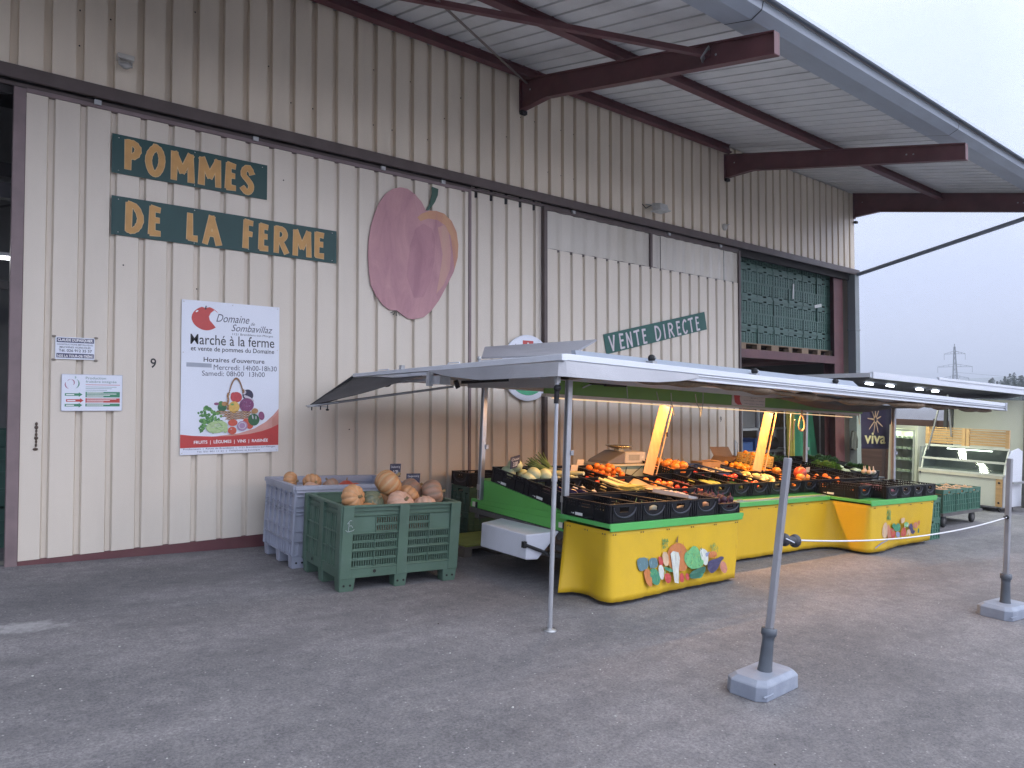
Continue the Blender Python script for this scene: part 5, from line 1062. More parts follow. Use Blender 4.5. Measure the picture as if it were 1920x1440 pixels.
# second row
def row2(k): return 4.875+.405*k
def m2(k):
    dv = .10 if k >= 5 else 0.0
    v = 5.40+dv; return crate_at(row2(k), v, deck(v)+.004, SL)
L2 = {0: ('shiny aubergines', lambda M: fill('aubergine', M, 'dark shiny aubergine in the crate beside the front left post', 'aubergines by the left post', 7, layers=2, rz=.4)),
      1: ('white onions', lambda M: fill('white_onion', M, 'white onion in the second row behind the fennel', 'white onions in the second row', 12, layers=1)),
      2: ('yellow celery', lambda M: fill('yellow_leek', M, 'pale yellow celery stick lying in the second row', 'celery sticks in the second row', 9, z=.06, layers=2, rz=pi+.1, tip=.08, cat='vegetable', name='celery', scl=(.7, .85))),
      3: ('long parsnips on paper', lambda M: fill('parsnip', M, 'long pale parsnip in the paper lined crate', 'parsnips on paper', 14, z=.05, layers=2, rz=.05, tip=.08)),
      4: ('red and orange tomatoes', lambda M: (fill('tomato', M, 'glossy red tomato in the second row under the scale', 'red tomatoes under the scale', 16, z=.045, layers=2, l=.24), fill('orange_tomato', M @ Matrix.Translation((0, .12, .0)), 'orange tomato behind the red ones under the scale', 'orange tomatoes under the scale', 9, z=.06, layers=2, l=.14))),
      5: ('dark red plums', lambda M: heap('plum_heap', 'dark red plums heaped in a second row crate', M, [mat('plum', (.17, .015, .03), .35, .3), mat('plum2', (.24, .03, .05), .35, .3)], .020, 150, .9, .17, .27, .03, .09)),
      6: ('yellow courgettes', lambda M: fill('courgette', M, 'yellow green courgette in the middle of the second row', 'courgettes in the second row', 14, z=.06, layers=3, rz=.1, tip=.1)),
      7: ('dark cucumbers', lambda M: fill('cucumber', M, 'dark green cucumber next to the yellow courgettes', 'cucumbers in the second row', 10, z=.05, layers=2, rz=-.1, tip=.08)),
      8: ('red peppers', lambda M: fill('red_pepper', M, 'red pepper in front of the pale gourds', 'red peppers in the second row', 12, z=.03, layers=2)),
      9: ('pale yellow gourds', lambda M: fill('pale_gourd', M, 'pale yellow gourd piled in the middle of the stall', 'pale gourds', 17, z=.05, layers=3, tip=.2)),
      10: ('small orange apricots', lambda M: fill('apricot', M, 'small orange apricot in the second row right of the gourds', 'apricots', 28, z=.04, layers=2)),
      11: ('orange squashes', lambda M: (fill('orange_squash', M, 'orange squash in the second row below the wooden board', 'orange squashes in the second row', 7, z=.05, layers=2, l=.26), fill('red_squash', M @ Matrix.Translation((.07, -.12, .10)), 'large dark red squash lying on the orange squashes', 'red squash', 1))),
      12: ('carrots', lambda M: fill('carrot', M, 'orange carrot in the second row near the right counter', 'carrots in the second row', 26, z=.04, layers=3, rz=.2, tip=.12)),
      13: ('orange peppers', lambda M: fill('mini_pumpkin', M, 'small orange pumpkin behind the black crate at the right counter', 'small orange pumpkins in the second row', 9, z=.03, layers=2)),
      14: ('purple onions', lambda M: heap('shallot_heap', 'purple brown shallots heaped at the right of the second row', M, [mat('shallot', (.22, .08, .08), .4, .3), mat('shallot2', (.32, .14, .10), .4, .3)], .022, 110, .8, .17, .27, .03, .07)),
      15: ('dark shallots', lambda M: heap('prune_heap', 'dark prunes heaped at the far end of the second row', M, [mat('prune', (.03, .02, .03), .3, .3)], .020, 90, .8, .17, .27, .03, .07)), }
for k in range(16):
    nm, fn = L2[k]; M = m2(k)
    make_crate(M, 'black crate of %s in the second row, %s from the left' % (nm, ORD[k]), GC); fn(M)
b = MB(); b.grid(lambda a, t: (-.185+.37*a, -.28+.57*t, .04+.10*abs(2*a-1)**1.5+.01*sin(9*t)), 12, 12); o = b.build('paper_sheet', mat('brown_paper', (.50, .37, .25), .8, .1, 4), solid=.002); put(o, m2(3)); tag(o, 'brown paper sheet lining the parsnip crate', 'paper')
# third row
def m3(k, up=0.0, rz=0.0):
    dv = .08 if k >= 5 else 0.0
    v = 5.99+dv; return crate_at(row2(k), v, deck(v)+.006+up, SL, rz)
L3 = {0: ('pale cabbages', lambda M: fill('cabbage', M, 'pale green cabbage in the back left crate with the price sign', 'pale cabbages', 7, z=.045, layers=2, tip=.4)),
      1: ('leeks', lambda M: fill('leek', M, 'leek with long green leaves sticking up behind the left post', 'leeks behind the left post', 10, z=.06, layers=2, rz=.1, tip=.12, scl=(.95, 1.15))),
      2: ('red peppers', lambda M: fill('red_pepper', M, 'red pepper in the back row behind the celery', 'red peppers in the back row', 9, z=.03, layers=1)),
      3: ('tiny orange pumpkins', lambda M: fill('mini_pumpkin', M, 'bright orange little pumpkin piled in front of the scale', 'little pumpkins in front of the scale', 22, z=.05, layers=3, l=.22)),
      6: ('orange squashes', lambda M: fill('orange_squash', M, 'round orange squash in the raised crate right of the leaning board', 'orange squashes in the raised crate', 14, z=.05, layers=2, l=.27)),
      7: ('red currants', lambda M: heap('currant_heap', 'red currants heaped in a tray in the back row', M, [mat('currant', (.55, .05, .03), .25, .3), mat('currant2', (.42, .03, .02), .25, .3)], .010, 330, .9, .17, .27, .05, .10)),
      10: ('oranges', lambda M: fill('orange', M, 'orange in the back row right of the wooden board', 'oranges in the back row', 30, z=.05, layers=3)),
      11: ('orange apricots', lambda M: fill('orange_tomato', M, 'orange tomato in the back row behind the large red squash', 'orange tomatoes in the back row', 20, z=.05, layers=2)),
      12: ('black plums', None), 13: ('black plums', None), 14: ('black plums', None), 15: ('black plums', None)}
DARKH = [mat('blackplum', (.045, .02, .035), .3, .3), mat('blackplum2', (.08, .04, .05), .3, .3)]
for k, (nm, fn) in L3.items():
    M = m3(k, .05 if k == 6 else 0.0)
    make_crate(M, 'black crate of %s in the back row, position %s' % (nm, ORD[k]), GC)
    if fn: fn(M)
    else: heap('black_plum_heap', 'black plums heaped in the back row crate, %s place' % ORD[k], M, DARKH, .02, 90, .8, .17, .27, .03, .07)
# two blue crates and a yellow basket
def slat_box(L, W, H, n=5, hs=.5):
    b = MB(); a, c, t = W/2, L/2, .01; b.box(-a, a, -c, c, 0, .012)
    for i in range(n):
        z0 = .012+(H-.012)*i/n; z1 = z0+(H-.012)/n*hs
        if i == n-1: z1 = H
        for s in (-1, 1):
            b.box(s*a-t/2, s*a+t/2, -c, c, z0, z1); b.box(-a, a, s*c-t/2, s*c+t/2, z0, z1)
    for x in (-a, -a/2, 0, a/2, a):
        for s in (-1, 1): b.box(x-.008, x+.008, s*c-.008, s*c+.008, 0, H)
    for y in (-c, -c*.6, -c*.2, c*.2, c*.6, c):
        for s in (-1, 1): b.box(s*a-.008, s*a+.008, y-.008, y+.008, 0, H)
    return b
blue = slat_box(.6, .4, .14).mesh('blue_crate', mat('blue_plastic', (.04, .075, .19), .4, .15))
for k, lab in ((8, 'blue plastic crate of pale potatoes right of the red currants'), (9, 'blue plastic crate of pale potatoes next to the yellow basket')):
    M = m3(k, .01); o = bpy.data.objects.new('blue_crate', blue); COL.objects.link(o); put(o, M); tag(o, lab, 'crate', 'blue crates on the stall')
    heap('potato_heap', 'pale potatoes heaped in the %s blue crate' % ('left' if k == 8 else 'right'), M, [mat('pale_potato', (.60, .50, .32), .6, .2), mat('pale_potato2', (.66, .60, .46), .6, .2)], .026, 70, .8, .17, .26, .03, .08)
M = ground_m(9.58, 6.22, 1.0, .05, SL); o = slat_box(.38, .36, .17, 6, .45).build('yellow_basket', mat('yellow_plastic', (.68, .48, .14), .4, .1)); put(o, M); tag(o, 'yellow plastic basket standing behind the oranges', 'basket')
fill('orange', M, 'orange heaped in the yellow basket', 'oranges in the yellow basket', 14, z=.09, layers=2, w=.15, l=.16)
# right counter
G2 = 'black crates on the right counter'
RC = [('purple onions', lambda M: heap('onion_heap', 'deep red onions heaped in the crate at the right counter corner', M, [mat('redonion', (.15, .03, .05), .4, .3), mat('redonion2', (.22, .06, .08), .4, .3)], .02, 170, .8, .175, .28, .05, .10)),
      ('brown onions', lambda M: fill('brown_onion', M, 'brown onion in the second crate of the right counter', 'brown onions on the right counter', 10, z=.02)),
      ('white garlic', lambda M: heap('garlic_heap', 'white garlic heaped in the third crate of the right counter', M, [MATS['garlic_white'], mat('garlic_grey', (.52, .52, .48), .5, .1)], .024, 80, .8, .17, .27, .03, .07)),
      ('white bunches', lambda M: heap('radish_heap', 'white radishes heaped in the last crate of the right counter', M, [mat('radish_white', (.66, .66, .60), .4, .1), mat('radish_leaf', (.16, .26, .08), .5, .2)], .022, 80, .8, .17, .27, .03, .07))]
for k, (nm, fn) in enumerate(RC):
    M = crate_at(10.19+.403*k, 4.765, H1); make_crate(M, 'black crate of %s, %s on the right counter' % (nm, ORD[k]), G2); fn(M)
M = crate_at(9.72, 4.93, H1, 0, .04); make_crate(M, 'black crate with carrots set back at the inner corner of the right counter', G2)
fill('carrot', M, 'orange carrot in the set back crate of the right counter', 'carrots on the right counter', 9, z=.06, layers=1, rz=.3)
# garlic braid bits and price flag behind the right counter
M = ground_m(11.2, 5.25, .93, .3); o = None
t = thing('garlic_bunch', 'white garlic bunch lying behind the right counter crates', 'garlic', M)
b = MB()
for x, y in ((0, 0), (.09, .02), (.17, -.03), (.05, .09), (.13, .08)): b.ball((x, y, .04), (.04, .04, .035), 10, 7); b.tube([(x, y, .07), (x+.02, y+.01, .13)], [.012, .005], 6)
b.build('bulbs', MATS['garlic_white'], t)
# back table with lettuces behind the trailer
t = thing('back_table', 'dark folding table behind the stall carrying green crates', 'table', ground_m(12.6, 6.75, 0))
b = MB(); b.box(-1.5, 1.5, -.45, .45, .70, .73); b.build('table_top', mat('dark_table', (.04, .04, .045), .6), t)
for x in (-1.4, 1.36):
    for y in (-.4, .36): b = MB(); b.box(x, x+.04, y, y+.04, 0, .70); b.build('leg', M_GALV, t)
for k, (key, nm) in enumerate((('dark_lettuce', 'dark chard'), ('cucumber', 'cucumbers'), ('lettuce', 'bright lettuces'), ('pale_melon', 'pale green melons'), ('pale_melon', 'long pale melons'), ('dark_lettuce', 'dark leaf salads'))):
    for r_ in range(2):
        if r_ == 0 and k in (0,): continue
        M = crate_at(11.35+.42*k, 6.52+.62*r_, .735+.10*r_, SL)
        kk = {0: key, 1: ('dark_lettuce' if k < 2 else ('cucumber' if k < 4 else 'dark_lettuce'))}[r_]
        make_crate(M, 'black crate of %s on the back table, %s %s place' % ({'dark_lettuce': 'dark salads', 'cucumber': 'cucumbers', 'lettuce': 'lettuces', 'pale_melon': 'pale melons'}[kk], ('front', 'rear')[r_], ORD[k]), 'black crates on the back table')
        if kk == 'dark_lettuce': fill(kk, M, 'dark green salad head on the back table', 'dark salads', 5, z=.03, layers=1, cat='salad')
        elif kk == 'lettuce': fill(kk, M, 'bright green lettuce on the back table', 'bright lettuces', 5, z=.06, layers=1, cat='salad')
        elif kk == 'cucumber': fill(kk, M, 'dark cucumber on the back table', 'cucumbers on the back table', 7, z=.06, rz=.1, tip=.08)
        else: fill(kk, M, 'pale green melon on the back table', 'pale melons', 5, z=.06, layers=1, rz=.7, cat='melon')
# price slates
M_SLATE = mat('price_slate', (.035, .042, .085), .5, .15)
M_CHALK = mat('chalk', (.62, .64, .68), .7)
def price(M, label, l1, l2, w=.15, h=.12, stick=.10):
    t = thing('price_sign', label, 'price sign', M, 'chalk price signs')
    b = MB(); b.box(-w/2, w/2, -.003, .003, stick, stick+h); b.build('slate', M_SLATE, t)
    F = Matrix(((1, 0, 0, 0), (0, 0, -1, -.0035), (0, 1, 0, stick), (0, 0, 0, 1))); b = MB()
    text(b, l1, F, -w*.42, w*.42, h*.64, h*.86, .0006, 0, .01, .2); text(b, l2, F, -w*.25, w*.25, h*.12, h*.52, .0006, 0, .02, .2); b.build('chalk_writing', M_CHALK, t)
    b = MB(); b.tube([(0, .0, 0), (0, 0, stick+.02)], .003, 5); b.build('spike', M_GALV, t)
    return t
price(m3(0) @ Matrix.Translation((-.06, .08, .10)) @ Matrix.Rotation(.25, 4, 'Z') @ Matrix.Rotation(-.12, 4, 'Y'), 'slate price sign stuck among the pale cabbages', 'Choux', '3.00', .16, .13, .10)
# pale paper cards among the crates
for M, lab in ((m3(2) @ Matrix.Translation((.08, .16, .13)), 'small cream price card behind the red peppers'), (m3(3) @ Matrix.Translation((-.1, .30, .16)), 'small cream price card behind the little pumpkins'), (m2(13) @ Matrix.Translation((0, .2, .15)), 'white price card lying behind the small orange pumpkins')):
    o = MB().box(-.055, .055, -.002, .002, 0, .075).build('price_card', mat('cream_card', (.66, .56, .42), .6)); put(o, M); tag(o, lab, 'price card')
# weighing scale on its stand
M = ground_m(6.80, 6.42, 0, .05); t = thing('weighing_scale', 'grey weighing scale with a shiny pan above the crates', 'scale', ground_m(6.80, 6.42, 1.055, .05))
b = MB(); b.hexa([(-.05, -.17, 0), (.36, -.17, 0), (.36, .17, 0), (-.05, .17, 0)], [(-.05, -.17, .145), (.36, -.17, .145), (.36, .17, .15), (-.05, .17, .15)]); b.build('housing', mat('scale_grey', (.50, .47, .43), .4, .05), t, .008)
b = MB(); b.hexa([(-.38, -.17, 0), (-.052, -.17, 0), (-.052, .17, 0), (-.38, .17, 0)], [(-.36, -.17, .03), (-.052, -.17, .145), (-.052, .17, .15), (-.36, .17, .03)]); b.build('key_panel', mat('scale_dark', (.16, .15, .15), .4), t, .006)
b = MB(); b.box(.02, .24, -.1715, -.1705, .035, .11, 0); b.box(.28, .32, -.1715, -.1705, .06, .09, 1); b.build('display', [mat('display_grey', (.33, .33, .30), .25), mat('display_white', (.6, .6, .55), .4)], t)
b = MB(); b.lathe([(0, .175), (.10, .178), (.19, .205), (.205, .215), (.19, .21), (.10, .186), (0, .183)], 24, 0, Matrix.Translation((.02, 0, 0)) @ Matrix.Scale(.8, 4, (0, 1, 0))); b.box(-.03, .07, -.04, .04, .145, .178); b.build('pan', mat('brass_pan', (.62, .50, .30), .22, .05, metal=.85), t)
t = thing('scale_stand', 'pale small table under the weighing scale', 'stand', ground_m(6.80, 6.42, .86, .05))
b = MB(); b.box(-.42, .46, -.24, .24, .165, .19); b.hexa([(-.25, -.18, 0), (.35, -.18, 0), (.35, .2, 0), (-.25, .2, 0)], [(-.36, -.2, .165), (.42, -.2, .165), (.42, .22, .165), (-.36, .22, .165)]); b.build('stand_body', mat('pale_stand', (.50, .46, .38), .6, .1), t, .004)
b = MB(); b.tube([(-.05, -.205, .16), (-.1, -.21, .02)], .004, 5); b.tube([(.25, -.205, .16), (.0, -.21, .02)], .004, 5); b.build('cable', M_RUB, t)
# leaning wooden troughs below the lamps
M_WOOD = mat('warm_board', (.58, .38, .20), .55, .18, 5, stretch=(6, 6, .6), dirt=(.35, .2, .1), dscale=3, damt=.4)
def trough(u, v, lab):
    a = Vector((u, v, .99)); e = Vector((u+.27, v+.02, 1.80)); t = thing('wooden_board', lab, 'board', ground_m(u, v, .99), 'leaning wooden boards')
    d = e-a; b = MB(); b.bar((0, 0, 0), d, .12, .015, 0, (-.76, -.65, 0)); 
    b.bar((.035, -.095, 0), d+Vector((.035, -.095, 0)), .012, .06, 0, (-.76, -.65, 0))
    b.build('board', M_WOOD, t, .002)
    b = MB(); b.box(.16, .18, -.125, -.11, .45, .50); b.build('fitting', M_CRATE2, t)
trough(6.47, 5.62, 'leaning wooden board beside the weighing scale'); trough(8.74, 5.64, 'leaning wooden board above the yellow basket')
# cardboard boxes
t = thing('cash_box', 'small brown wooden box with a strap standing at the back of the stall', 'box', ground_m(8.65, 6.35, .915, -.25))
b = MB(); b.box(-.22, .20, -.12, .14, 0, .14); b.build('box_body', mat('box_brown', (.30, .19, .10), .6, .15), t, .006); b = MB(); b.tube([(-.05, .1, .14), (.0, .0, .165), (.15, -.05, .15), (.2, -.11, .03)], .008, 6); b.build('strap', mat('strap_orange', (.6, .35, .15), .6), t)
t = thing('cardboard_carton', 'open brown cardboard carton behind the leaning board', 'carton', ground_m(10.0, 6.85, .86, .1))
b = MB()
for x0, x1, y0, y1 in ((-.3, .3, -.2, -.193), (-.3, .3, .193, .2), (-.3, -.293, -.2, .2), (.293, .3, -.2, .2)): b.box(x0, x1, y0, y1, 0, .22)
b.box(-.3, .3, -.2, .2, 0, .008); b.poly([(-.3, -.2, .22), (.3, -.2, .22), (.28, -.36, .15), (-.30, -.36, .15)], (0, 0, .006)); b.poly([(-.3, -.2, .22), (-.3, .2, .22), (-.46, .18, .13), (-.46, -.18, .13)], (0, 0, .006)); b.poly([(-.3, .2, .22), (.3, .2, .22), (.3, .28, .35), (-.3, .28, .35)], (0, 0, .006))
b.build('carton_body', mat('card_brown', (.34, .22, .13), .8, .1), t)
# ---------------------------------------------------------------- big pallet boxes with pumpkins
M_PGRN = mat('box_green_plastic', (.075, .135, .095), 0.5, 0.12, 4, dirt=(.13, .19, .16), dscale=5, damt=.45)
M_PGRY = mat('box_grey_plastic', (.34, .36, .43), 0.5, 0.08, 4, dirt=(.26, .26, .30), dscale=5, damt=.4)
def slots(b, x0, x1, z0, z1, y, n, t=.012, dr=1, M=None, rows=2):
    """panel facing -y with rows of vertical slots"""
    hh = (z1-z0)/rows
    for r in range(rows):
        a, c = z0+r*hh, z0+(r+1)*hh; g = hh*.17
        b.box(x0, x1, y, y+t, a, a+g, 0, M); b.box(x0, x1, y, y+t, c-g, c, 0, M)
        w = (x1-x0)/(2*n+1)
        for i in range(n+1): b.box(x0+2*i*w, x0+(2*i+1)*w, y, y+t, a+g, c-g, 0, M)
def palox(name, label, M, L, D, H, m, kind):
    t = thing(name, label, 'pallet box', M)
    def side(b, ln, M2, wide):
        zf, zr = .165, H
        if kind == 'green':
            b.box(-ln/2+.02, ln/2-.02, .0, .03, .115, .20, 0, M2)                  # bottom beam
            b.box(-ln/2, ln/2, -.012, .03, H-.018, H, 0, M2)
            for z in (H-.055, H-.095): b.box(-ln/2+.05, ln/2-.05, -.004, .02, z, z+.006, 0, M2)
            b.box(-ln/2+.05, ln/2-.05, .012, .024, H-.105, H-.018, 0, M2)
            cw = .10 if wide else .085
            for x in (-ln/2+cw/2-.0, 0, ln/2-cw/2): b.hexa([(x-cw/2, -.006, .0 if False else .115), (x+cw/2, -.006, .115), (x+cw/2, .03, .115), (x-cw/2, .03, .115)], [(x-cw/2, -.018, H-.004), (x+cw/2, -.018, H-.004), (x+cw/2, .03, H-.004), (x-cw/2, .03, H-.004)], 0, M2)
            for s in (-1, 1):
                xa = (s*ln/2-s*cw) if s < 0 else cw/2; xb = -cw/2 if s < 0 else (ln/2-cw)
                xm = (xa+xb)/2; zs = [.20, .355, .505, H-.10]
                for j in range(3):
                    b.box(xa, xb, -.006, .02, zs[j]-.005, zs[j]+.006, 0, M2)
                    for (p, q, left) in ((xa, xm, True), (xm, xb, False)):
                        solid = (j == 2 and ((s < 0 and left) or (s > 0 and not left))) if wide else True
                        if solid: b.box(p, q, .008, .02, zs[j], zs[j+1], 0, M2)
                        else: slots(b, p, q, zs[j]+.004, zs[j+1]-.004, .008, 9, .012, 1, M2)
                b.box(xm-.005, xm+.005, -.004, .012, .20, H-.10, 0, M2)
                if not wide:
                    for k in range(7): b.box(xa+(xb-xa)*(k+.5)/7-.003, xa+(xb-xa)*(k+.5)/7+.003, .002, .01, .20, H-.105, 0, M2)
            b.tube([(-ln/4+.03, -.004, .165), (-ln/4+.03, .0, .165)], .03, 12, 0, True, M2); b.tube([(-ln/4+.03, -.006, .165), (-ln/4+.03, -.002, .165)], .016, 10, 1, True, M2)
        else:
            b.box(-ln/2, ln/2, .006, .02, .12, H-.02, 0, M2); b.box(-ln/2-.014, ln/2+.014, -.03, .03, H-.03, H+.012, 0, M2); b.box(-ln/2, ln/2, -.02, .03, H-.06, H-.03, 0, M2)
            for z in (H-.10, .60, .555, .52, .36, .26, .245, .12): b.box(-ln/2, ln/2, -.012, .02, z, z+.008, 0, M2)
            n = int(ln/.135)
            for i in range(n+1):
                x = -ln/2+ln*i/n; b.box(x-.005, x+.005, -.012, .02, .12, H-.03, 0, M2)
            n2 = int(ln/.055)
            for i in range(n2+1):
                x = -ln/2+ln*i/n2; b.box(x-.003, x+.003, -.010, .01, .13, .245, 0, M2)
    body = MB()
    FR = Matrix.Translation((0, -D/2, 0)); BK = Matrix.Rotation(pi, 4, 'Z') @ Matrix.Translation((0, -D/2, 0))
    LF = Matrix.Rotation(-pi/2, 4, 'Z') @ Matrix.Translation((0, -L/2, 0)); RT = Matrix.Rotation(pi/2, 4, 'Z') @ Matrix.Translation((0, -L/2, 0))
    for M2, ln, wd in ((FR, L, True), (BK, L, True), (LF, D, False), (RT, D, False)): side(body, ln, M2, wd)
    if kind == 'green':     # chamfered corner columns
        for sx in (-1, 1):
            for sy in (-1, 1):
                c = .085; x, y = sx*L/2, sy*D/2
                P = [(x-sx*c, y), (x-sx*.03, y), (x, y-sy*.03), (x, y-sy*c), (x-sx*c, y-sy*c)]
                P2 = [(p[0]+sx*.018, p[1]+sy*.018) for p in P[:4]]+[P[4]]
                body.hexa([(p[0], p[1], .10) for p in P], [(p[0], p[1], H-.006) for p in P2])
    body.box(-L/2+.02, L/2-.02, -D/2+.02, D/2-.02, .13, .15)
    body.build('box_body', [m, M_DARK], t, .003)
    def leg(x, y, w, d):
        b = MB(); b.hexa([(x-w/2+.01, y-d/2+.01, .0), (x+w/2-.01, y-d/2+.01, 0), (x+w/2-.01, y+d/2-.01, 0), (x-w/2+.01, y+d/2-.01, 0)], [(x-w/2, y-d/2, .118), (x+w/2, y-d/2, .118), (x+w/2, y+d/2, .118), (x-w/2, y+d/2, .118)])
        if y < 0:
            for dx in (-.03, .03): b.tube([(x+dx, y-d/2-.002, .055), (x+dx, y-d/2+.01, .055)], .010, 8, 1)
        b.build('leg', [m, M_DARK], t, .006)
    for x in (-L/2+.075, 0, L/2-.075):
        for y in (-D/2+.06, 0, D/2-.06): leg(x, y, .15 if x else .13, .12)
    return t
PG = ground_m(3.372, 6.29, 0.0, radians(-3.2)); pal_g = palox('pallet_box', 'dark green slotted pallet box full of ribbed pumpkins', PG, 1.19, .93, .755, M_PGRN, 'green')
b = MB(); F = Matrix(((1, 0, 0, 0), (0, 0, -1, -.482), (0, 1, 0, 0), (0, 0, 0, 1)))
for pts in ([(-.555, .60), (-.53, .63), (-.515, .625)], [(-.54, .61), (-.545, .54), (-.53, .53)], [(-.57, .545), (-.55, .53), (-.50, .54), (-.49, .55)], [(-.535, .58), (-.52, .585), (-.505, .565)]): b.tube([F @ Vector((x, y, .002)) for x, y in pts], .0035, 5)
b.build('chalk_mark', mat('chalk_mark', (.34, .40, .38), .8), pal_g)
PY = ground_m(3.36, 7.27, 0.0, radians(-1.5)); pal_y = palox('pallet_box', 'grey ribbed pallet box of squashes close to the shed wall', PY, 1.24, .84, .80, M_PGRY, 'grey')
# pumpkins
def pumpkin_mesh(name, r, sq, ribs, amp, cols, seed, stripes=.5):
    rnd = random.Random(seed); m = bpy.data.materials.new(name); m.use_nodes = True; nt = m.node_tree; bs = nt.nodes['Principled BSDF']; bs.inputs['Roughness'].default_value = .5
    at = nt.nodes.new('ShaderNodeAttribute'); at.attribute_name = 'stripe'; tc = nt.nodes.new('ShaderNodeTexCoord'); no = nt.nodes.new('ShaderNodeTexNoise'); no.inputs['Scale'].default_value = 9; no.inputs['Detail'].default_value = 6
    nt.links.new(tc.outputs['Object'], no.inputs['Vector']); r1 = nt.nodes.new('ShaderNodeValToRGB'); nt.links.new(no.outputs['Fac'], r1.inputs[0])
    e = r1.color_ramp.elements; e[0].position = .3; e[0].color = (*cols[0], 1); e[1].position = .7; e[1].color = (*cols[1], 1)
    mx = nt.nodes.new('ShaderNodeMixRGB'); mu = nt.nodes.new('ShaderNodeMath'); mu.operation = 'MULTIPLY'; mu.inputs[1].default_value = stripes
    nt.links.new(at.outputs['Fac'], mu.inputs[0]); nt.links.new(mu.outputs[0], mx.inputs[0]); nt.links.new(r1.outputs[0], mx.inputs[1]); mx.inputs[2].default_value = (*cols[2], 1); nt.links.new(mx.outputs[0], bs.inputs['Base Color'])
    n2 = nt.nodes.new('ShaderNodeTexNoise'); n2.inputs['Scale'].default_value = 45; n2.inputs['Detail'].default_value = 4; nt.links.new(tc.outputs['Object'], n2.inputs['Vector']); bp = nt.nodes.new('ShaderNodeBump'); bp.inputs['Strength'].default_value = .25; bp.inputs['Distance'].default_value = .006; nt.links.new(n2.outputs['Fac'], bp.inputs['Height']); nt.links.new(bp.outputs[0], bs.inputs['Normal'])
    ph = [rnd.uniform(0, 6.28) for _ in range(3)]
    fn = lambda a, p: (1-amp*(.5+.5*cos(ribs*a))**3*cos(p))*(1+.04*sin(a+ph[0])+.03*sin(2*a+ph[1]))*(1-.16*max(0, abs(sin(p))-.75)/.25)
    b = MB(); b.ball((0, 0, 0), (r, r, r*sq), ribs*6, 16, 0, fn)
    st = [(.5+.5*cos(ribs*atan2(v[1], v[0])))**4 for v in b.v]; nb = len(b.v)
    b.tube([(0, 0, r*sq*.80), (r*.03, 0, r*sq*.98), (r*.10, r*.05, r*sq*1.12)], [r*.14, r*.10, r*.12], 8, 1)
    me = b.mesh(name, [m, mat('pumpkin_stalk', (.24, .17, .08), .8, .3)])
    a = me.attributes.new('stripe', 'FLOAT', 'POINT')
    for i in range(len(me.vertices)): a.data[i].value = st[i] if i < nb else 0
    return me
P_OR = pumpkin_mesh('pumpkin_orange', .145, .80, 10, .10, [(.46, .22, .085), (.56, .29, .13), (.34, .22, .12)], 1)
P_ST = pumpkin_mesh('pumpkin_striped', .15, .92, 12, .06, [(.42, .19, .07), (.50, .25, .10), (.50, .36, .20)], 2, .8)
P_PK = pumpkin_mesh('pumpkin_pink', .145, .78, 11, .08, [(.52, .29, .19), (.58, .36, .26), (.44, .30, .20)], 3)
P_GR = pumpkin_mesh('pumpkin_green', .12, .85, 10, .09, [(.09, .11, .07), (.15, .17, .10), (.24, .22, .13)], 4)
P_BR = pumpkin_mesh('pumpkin_brown', .145, .90, 10, .06, [(.30, .16, .10), (.40, .24, .16), (.22, .18, .13)], 5, .8)
def pumpkin(me, M, x, y, z, rx, ry, rz, s, label, group='pumpkins in the green pallet box'):
    o = bpy.data.objects.new('pumpkin', me); COL.objects.link(o)
    o.matrix_world = M @ Matrix.Translation((x, y, z)) @ Matrix.Rotation(rz, 4, 'Z') @ Matrix.Rotation(rx, 4, 'X') @ Matrix.Rotation(ry, 4, 'Y') @ Matrix.Scale(s, 4); tag(o, label, 'pumpkin', group)
pumpkin(P_OR, PG, -.42, -.25, .79, 1.3, .2, 0.2, .84, 'orange pumpkin with pale scar at the left corner of the green box')
pumpkin(P_ST, PG, -.01, -.13, .90, .5, .6, .3, .92, 'large striped orange pumpkin on top of the heap in the green box')
pumpkin(P_PK, PG, .03, -.32, .73, .9, -.2, .5, .92, 'pale pink ribbed pumpkin under the top pumpkin')
pumpkin(P_OR, PG, .21, -.14, .78, .8, .5, 1.2, .76, 'small orange pumpkin squeezed right of the top pumpkin')
pumpkin(P_GR, PG, -.20, -.20, .74, .9, .2, .4, .95, 'dark green pumpkin between two orange ones')
pumpkin(P_OR, PG, -.25, -.30, .665, .1, .1, 1.4, .80, 'orange pumpkin just showing over the front rim of the green box')
pumpkin(P_BR, PG, .36, .10, .80, .5, .9, .2, .86, 'brown pumpkin at the back of the green box')
pumpkin(P_BR, PG, .47, -.13, .80, 1.4, .3, .9, .90, 'brown striped pumpkin standing at the right end of the green box')
pumpkin(P_PK, PG, .30, -.30, .70, .4, .4, 2.2, .84, 'pale yellow pink pumpkin at the right front of the green box')
pumpkin(P_OR, PG, .10, .22, .66, .3, .3, 1.9, .9, 'orange pumpkin low at the back of the green box')
g2 = 'squashes in the grey pallet box'
pumpkin(P_OR, PY, -.50, .08, .80, 1.5, .1, .8, .66, 'pale orange pumpkin at the left end of the grey box', g2)
pumpkin(P_OR, PY, -.30, -.03, .80, .6, .7, 1.9, .68, 'orange pumpkin with twine second from the left in the grey box', g2)
pumpkin(P_PK, PY, -.37, -.23, .75, .3, .2, .9, .68, 'pink pumpkin pressed to the rim of the grey box', g2)
pumpkin(P_BR, PY, -.13, -.10, .765, .2, .5, 2.8, .62, 'brown netted pumpkin in the middle of the grey box', g2)
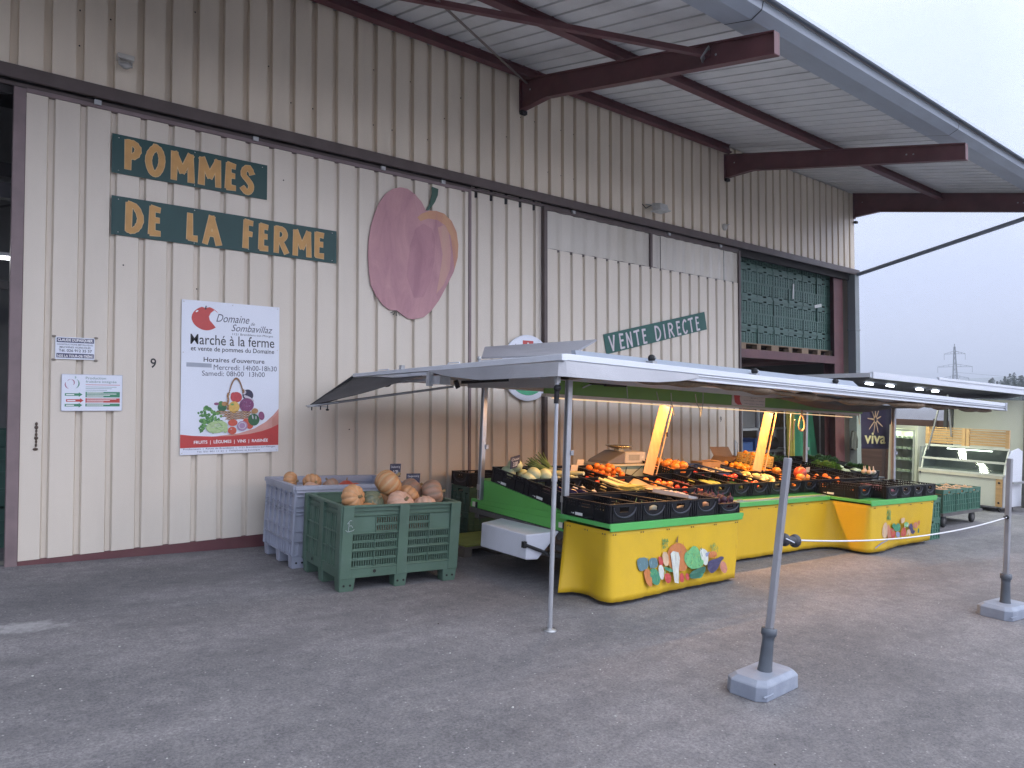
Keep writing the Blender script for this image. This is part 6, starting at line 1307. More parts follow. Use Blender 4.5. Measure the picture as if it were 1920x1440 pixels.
for i, (x, y) in enumerate(((.06, -.08), (.17, .0), (.27, -.04), (.13, -.2))):
    o = bpy.data.objects.new('red_squash', PM['red_squash']); COL.objects.link(o); o.matrix_world = PY @ Matrix.Translation((x, y, .62)) @ Matrix.Rotation(i*.8, 4, 'X'); tag(o, 'small red squash lying low in the grey box', 'squash', 'red squashes in the grey box')
for (x, dz) in ((-.3, .3), (.05, .3)):
    o = MB().box(-.02, .02, -.40, .40, -.02, 0).build('inner_slab', M_PGRY) if False else None
# a raised floor inside each box carries the visible layer
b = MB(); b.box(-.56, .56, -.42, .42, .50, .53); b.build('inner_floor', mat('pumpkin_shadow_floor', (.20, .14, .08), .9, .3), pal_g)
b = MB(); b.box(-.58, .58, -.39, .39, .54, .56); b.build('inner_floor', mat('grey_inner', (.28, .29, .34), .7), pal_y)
price(ground_m(3.76, 6.76, .80, .10), 'slate price sign standing behind the pumpkins, left of two', 'Doubeurre kg', '2.70', .135, .14, .09)
price(ground_m(3.90, 6.62, .76, -.05), 'slate price sign leaning behind the pumpkins, right of two', 'Courges-rave kg', '2.-', .16, .12, .06)
# ---------------------------------------------------------------- barrier posts and rope
M_BASE = mat('barrier_base_grey', (.26, .29, .35), .6, .12, 6, dirt=(.38, .40, .44), dscale=7, damt=.5, bump=.2, bscale=30)
M_POLE = mat('zinc_pole', (.38, .38, .40), .45, .18, 8, metal=.5, dirt=(.20, .19, .19), dscale=6, damt=.6, stretch=(1, 1, .4))
M_SOCK = mat('socket_grey', (.10, .115, .135), .5, .15, 6)
def barrier(M, label, lean, h, bw, bd):
    t = thing('barrier_post', label, 'barrier post', M, 'rope barrier posts in the yard')
    b = MB(); a, c = bw/2, bd/2; ch = .05
    o1 = [(-a+ch, -c), (a-ch, -c), (a, -c+ch), (a, c-ch), (a-ch, c), (-a+ch, c), (-a, c-ch), (-a, -c+ch)]
    b.hexa([(x, y, 0) for x, y in o1], [(x*.985, y*.985, .085) for x, y in o1]); b.hexa([(x*.985, y*.985, .085) for x, y in o1], [(x*.80, y*.78, .112) for x, y in o1])
    b.box(-a*.95, -a*.5, -c-.004, -c+.01, .03, .04, 0)
    b.build('base', M_BASE, t, .008, 2)
    T = Matrix.Rotation(lean[0], 4, 'Y') @ Matrix.Rotation(lean[1], 4, 'X')
    b = MB(); b.lathe([(.048, .10), (.042, .14), (.036, .30), (.040, .33), (.048, .335), (.048, .375), (.040, .38), (.03, .378)], 18, 0, T); b.ball(tuple(T @ Vector((.045, 0, .355))), .012, 8, 5, 1); b.build('socket', [M_SOCK, M_RUB], t)
    b = MB(); b.box(-.021, .021, -.021, .021, .34, h, 0, T); b.build('pole', M_POLE, t, .005)
    return t, T
bar1, TB1 = barrier(ground_m(4.115, 2.60, 0, radians(4)), 'leaning grey barrier post on a square base in front of the yellow skirt', (radians(4.4), radians(2.0)), 1.465, .50, .27)
bar2, TB2 = barrier(ground_m(7.80, 2.40, 0, radians(-5)), 'upright grey barrier post at the far end of the white rope', (radians(-.3), radians(.3)), 1.455, .52, .30)
MB1 = ground_m(4.115, 2.60, 0, radians(4)); MB2 = ground_m(7.80, 2.40, 0, radians(-5))
p1 = MB1 @ TB1 @ Vector((.02, 0, .94)); p2 = MB2 @ TB2 @ Vector((-.02, .0, .905))
t = thing('rope', 'white rope with a black end weight sagging between the two barrier posts', 'rope', Matrix.Translation(p1))
d = p2-p1
b = MB(); b.tube([d*(i/30)+Vector((0, 0, -.33*(i/30)*(1-i/30)))+Vector((0, 0, 0)) for i in range(0, 31)], .006, 6); b.build('cord', mat('white_rope', (.72, .72, .74), .7, .05), t)
dr = d.normalized(); b = MB(); MM = Matrix.Translation(dr*.0) @ Vector((1, 0, 0)).rotation_difference((dr*1+Vector((0, 0, -.12))).normalized()).to_matrix().to_4x4()
b.ball((.045, 0, 0), (.038, .038, .042), 12, 8, 0, None, MM); b.ball((.16, 0, 0), (.042, .04, .044), 12, 8, 0, None, MM); b.tube([(.04, 0, 0), (.10, 0, 0), (.16, 0, 0)], [.034, .024, .036], 12, 0, True, MM); b.tube([(.0, -.04, .01), (.10, -.035, -.01)], .004, 5, 1, True, MM)
b.build('end_weight', [mat('black_weight', (.035, .036, .045), .5, .2), M_WHITE], t)
b = MB(); b.ball(d, (.02, .02, .02), 10, 6); b.ball(d-dr*.06, (.012, .012, .012), 8, 5); b.build('hook', M_RUB, t)
# ---------------------------------------------------------------- left of the trailer: crate stack, pallets
M_GC = mat('green_crate', (.030, .085, .062), .5, .15, 6); M_GC2 = mat('green_crate_light', (.05, .15, .10), .5, .15, 6, dirt=(.10, .20, .16), dscale=6, damt=.4)
def ribbed_crate(L, W, H, open_slots=True):
    b = MB(); a, c, t = L/2, W/2, .014
    b.box(-a, a, -c, c, 0, .012)
    for s in (-1, 1):
        for (u0, u1, ax) in ((-a, a, 0), (-c, c, 1)):
            def bx(p, q, z0, z1, d0=0.0, d1=t):
                e = (c if ax == 0 else a); lo, hi = (e-d1, e-d0) if s > 0 else (-e+d0, -e+d1)
                if ax == 0: b.box(p, q, lo, hi, z0, z1)
                else: b.box(lo, hi, p, q, z0, z1)
            bx(u0, u1, H-.02, H, -.008, t); bx(u0, u1, 0, .02, -.004, t); hw = .055
            bx(u0, -hw, H-.075, H-.02); bx(hw, u1, H-.075, H-.02); bx(-hw, hw, H-.035, H-.02); bx(-hw-.05, hw+.05, H-.10, H-.068, -.004, t)
            bx(u0, u1, .02, H-.09, .006, t)
            for z in (H*.30, H*.5): bx(u0, u1, z, z+.010, -.004, t)
            n = max(3, int((u1-u0)/.085))
            for i in range(n+1):
                x = u0+(u1-u0)*i/n; bx(x-.006, x+.006, 0, H-.09, -.004, t)
            for x in (u0, u1-.02): bx(x, x+.02, 0, H, -.006, t)
    return b
RM = ribbed_crate(.57, .40, .315).mesh('ribbed_crate', M_GC2)
RM_D = ribbed_crate(.57, .40, .315).mesh('ribbed_crate_dark', M_GC)
def rcrate(me, M, label, group):
    o = bpy.data.objects.new('plastic_crate', me); COL.objects.link(o); o.matrix_world = M; return tag(o, label, 'crate', group)
GS = 'crates stacked behind the trailer end'
for i in range(2): rcrate(RM_D, ground_m(5.50, 7.62, .02+.32*i, 0), 'dark green crate, %s of the stack behind the trailer end' % ('bottom', 'middle')[i], GS)
make_crate(ground_m(5.50, 7.62, .665, pi/2), 'black crate on top of the green stack by the shed wall', GS)
t = thing('pallet', 'low pallet with a yellow green top under the trailer end', 'pallet', ground_m(5.02, 6.95, 0, .05))
b = MB()
for x in (-.45, 0, .40): b.box(x, x+.1, -.35, .35, 0, .09, 0)
for i in range(5): b.box(-.45, .5, -.35+.15*i, -.25+.15*i, .09, .11, 0)
b.box(-.42, .42, -.33, .33, .11, .125, 1); b.build('pallet_body', [mat('old_wood', (.16, .13, .10), .8, .2), mat('yellow_green_board', (.24, .29, .05), .6, .15)], t)
# crates under and beside the right counter
rcrate(RM, ground_m(9.05, 5.42, 0, .08), 'green crate bottom peeping out below the yellow skirt', 'green crates below the stall')
rcrate(RM, ground_m(8.2, 5.44, 0, -.05), 'green crate hidden below the middle skirt', 'green crates below the stall')
for i in range(2): rcrate(RM, ground_m(11.87, 4.80, .0+.318*i, 0), 'green crate, %s of the stack beside the right counter' % ('lower', 'upper')[i], 'green crates beside the right counter')
o = MB().box(-.2, .2, -.13, .13, 0, .14).build('cardboard_box', mat('pinkish_card', (.45, .33, .30), .7, .1), bevel=.004); put(o, ground_m(12.35, 4.95, .56, .0)); tag(o, 'pinkish cardboard box beside the green crates at the counter end', 'box')
# dolly with three green crates of onions
MD = ground_m(14.35, 5.35, 0, .02); t = thing('dolly', 'low black dolly on rubber wheels carrying green crates', 'trolley', MD)
b = MB(); b.box(-.95, .95, -.32, .32, .20, .25); b.build('platform', M_CHAS, t)
for x in (-.75, .62):
    for y in (-.25, .25):
        b = MB(); R_ = Matrix.Translation((x, y, .105)) @ Matrix.Rotation(pi/2, 4, 'X'); b.lathe([(.05, -.02), (.095, -.025), (.105, 0), (.095, .025), (.05, .02)], 20, 0, R_); w_ = b.build('wheel', M_RUB, t)
        b = MB(); b.lathe([(0, .021), (.05, .021), (.055, -.021), (0, -.021)], 12, 0, R_); b.box(x-.02, x+.02, y+.027, y+.034, .1, .21); b.build('hub', M_CHAS, w_)
big = ribbed_crate(.60, .58, .40).mesh('deep_crate', M_GC2)
for i in range(3):
    M = MD @ Matrix.Translation((-.615+.61*i, 0, .252)); o = bpy.data.objects.new('deep_crate', big); COL.objects.link(o); o.matrix_world = M; tag(o, 'deep green crate of onions on the dolly, %s from the left' % ORD[i], 'crate', 'deep green crates on the dolly')
    fl = MB().box(-.28, .28, -.27, .27, .24, .25)
    o2 = fl.build('crate_layer', mat('onion_skins', (.40, .24, .14), .8, .3), o)
    fill('brown_onion', M, 'brown onion in the deep green crates on the dolly', 'onions on the dolly', 22, z=.27, layers=2, w=.26, l=.25, scl=(1.1, 1.5))
# ---------------------------------------------------------------- display counter, fridge, second stall
UC = 17.5; MC = ground_m(17.5, 6.2, 0)
M_CREAMP = mat('cream_panel', (.66, .66, .56), .4, .04, 2); M_WWH = mat('white_panel', (.70, .72, .76), .35, .03, 2)
M_LWOOD = mat('light_wood', (.56, .34, .15), .5, .16, 4, stretch=(1, .5, 6))
dc = thing('display_counter', 'white refrigerated display counter with slanting glass and wooden slats', 'display counter', MC)
def cb(b, name, m, **k): return b.build(name, m, dc, **k)
b = MB(); b.box(0, .95, -.80, .86, .11, .72); cb(b, 'cabinet', M_CREAMP, bevel=.01)
b = MB(); b.hexa([(0.0, -.86, .11), (.98, -.86, .11), (.98, -.802, .11), (0, -.802, .11)], [(0.0, -.86, .78), (.98, -.86, .78), (.98, -.802, .78), (0, -.802, .78)])
b.poly([(-.02, -.86, .78), (.98, -.86, .78), (.98, -.86, 1.30), (.75, -.86, 1.36), (.30, -.86, 1.30), (.06, -.86, 1.05)], (0, .03, 0)); cb(b, 'side_panel', M_WWH, bevel=.006)
b = MB(); b.box(-.025, 0.0, -.80, -.68, .12, .72, 0); b.box(-.03, 0.02, -.80, .86, .70, .76, 1)
for z in (.20, .62): b.ball((-.03, -.74, z), (.008, .022, .022), 8, 5, 2)
b.ball((-.03, .82, .70), (.008, .022, .022), 8, 5, 2); cb(b, 'wooden_corner', [M_LWOOD, mat('pale_ledge', (.66, .60, .46), .5), M_RUB])
b = MB()
for (x, y0, y1, z) in ((.0, -.83, .86, .755), (.07, -.83, .82, 1.01), (.24, -.83, .82, 1.30)): b.box(x-.03, x+.03, y0, y1, z, z+.045)
for y in (-.82, .80): b.bar((0, y, .77), (.07, y, 1.02), .03, .03); b.bar((.07, y, 1.02), (.24, y, 1.30), .025, .025)
cb(b, 'frame_rail', mat('pale_rail', (.68, .67, .58), .4, .05))
b = MB(); b.quad((.0, -.82, .80), (.0, .82, .80), (.065, .82, 1.01), (.065, -.82, 1.01)); b.quad((.075, -.82, 1.06), (.075, .82, 1.06), (.235, .82, 1.30), (.235, -.82, 1.30)); cb(b, 'glass_pane', glass('display_glass', (.88, .94, .92), .16, .05))
b = MB(); b.box(.10, .92, -.80, .84, .80, .82); b.box(.88, .92, -.80, .84, .82, 1.30); b.box(.25, .9, -.8, .84, 1.28, 1.30); b.box(.02, .9, .83, .86, .78, 1.28); cb(b, 'inner_lining', mat('inner_steel', (.33, .35, .34), .35, .1, metal=.3))
b = MB(); b.tube([(.45, -.45, 1.26), (.45, .45, 1.26)], .012, 8); cb(b, 'inner_lamp', mat('cold_tube', (1, 1, 1), .5, 0, emit=(.9, 1, .85), estr=4))
b = MB()
for (x, y) in ((.1, -.72), (.85, -.72), (.1, .75), (.85, .75)):
    b2 = MB(); R_ = Matrix.Translation((x, y, .045)) @ Matrix.Rotation(pi/2, 4, 'X'); b2.lathe([(0, -.015), (.04, -.015), (.045, 0), (.04, .015), (0, .015)], 14, 0, R_); b2.box(x-.02, x+.02, y-.03, y+.03, .07, .11, 1); cb(b2, 'caster', [M_RUB, M_GALV])
b = MB(); b.box(.05, .9, -.98, -.87, .62, .66); b.tube([(.9, -.96, .5), (.9, -.96, .95)], .015, 8); cb(b, 'tray_rail', M_GALV)
for y0, y1, lab in ((-.82, .01, 'slatted wooden panel on top of the display counter, nearer the camera'), (.02, .84, 'slatted wooden panel on top of the display counter, farther end')):
    b = MB()
    for i in range(6): b.box(.27, .29, y0+.06, y1-.06, 1.375+.056*i, 1.415+.056*i)
    b.box(.25, .31, y0, y0+.07, 1.346, 1.715); b.box(.25, .31, y1-.07, y1, 1.346, 1.715); b.box(.25, .31, y0, y1, 1.715, 1.735)
    for i in range(5): b.box(.296, .299, y0+.06, y1-.06, 1.416+.056*i, 1.424+.056*i, 1)
    o = b.build('slatted_panel', [M_LWOOD, mat('slat_gap_pale', (.6, .55, .42), .6)]); put(o, MC); tag(o, lab, 'wooden panel')
    o['group'] = 'slatted panels on the display counter'
# glass door fridge
fr = thing('fridge', 'tall cream fridge with a glass door full of pale packets', 'fridge', ground_m(18.5, 7.70, 0))
b = MB(); x0 = -.34; b.box(x0, .34, -.33, -.27, 0, 1.74); b.box(x0, .34, .27, .33, 0, 1.74); b.box(x0, .34, -.27, .27, 1.66, 1.74); b.box(x0, .34, -.27, .27, 0, .35); b.box(.28, .34, -.27, .27, .35, 1.66); b.build('cabinet', M_CREAMP, fr, .008)
b = MB(); b.box(x0-.02, x0, -.27, -.23, .38, 1.64); b.box(x0-.02, x0, .23, .27, .38, 1.64); b.box(x0-.02, x0, -.23, .23, 1.60, 1.64); b.box(x0-.02, x0, -.23, .23, .38, .42); d_ = b.build('door', mat('door_grey', (.45, .47, .44), .4), fr)
b = MB(); b.quad((x0-.01, -.23, .42), (x0-.01, .23, .42), (x0-.01, .23, 1.60), (x0-.01, -.23, 1.60)); b.build('glass_pane', glass('fridge_glass', (.80, .88, .84), .12), d_)
for z in (.62, .90, 1.16, 1.42):
    b = MB(); b.box(x0+.03, .27, -.27, .27, z, z+.012); b.build('shelf', mat('fridge_shelf', (.55, .58, .55), .4), fr)
    for k in range(5):
        o = MB().box(-.05, .05, -.04, .04, 0, .05).build('packet', mat('packet_pale', (.60, .62, .50), .5, .1), bevel=.008)
        put(o, ground_m(18.5, 7.70, z+.013) @ Matrix.Translation((x0+.12, -.21+.105*k, 0))); tag(o, 'pale packet on a shelf inside the glass door fridge', 'packet', 'packets in the fridge')
l = bpy.data.lights.new('fridge_lamp', 'AREA'); l.size = .3; l.energy = 5; l.color = (.9, 1, .85); lo = bpy.data.objects.new('fridge_lamp', l); COL.objects.link(lo); lo.parent = fr; lo.location = (-.05, 0, 1.64)
# second stall: cream wall and dark awning with cold lamps
st2 = thing('second_stall', 'second stall trailer with cream side wall and dark navy awning', 'market stall', ground_m(19.3, 6.4, 0))
b = MB(); b.box(0, 1.9, -.85, .62, .45, 2.44); b.build('cream_wall', M_CREAMP, st2)
for y in (-.90, .64, .76):
    b = MB(); b.box(-.04, .06, y, y+.06 if y < 0 else y+.07, .0, 2.45); b.build('post', mat('stall_post', (.14, .14, .13), .5, .2), st2)
b = MB(); b.box(.1, 1.9, -.8, .6, .30, .45); b.build('chassis', M_CHAS, st2)
AW = [(13.3, 6.28), (19.6, 5.55), (21.6, 6.6), (21.6, 9.4), (13.5, 8.4)]
inv = ground_m(19.3, 6.4, 0).inverted()
def w2(u, v, h): return tuple(inv @ G(u, v, h))
b = MB(); b.hexa([w2(u, v, 2.58-.02*(v-6)) for u, v in AW], [w2(u, v, 2.61-.02*(v-6)) for u, v in AW]); b.build('awning', mat('navy_awning', (.018, .022, .05), .7, .1), st2)
b = MB(); b.bar(w2(13.28, 6.24, 2.62), w2(19.62, 5.52, 2.63), .07, .12); b.bar(w2(13.26, 6.24, 2.62), w2(13.48, 8.4, 2.58), .05, .08); b.bar(w2(15.5, 5.96, 2.70), w2(19.6, 5.49, 2.71), .05, .05); b.build('awning_frame', M_ALUW, st2)
for u, v in ((14.6, 6.9), (15.3, 6.8), (16.6, 6.75), (17.3, 6.7)):
    b = MB(); b.bar(w2(u-.10, v, 2.53), w2(u+.10, v-.02, 2.53), .05, .025); o = b.build('lamp', mat('cold_lamp', (1, 1, 1), .5, 0, emit=(.88, .95, 1), estr=22), st2)
l = bpy.data.lights.new('stall_lamp', 'AREA'); l.shape = 'RECTANGLE'; l.size = 3; l.size_y = .15; l.energy = 55; l.specular_factor = .05; l.color = (.92, 1, .78); lo = bpy.data.objects.new('stall_lamp', l); COL.objects.link(lo); lo.parent = st2; lo.matrix_world = Matrix.Translation(G(16.3, 6.75, 2.50)) @ Matrix.Rotation(radians(-38), 4, 'Y') if False else Matrix.Translation(G(16.3, 6.75, 2.50))
b = MB(); b.tube([w2(16.9, 6.4, 2.4), w2(16.0, 6.3, 1.25)], .018, 8, 0); b.tube([w2(17.2, 6.4, 2.45), w2(17.75, 6.5, 1.55)], .018, 8, 1); b.build('awning_strut', [M_CHAS, M_ALU], st2)
# brown board fence behind, banner, hanging clothes
fe = thing('board_fence', 'brown horizontal board fence behind the stalls', 'fence', ground_m(22.5, 9.2, 0))
b = MB()
for i in range(10): b.box(-.02, .02, -3.5, 4.6, .1+.185*i, .27+.185*i)
b.box(.02, .04, -3.5, 4.6, .05, 1.93)
b.build('boards', mat('fence_brown', (.17, .095, .06), .7, .25, 3, stretch=(1, .3, 4)), fe)
for y in (-3.4, -2.0, -.6, .8, 2.2): b = MB(); b.box(-.07, -.02, y, y+.08, 0, 1.98); b.build('post', mat('fence_post', (.12, .08, .06), .7), fe)
bn = thing('banner', 'dark purple banner reading viva with a star of carrots', 'banner', ground_m(18.15, 8.3, 1.12))
def ban(a, t): return (-1.08+2.02*a+.02*sin(9*t), .03*sin(7*a+2*t)+.02*sin(15*a), 1.22*t-.20*a*t**2-.04*sin(pi*a)*t)
b = MB(); b.grid(ban, 24, 14); b.build('cloth', mat('banner_purple', (.035, .025, .075), .6, .2, 3, dirt=(.08, .03, .09), dscale=2, damt=.6), bn, solid=.003)
FB = Matrix(((1, 0, 0, 0), (0, 0, -1, -.075), (0, 1, 0, 0), (0, 0, 0, 1))); b = MB()
for i, a in enumerate([pi*2*k/9+.3 for k in range(9)]):
    r0, r1 = .06, random.uniform(.30, .44); w_ = .022; b.flat([(-.30+r0*cos(a)-w_*sin(a), .72+r0*sin(a)+w_*cos(a)), (-.30+r0*cos(a)+w_*sin(a), .72+r0*sin(a)-w_*cos(a)), (-.30+r1*cos(a)+w_*.5*sin(a), .72+r1*sin(a)-w_*.5*cos(a)), (-.30+r1*cos(a)-w_*.5*sin(a), .72+r1*sin(a)+w_*.5*cos(a))], .0003*i, .001, FB, 0)
text(b, 'viva', FB, -.84, .28, .13, .40, .002, 1, .02); b.build('print', [mat('banner_peach', (.62, .40, .28), .6, .2), mat('banner_cream', (.62, .52, .28), .6)], bn)
b = MB(); b.tube([(-1.05, 0, -.5), (-1.05, 0, 1.32)], .015, 6); b.tube([(.75, 0, -.5), (.75, 0, 1.2)], .015, 6); b.build('banner_pole', M_GALV, bn)
cl = thing('green_cloth', 'green cloth with a yellow strip hanging at the shed corner', 'cloth', Matrix.Translation((15.75, 8.75, .35)))
def cloth(a, t): return (-.55+.95*a*(.75+.25*(1-t)), .07*sin(17*a)*(.4+.6*(1-t)), 1.35*t)
b = MB(); b.grid(cloth, 40, 8); b.build('drape', mat('green_fabric', (.03, .22, .12), .7, .15, 5), cl, solid=.003)
b = MB(); b.grid(lambda a, t: (-.80+.24*a, .05*sin(14*a), 1.4*t), 10, 4); b.build('yellow_strip', mat('yellow_fabric', (.42, .36, .06), .7, .15), cl, solid=.003)
b = MB(); b.tube([(-.95, 0, 1.37), (.6, 0, 1.37)], .015, 6); b.tube([(-.95, 0, -.9), (-.95, 0, 1.37)], .02, 6); b.tube([(.6, 0, -.9), (.6, 0, 1.37)], .02, 6); b.build('cloth_rail', M_GALV, cl)
t = thing('water_hose', 'grey jacket and hose hanging on the shed column', 'jacket', ground_m(16.28, 7.98, 1.12)); t.scale = (.6, .6, .75); t.name = 'hanging_jacket'; t['label'] = 'grey work jacket hanging on the shed corner column'
b = MB(); b.grid(lambda a, s: (.16*cos(2*pi*a)*(.55+.45*(1-s)), .09*sin(2*pi*a), .55*s-.03*sin(9*a)), 18, 8); b.build('jacket_body', mat('grey_cloth', (.06, .06, .055), .8, .2), t); b = MB(); b.tube([(-.1, 0, .52), (-.2, -.02, .3), (-.2, -.03, .05)], [.05, .05, .04], 8); b.tube([(.1, 0, .52), (.2, -.02, .3), (.2, -.03, .05)], [.05, .05, .04], 8); b.build('sleeves', MATS['grey_cloth'], t)
# flower pots at the far right
for k, (u, v) in enumerate(((18.5, 4.95), (19.1, 5.0))):
    t = thing('flower_pot', 'dark flower pot with pink flowers beside the display counter, %s' % ('nearer one', 'farther one')[k], 'flower pot', ground_m(u, v, 0), 'flower pots by the display counter')
    b = MB(); b.lathe([(0, 0), (.13, 0), (.18, .28), (.19, .30), (.17, .30), (.16, .26), (0, .26)], 18); b.build('pot', mat('dark_pot', (.03, .03, .035), .6), t)
    b = MB(); rnd = random.Random(k)
    for i in range(260):
        a = rnd.uniform(0, 6.28); r = rnd.uniform(0, .24); z = .28+rnd.uniform(0, .36)*(1-r*1.5); s = .03; q = Vector((r*cos(a), r*sin(a), z)); e1 = Vector((rnd.gauss(0, 1), rnd.gauss(0, 1), rnd.gauss(0, 1))).normalized()*s; e2 = Vector((rnd.gauss(0, 1), rnd.gauss(0, 1), rnd.gauss(0, 1))).normalized()*s
        b.add([q-e1, q+e2, q+e1, q-e2], [(0, 1, 2, 3)], 1 if rnd.random() < .4 and z > .4 else 0)
    b.build('flowers', [mat('pot_leaf', (.08, .18, .05), .6, .3), mat('pot_petal', (.62, .28, .26), .6, .2)], t)
# ---------------------------------------------------------------- inside the shed
PAL = None
def pallet(M, label):
    global PAL
    if PAL is None:
        b = MB()
        for x in (-.60, -.07, .46): b.box(x, x+.14, -.48, -.36, .022, .105); b.box(x, x+.14, .36, .48, .022, .105); b.box(x, x+.14, -.48, .48, .105, .122)
        for i in range(7): b.box(-.6, .6, -.48+.14*i, -.38+.14*i, .122, .142)
        b.box(-.6, .6, -.48, -.36, 0, .022); b.box(-.6, .6, .36, .48, 0, .022); PAL = b.mesh('pallet', mat('pallet_wood', (.27, .19, .12), .8, .22, 4, stretch=(.5, 3, 3)))
    o = bpy.data.objects.new('pallet', PAL); COL.objects.link(o); o.matrix_world = M; return tag(o, label, 'pallet', 'pallets on the mezzanine')
for i in range(4): pallet(Matrix.Translation((11.92+1.20*i, 8.78, 2.803)), 'wooden pallet under the green crates on the mezzanine, %s from the left' % ORD[i])
MCm = ribbed_crate(.575, .40, .31).mesh('storage_crate', mat('storage_green', (.062, .135, .108), .5, .18, 5, dirt=(.10, .20, .16), dscale=4, damt=.4))
ROW = ['bottom', 'second', 'third', 'fourth', 'fifth', 'top']
for c_ in range(8):
    for r_ in range(6):
        o = bpy.data.objects.new('storage_crate', MCm); COL.objects.link(o)
        dx = .02*(c_ // 2); fl = pi if r_ % 2 else 0
        M = Matrix.Translation((11.63+.582*c_+dx+random.uniform(-.008, .008), 8.52+random.uniform(-.015, .015), 2.947+.311*r_))
        if r_ % 2: M = M @ Matrix.Translation((0, 0, .31)) @ Matrix.Rotation(pi, 4, 'X')
        o.matrix_world = M; tag(o, 'green storage crate on the mezzanine, %s row, %s column' % (ROW[r_], ORD[c_]), 'crate', 'green crates stacked on the mezzanine')
for (x, z, w_, h_, r_) in ((14.46, 4.16, .05, .33, .08), (15.5, 3.93, .30, .07, -.18)):
    o = MB().box(-w_/2, w_/2, -.003, .003, -h_/2, h_/2).build('paper_tag', mat('paper_white', (.6, .63, .6), .6)); put(o, Matrix.Translation((x, 8.30, z)) @ Matrix.Rotation(r_, 4, 'Y')); tag(o, ('white vertical paper tag on the mezzanine crates', 'white crooked paper strip on the mezzanine crates')[0 if h_ > .2 else 1], 'paper tag')
# shelf rack in the dark bay
SY = 9.25
def in_shed(x, z): return Matrix.Translation((x, SY, z))
rk = thing('shelf_rack', 'metal shelf rack with boxes in the dark shed bay', 'shelf rack', in_shed(17.5, -.75))
rk.matrix_world = Matrix.Translation((15.0, SY, -.50))
b = MB()
for x in (-1.1, -.42, 1.1):
    for y in (0, .5): b.box(x, x+.05, y, y+.05, 0, 2.15)
b.build('upright', mat('rack_white', (.55, .57, .60), .4, .1), rk)
for z in (.62, 1.10, 1.62): b = MB(); b.box(-1.1, 1.15, 0, .55, z, z+.05); b.build('shelf', MATS['rack_white'], rk)
def store(name, label, x, z, w, h, m, d=.4, cat='box'):
    o = MB().box(-w/2, w/2, 0, d, 0, h).build(name, m, bevel=.015); put(o, Matrix.Translation((x, SY+.05, z))); tag(o, label, cat); return o
Z2, Z1, Z3 = -.50+1.152, -.50+.672, -.50+1.672
mB = mat('blue_box_plastic', (.04, .11, .33), .5, .15); mG = mat('grey_bag_cloth', (.14, .14, .16), .8, .25, 6); mK = mat('black_bin', (.02, .02, .022), .5); mC2 = mat('shelf_carton', (.28, .20, .14), .8, .15)
store('blue_box', 'blue plastic box on the rack, left one', 14.18, Z2, .50, .20, mB); store('blue_box', 'blue plastic box on the rack, right one', 14.70, Z2, .32, .28, mB)
store('black_bin', 'black plastic bin on the lower shelf of the rack', 15.45, Z1, .45, .30, mK, cat='bin'); store('brown_carton', 'brown carton on the upper shelf of the rack', 15.85, Z3, .5, .40, mC2); store('grey_carton', 'grey carton on the upper shelf at the left', 14.25, Z3, .55, .42, mat('shelf_grey', (.22, .22, .23), .8)); store('grey_carton', 'wide grey carton in the middle of the upper shelf', 15.2, Z3, .7, .36, MATS['shelf_grey'])
o = MB(); o.ball((0, .2, .14), (.42, .2, .16), 16, 10, 0, lambda a, p: 1+.12*sin(3*a+2*p)); o = o.build('cloth_bag', mG); put(o, Matrix.Translation((15.35, SY+.05, Z2))); tag(o, 'slumped grey cloth bag on the rack', 'bag')
o = MB(); o.ball((0, .2, .15), (.26, .2, .18), 16, 10, 0, lambda a, p: 1+.10*sin(5*a+3*p)); o = o.build('plastic_bag', mat('clear_bag', (.40, .41, .42), .35, .3, 8)); put(o, Matrix.Translation((15.92, SY+.05, Z1))); tag(o, 'pale crumpled plastic bag on the lower shelf', 'bag')
for k, x in enumerate((14.80, 15.02)):
    b = MB(); b.lathe([(.035, 0), (.095, 0), (.095, .3), (.035, .3), (.035, 0)], 18, 0, Matrix.Rotation(-pi/2, 4, 'X')); o = b.build('paper_roll', mat('roll_white', (.5, .5, .48), .7)); put(o, Matrix.Translation((x, SY+.05, Z1+.10))); tag(o, 'white paper roll lying on the lower shelf, %s of two' % ('left', 'right')[k], 'paper roll')
# left door bay
for i in range(2): rcrate(RM_D, Matrix.Translation((.20, 9.35, .19+.62*i)) @ Matrix.Scale(2.0, 4), 'dark green storage box inside the left doorway, %s' % ('lower', 'upper')[i], 'dark boxes inside the left doorway')
# ---------------------------------------------------------------- distance: hills, wood, pylon
def ridge(name, label, d0, z0, hs, depth, m, seed, a0=18, a1=95, n=70):
    rnd = random.Random(seed); ph = [rnd.uniform(0, 6.28) for _ in range(6)]
    b = MB()
    def fn(t, s):
        az = radians(a0+(a1-a0)*t); hh = sum(hs[1]*.5/(k+1)*sin((k+1)*5.1*t+ph[k]) for k in range(6))+hs[0]
        r = d0+depth*s; prof = sin(pi*min(1, s*1.0))
        return (r*sin(az), r*cos(az), z0+(hh+hs[1]*.15*sin(23*t+9*s+ph[1]))*prof)
    b.grid(fn, n, 8); o = b.build(name, m); tag(o, label, 'hills', kind='structure'); return o
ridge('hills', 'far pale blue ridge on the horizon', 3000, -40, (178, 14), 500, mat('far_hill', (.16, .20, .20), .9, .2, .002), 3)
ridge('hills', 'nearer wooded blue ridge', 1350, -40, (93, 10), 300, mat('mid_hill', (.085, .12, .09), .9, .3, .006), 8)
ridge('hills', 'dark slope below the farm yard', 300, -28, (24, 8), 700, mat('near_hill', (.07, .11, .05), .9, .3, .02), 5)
M_CON = [mat('conifer_green', (.030, .060, .035), .8, .35, .4), mat('conifer_light', (.05, .09, .045), .8, .3, .4), mat('trunk_brown', (.08, .055, .04), .9)]
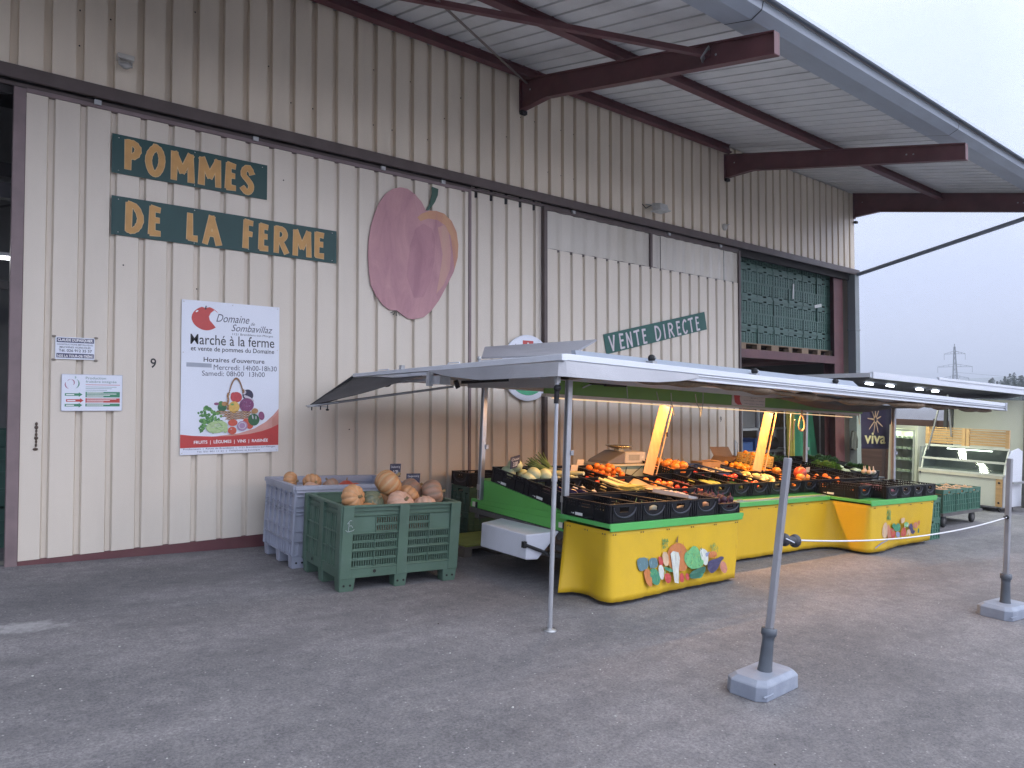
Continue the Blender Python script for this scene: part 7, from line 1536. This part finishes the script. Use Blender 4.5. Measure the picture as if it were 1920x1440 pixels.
def conifer_mesh(seed, h, r):
    rnd = random.Random(seed); b = MB()
    b.tube([(0, 0, 0), (0, 0, h*.97)], [h*.016, .04], 6, 2)
    n = int(h*26)
    for i in range(n):
        t = rnd.random()**.8; z = h*(.10+.90*t); rr = r*(1-t)**.85*(.85+.3*sin(z*2.3))*rnd.uniform(.45, 1)+.06; a = rnd.uniform(0, 6.28)
        d = Vector((cos(a), sin(a), -.35)); q = Vector((rr*cos(a), rr*sin(a), z)); s = rnd.uniform(.35, .8)*(1-.5*t); tt = Vector((-sin(a), cos(a), rnd.uniform(-.3, .3)))
        b.add([q-tt*s-d*s*.3, q+tt*s-d*s*.3, q+d*s*1.1+tt*s*.2, q+d*s*.9-tt*s*.3], [(0, 1, 2, 3)], 0 if rnd.random() < .65 else 1)
    return b
CM = []
def tree_part(b, names):
    pass
def conifer(M, seed, label):
    k = seed % 3
    if len(CM) <= k:
        full = conifer_mesh(k, (13, 15, 11.5)[k], (3.2, 3.0, 3.4)[k])
        tr = MB(); cr = MB()
        tr.tube([(0, 0, 0), (0, 0, (12.6, 14.5, 11)[k])], [.22, .04], 6, 0)
        cr.v = full.v; cr.f = full.f[8-2+0:]; cr.f = [f for f, m_ in zip(full.f, full.m) if m_ != 2]; cr.m = [m_ for m_ in full.m if m_ != 2]; cr.s = [False]*len(cr.f)
        CM.append((tr.mesh('trunk', M_CON[2]), cr.mesh('crown', M_CON[:2])))
    t = thing('conifer_tree', label, 'tree', M, 'conifers on the wooded slope')
    for nm, me in zip(('trunk', 'crown'), CM[k]): o = bpy.data.objects.new(nm, me); COL.objects.link(o); o.parent = t
rnd = random.Random(21)
def skyline(az): return max(-.02, .021+.0105*(min(az, 73.4)-71.8)+(.001*(az-73.4) if az > 73.4 else 0))
NT = 96
for i in range(NT):
    az = 70.6+(i % 48)*.165+rnd.uniform(-.1, .1); row = i // 48; d = (190 if row else 225)+rnd.uniform(-12, 12)
    s_ = rnd.uniform(.28, .5); top = 1.7+d*(skyline(az)-(.006 if row else 0))+rnd.uniform(-1.3, .7)
    conifer(Matrix.Translation((d*sin(radians(az)), d*cos(radians(az)), top-(13, 15, 11.5)[i % 3]*s_)) @ Matrix.Rotation(rnd.uniform(0, 6), 4, 'Z') @ Matrix.Scale(s_, 4) @ Matrix.Diagonal((1.35, 1.35, 1, 1)), i, 'dark conifer tree on the slope beyond the second stall')
b = MB(); b.grid(lambda a, s: ((150+120*s)*sin(radians(66+18*a)), (150+120*s)*cos(radians(66+18*a)), -14+(1.7+(150+120*s)*skyline(66+18*a)+10.0)*min(1, .25+s*1.5)), 40, 8); o = b.build('wooded_slope', mat('slope_green', (.045, .075, .04), .9, .3, .2)); tag(o, 'green slope carrying the conifers', 'slope', kind='structure')
# pylon
PD = 300.0; paz = atan2(.9418, .3360)
px_, py_ = PD*sin(paz), PD*cos(paz); zt = 1.7+PD*.0722; zb_ = -12.0
py = thing('power_pylon', 'tall lattice power pylon with three arms behind the stalls', 'pylon', Matrix.Translation((px_, py_, zb_)) @ Matrix.Rotation(-paz+.25, 4, 'Z'))
Hh = zt-zb_
def wid(z): return 3.3*(1-z/Hh)**1.15+.32
b = MB(); L_ = [0, .14, .26, .37, .47, .56, .64, .71, .77, .83, .88, .93, .97]
for i in range(len(L_)-1):
    z0, z1 = L_[i]*Hh, L_[i+1]*Hh; w0, w1 = wid(z0)/2, wid(z1)/2
    c0 = [(-w0, -w0, z0), (w0, -w0, z0), (w0, w0, z0), (-w0, w0, z0)]; c1 = [(-w1, -w1, z1), (w1, -w1, z1), (w1, w1, z1), (-w1, w1, z1)]
    for k in range(4): b.bar(c0[k], c1[k], .15, .15); b.bar(c0[k], c1[(k+1) % 4], .08, .08); b.bar(c0[(k+1) % 4], c1[k], .08, .08); b.bar(c1[k], c1[(k+1) % 4], .08, .08)
b.bar((0, 0, .96*Hh), (0, 0, Hh), .2, .2); b.build('lattice_mast', mat('pylon_steel', (.20, .22, .24), .6), py)
for f, hw in ((.655, 4.3), (.77, 5.4), (.90, 3.3)):
    b = MB(); z = f*Hh
    for s in (-1, 1):
        for y in (-.3, .3): b.bar((0, y, z), (s*hw, 0, z-.1), .11, .11); b.bar((0, y, z+1.0), (s*hw, 0, z), .09, .09)
        for k in (.35, .65): b.bar((s*hw*k, 0, z), (s*hw*k, 0, z+1.3*(1-k)), .08, .08)
        b.bar((s*hw, 0, z), (s*hw, 0, z-2.1), .09, .09)
    b.build('cross_arm', MATS['pylon_steel'], py)
# sagging cable running right from the pylon
b = MB(); s0 = Vector((px_, py_, zb_+.77*Hh-2)); e0 = Vector((px_+300, py_-260, zb_+.72*Hh)); b.tube([s0.lerp(e0, i/24)+Vector((0, 0, -9*4*(i/24)*(1-i/24))) for i in range(25)], .035, 5); o = b.build('power_line', mat('cable_dark', (.12, .13, .15), .6)); tag(o, 'thin power cable sagging right from the pylon', 'cable')

# ---------------------------------------------------------------- evening haze over the valley
hm = bpy.data.materials.new('haze_air'); hm.use_nodes = True; hn = hm.node_tree; hn.nodes.clear()
ho = hn.nodes.new('ShaderNodeOutputMaterial'); hv = hn.nodes.new('ShaderNodeVolumePrincipled'); hv.inputs['Color'].default_value = (.86, .91, 1.0, 1); hv.inputs['Density'].default_value = .0011; hv.inputs['Anisotropy'].default_value = 0.0
hn.links.new(hv.outputs[0], ho.inputs['Volume'])
hz = MB(); hz.box(-400, 4100, -900, 4100, -130, 178); o = hz.build('haze', hm); tag(o, 'thin evening haze over the yard and the valley', 'haze', kind='stuff')
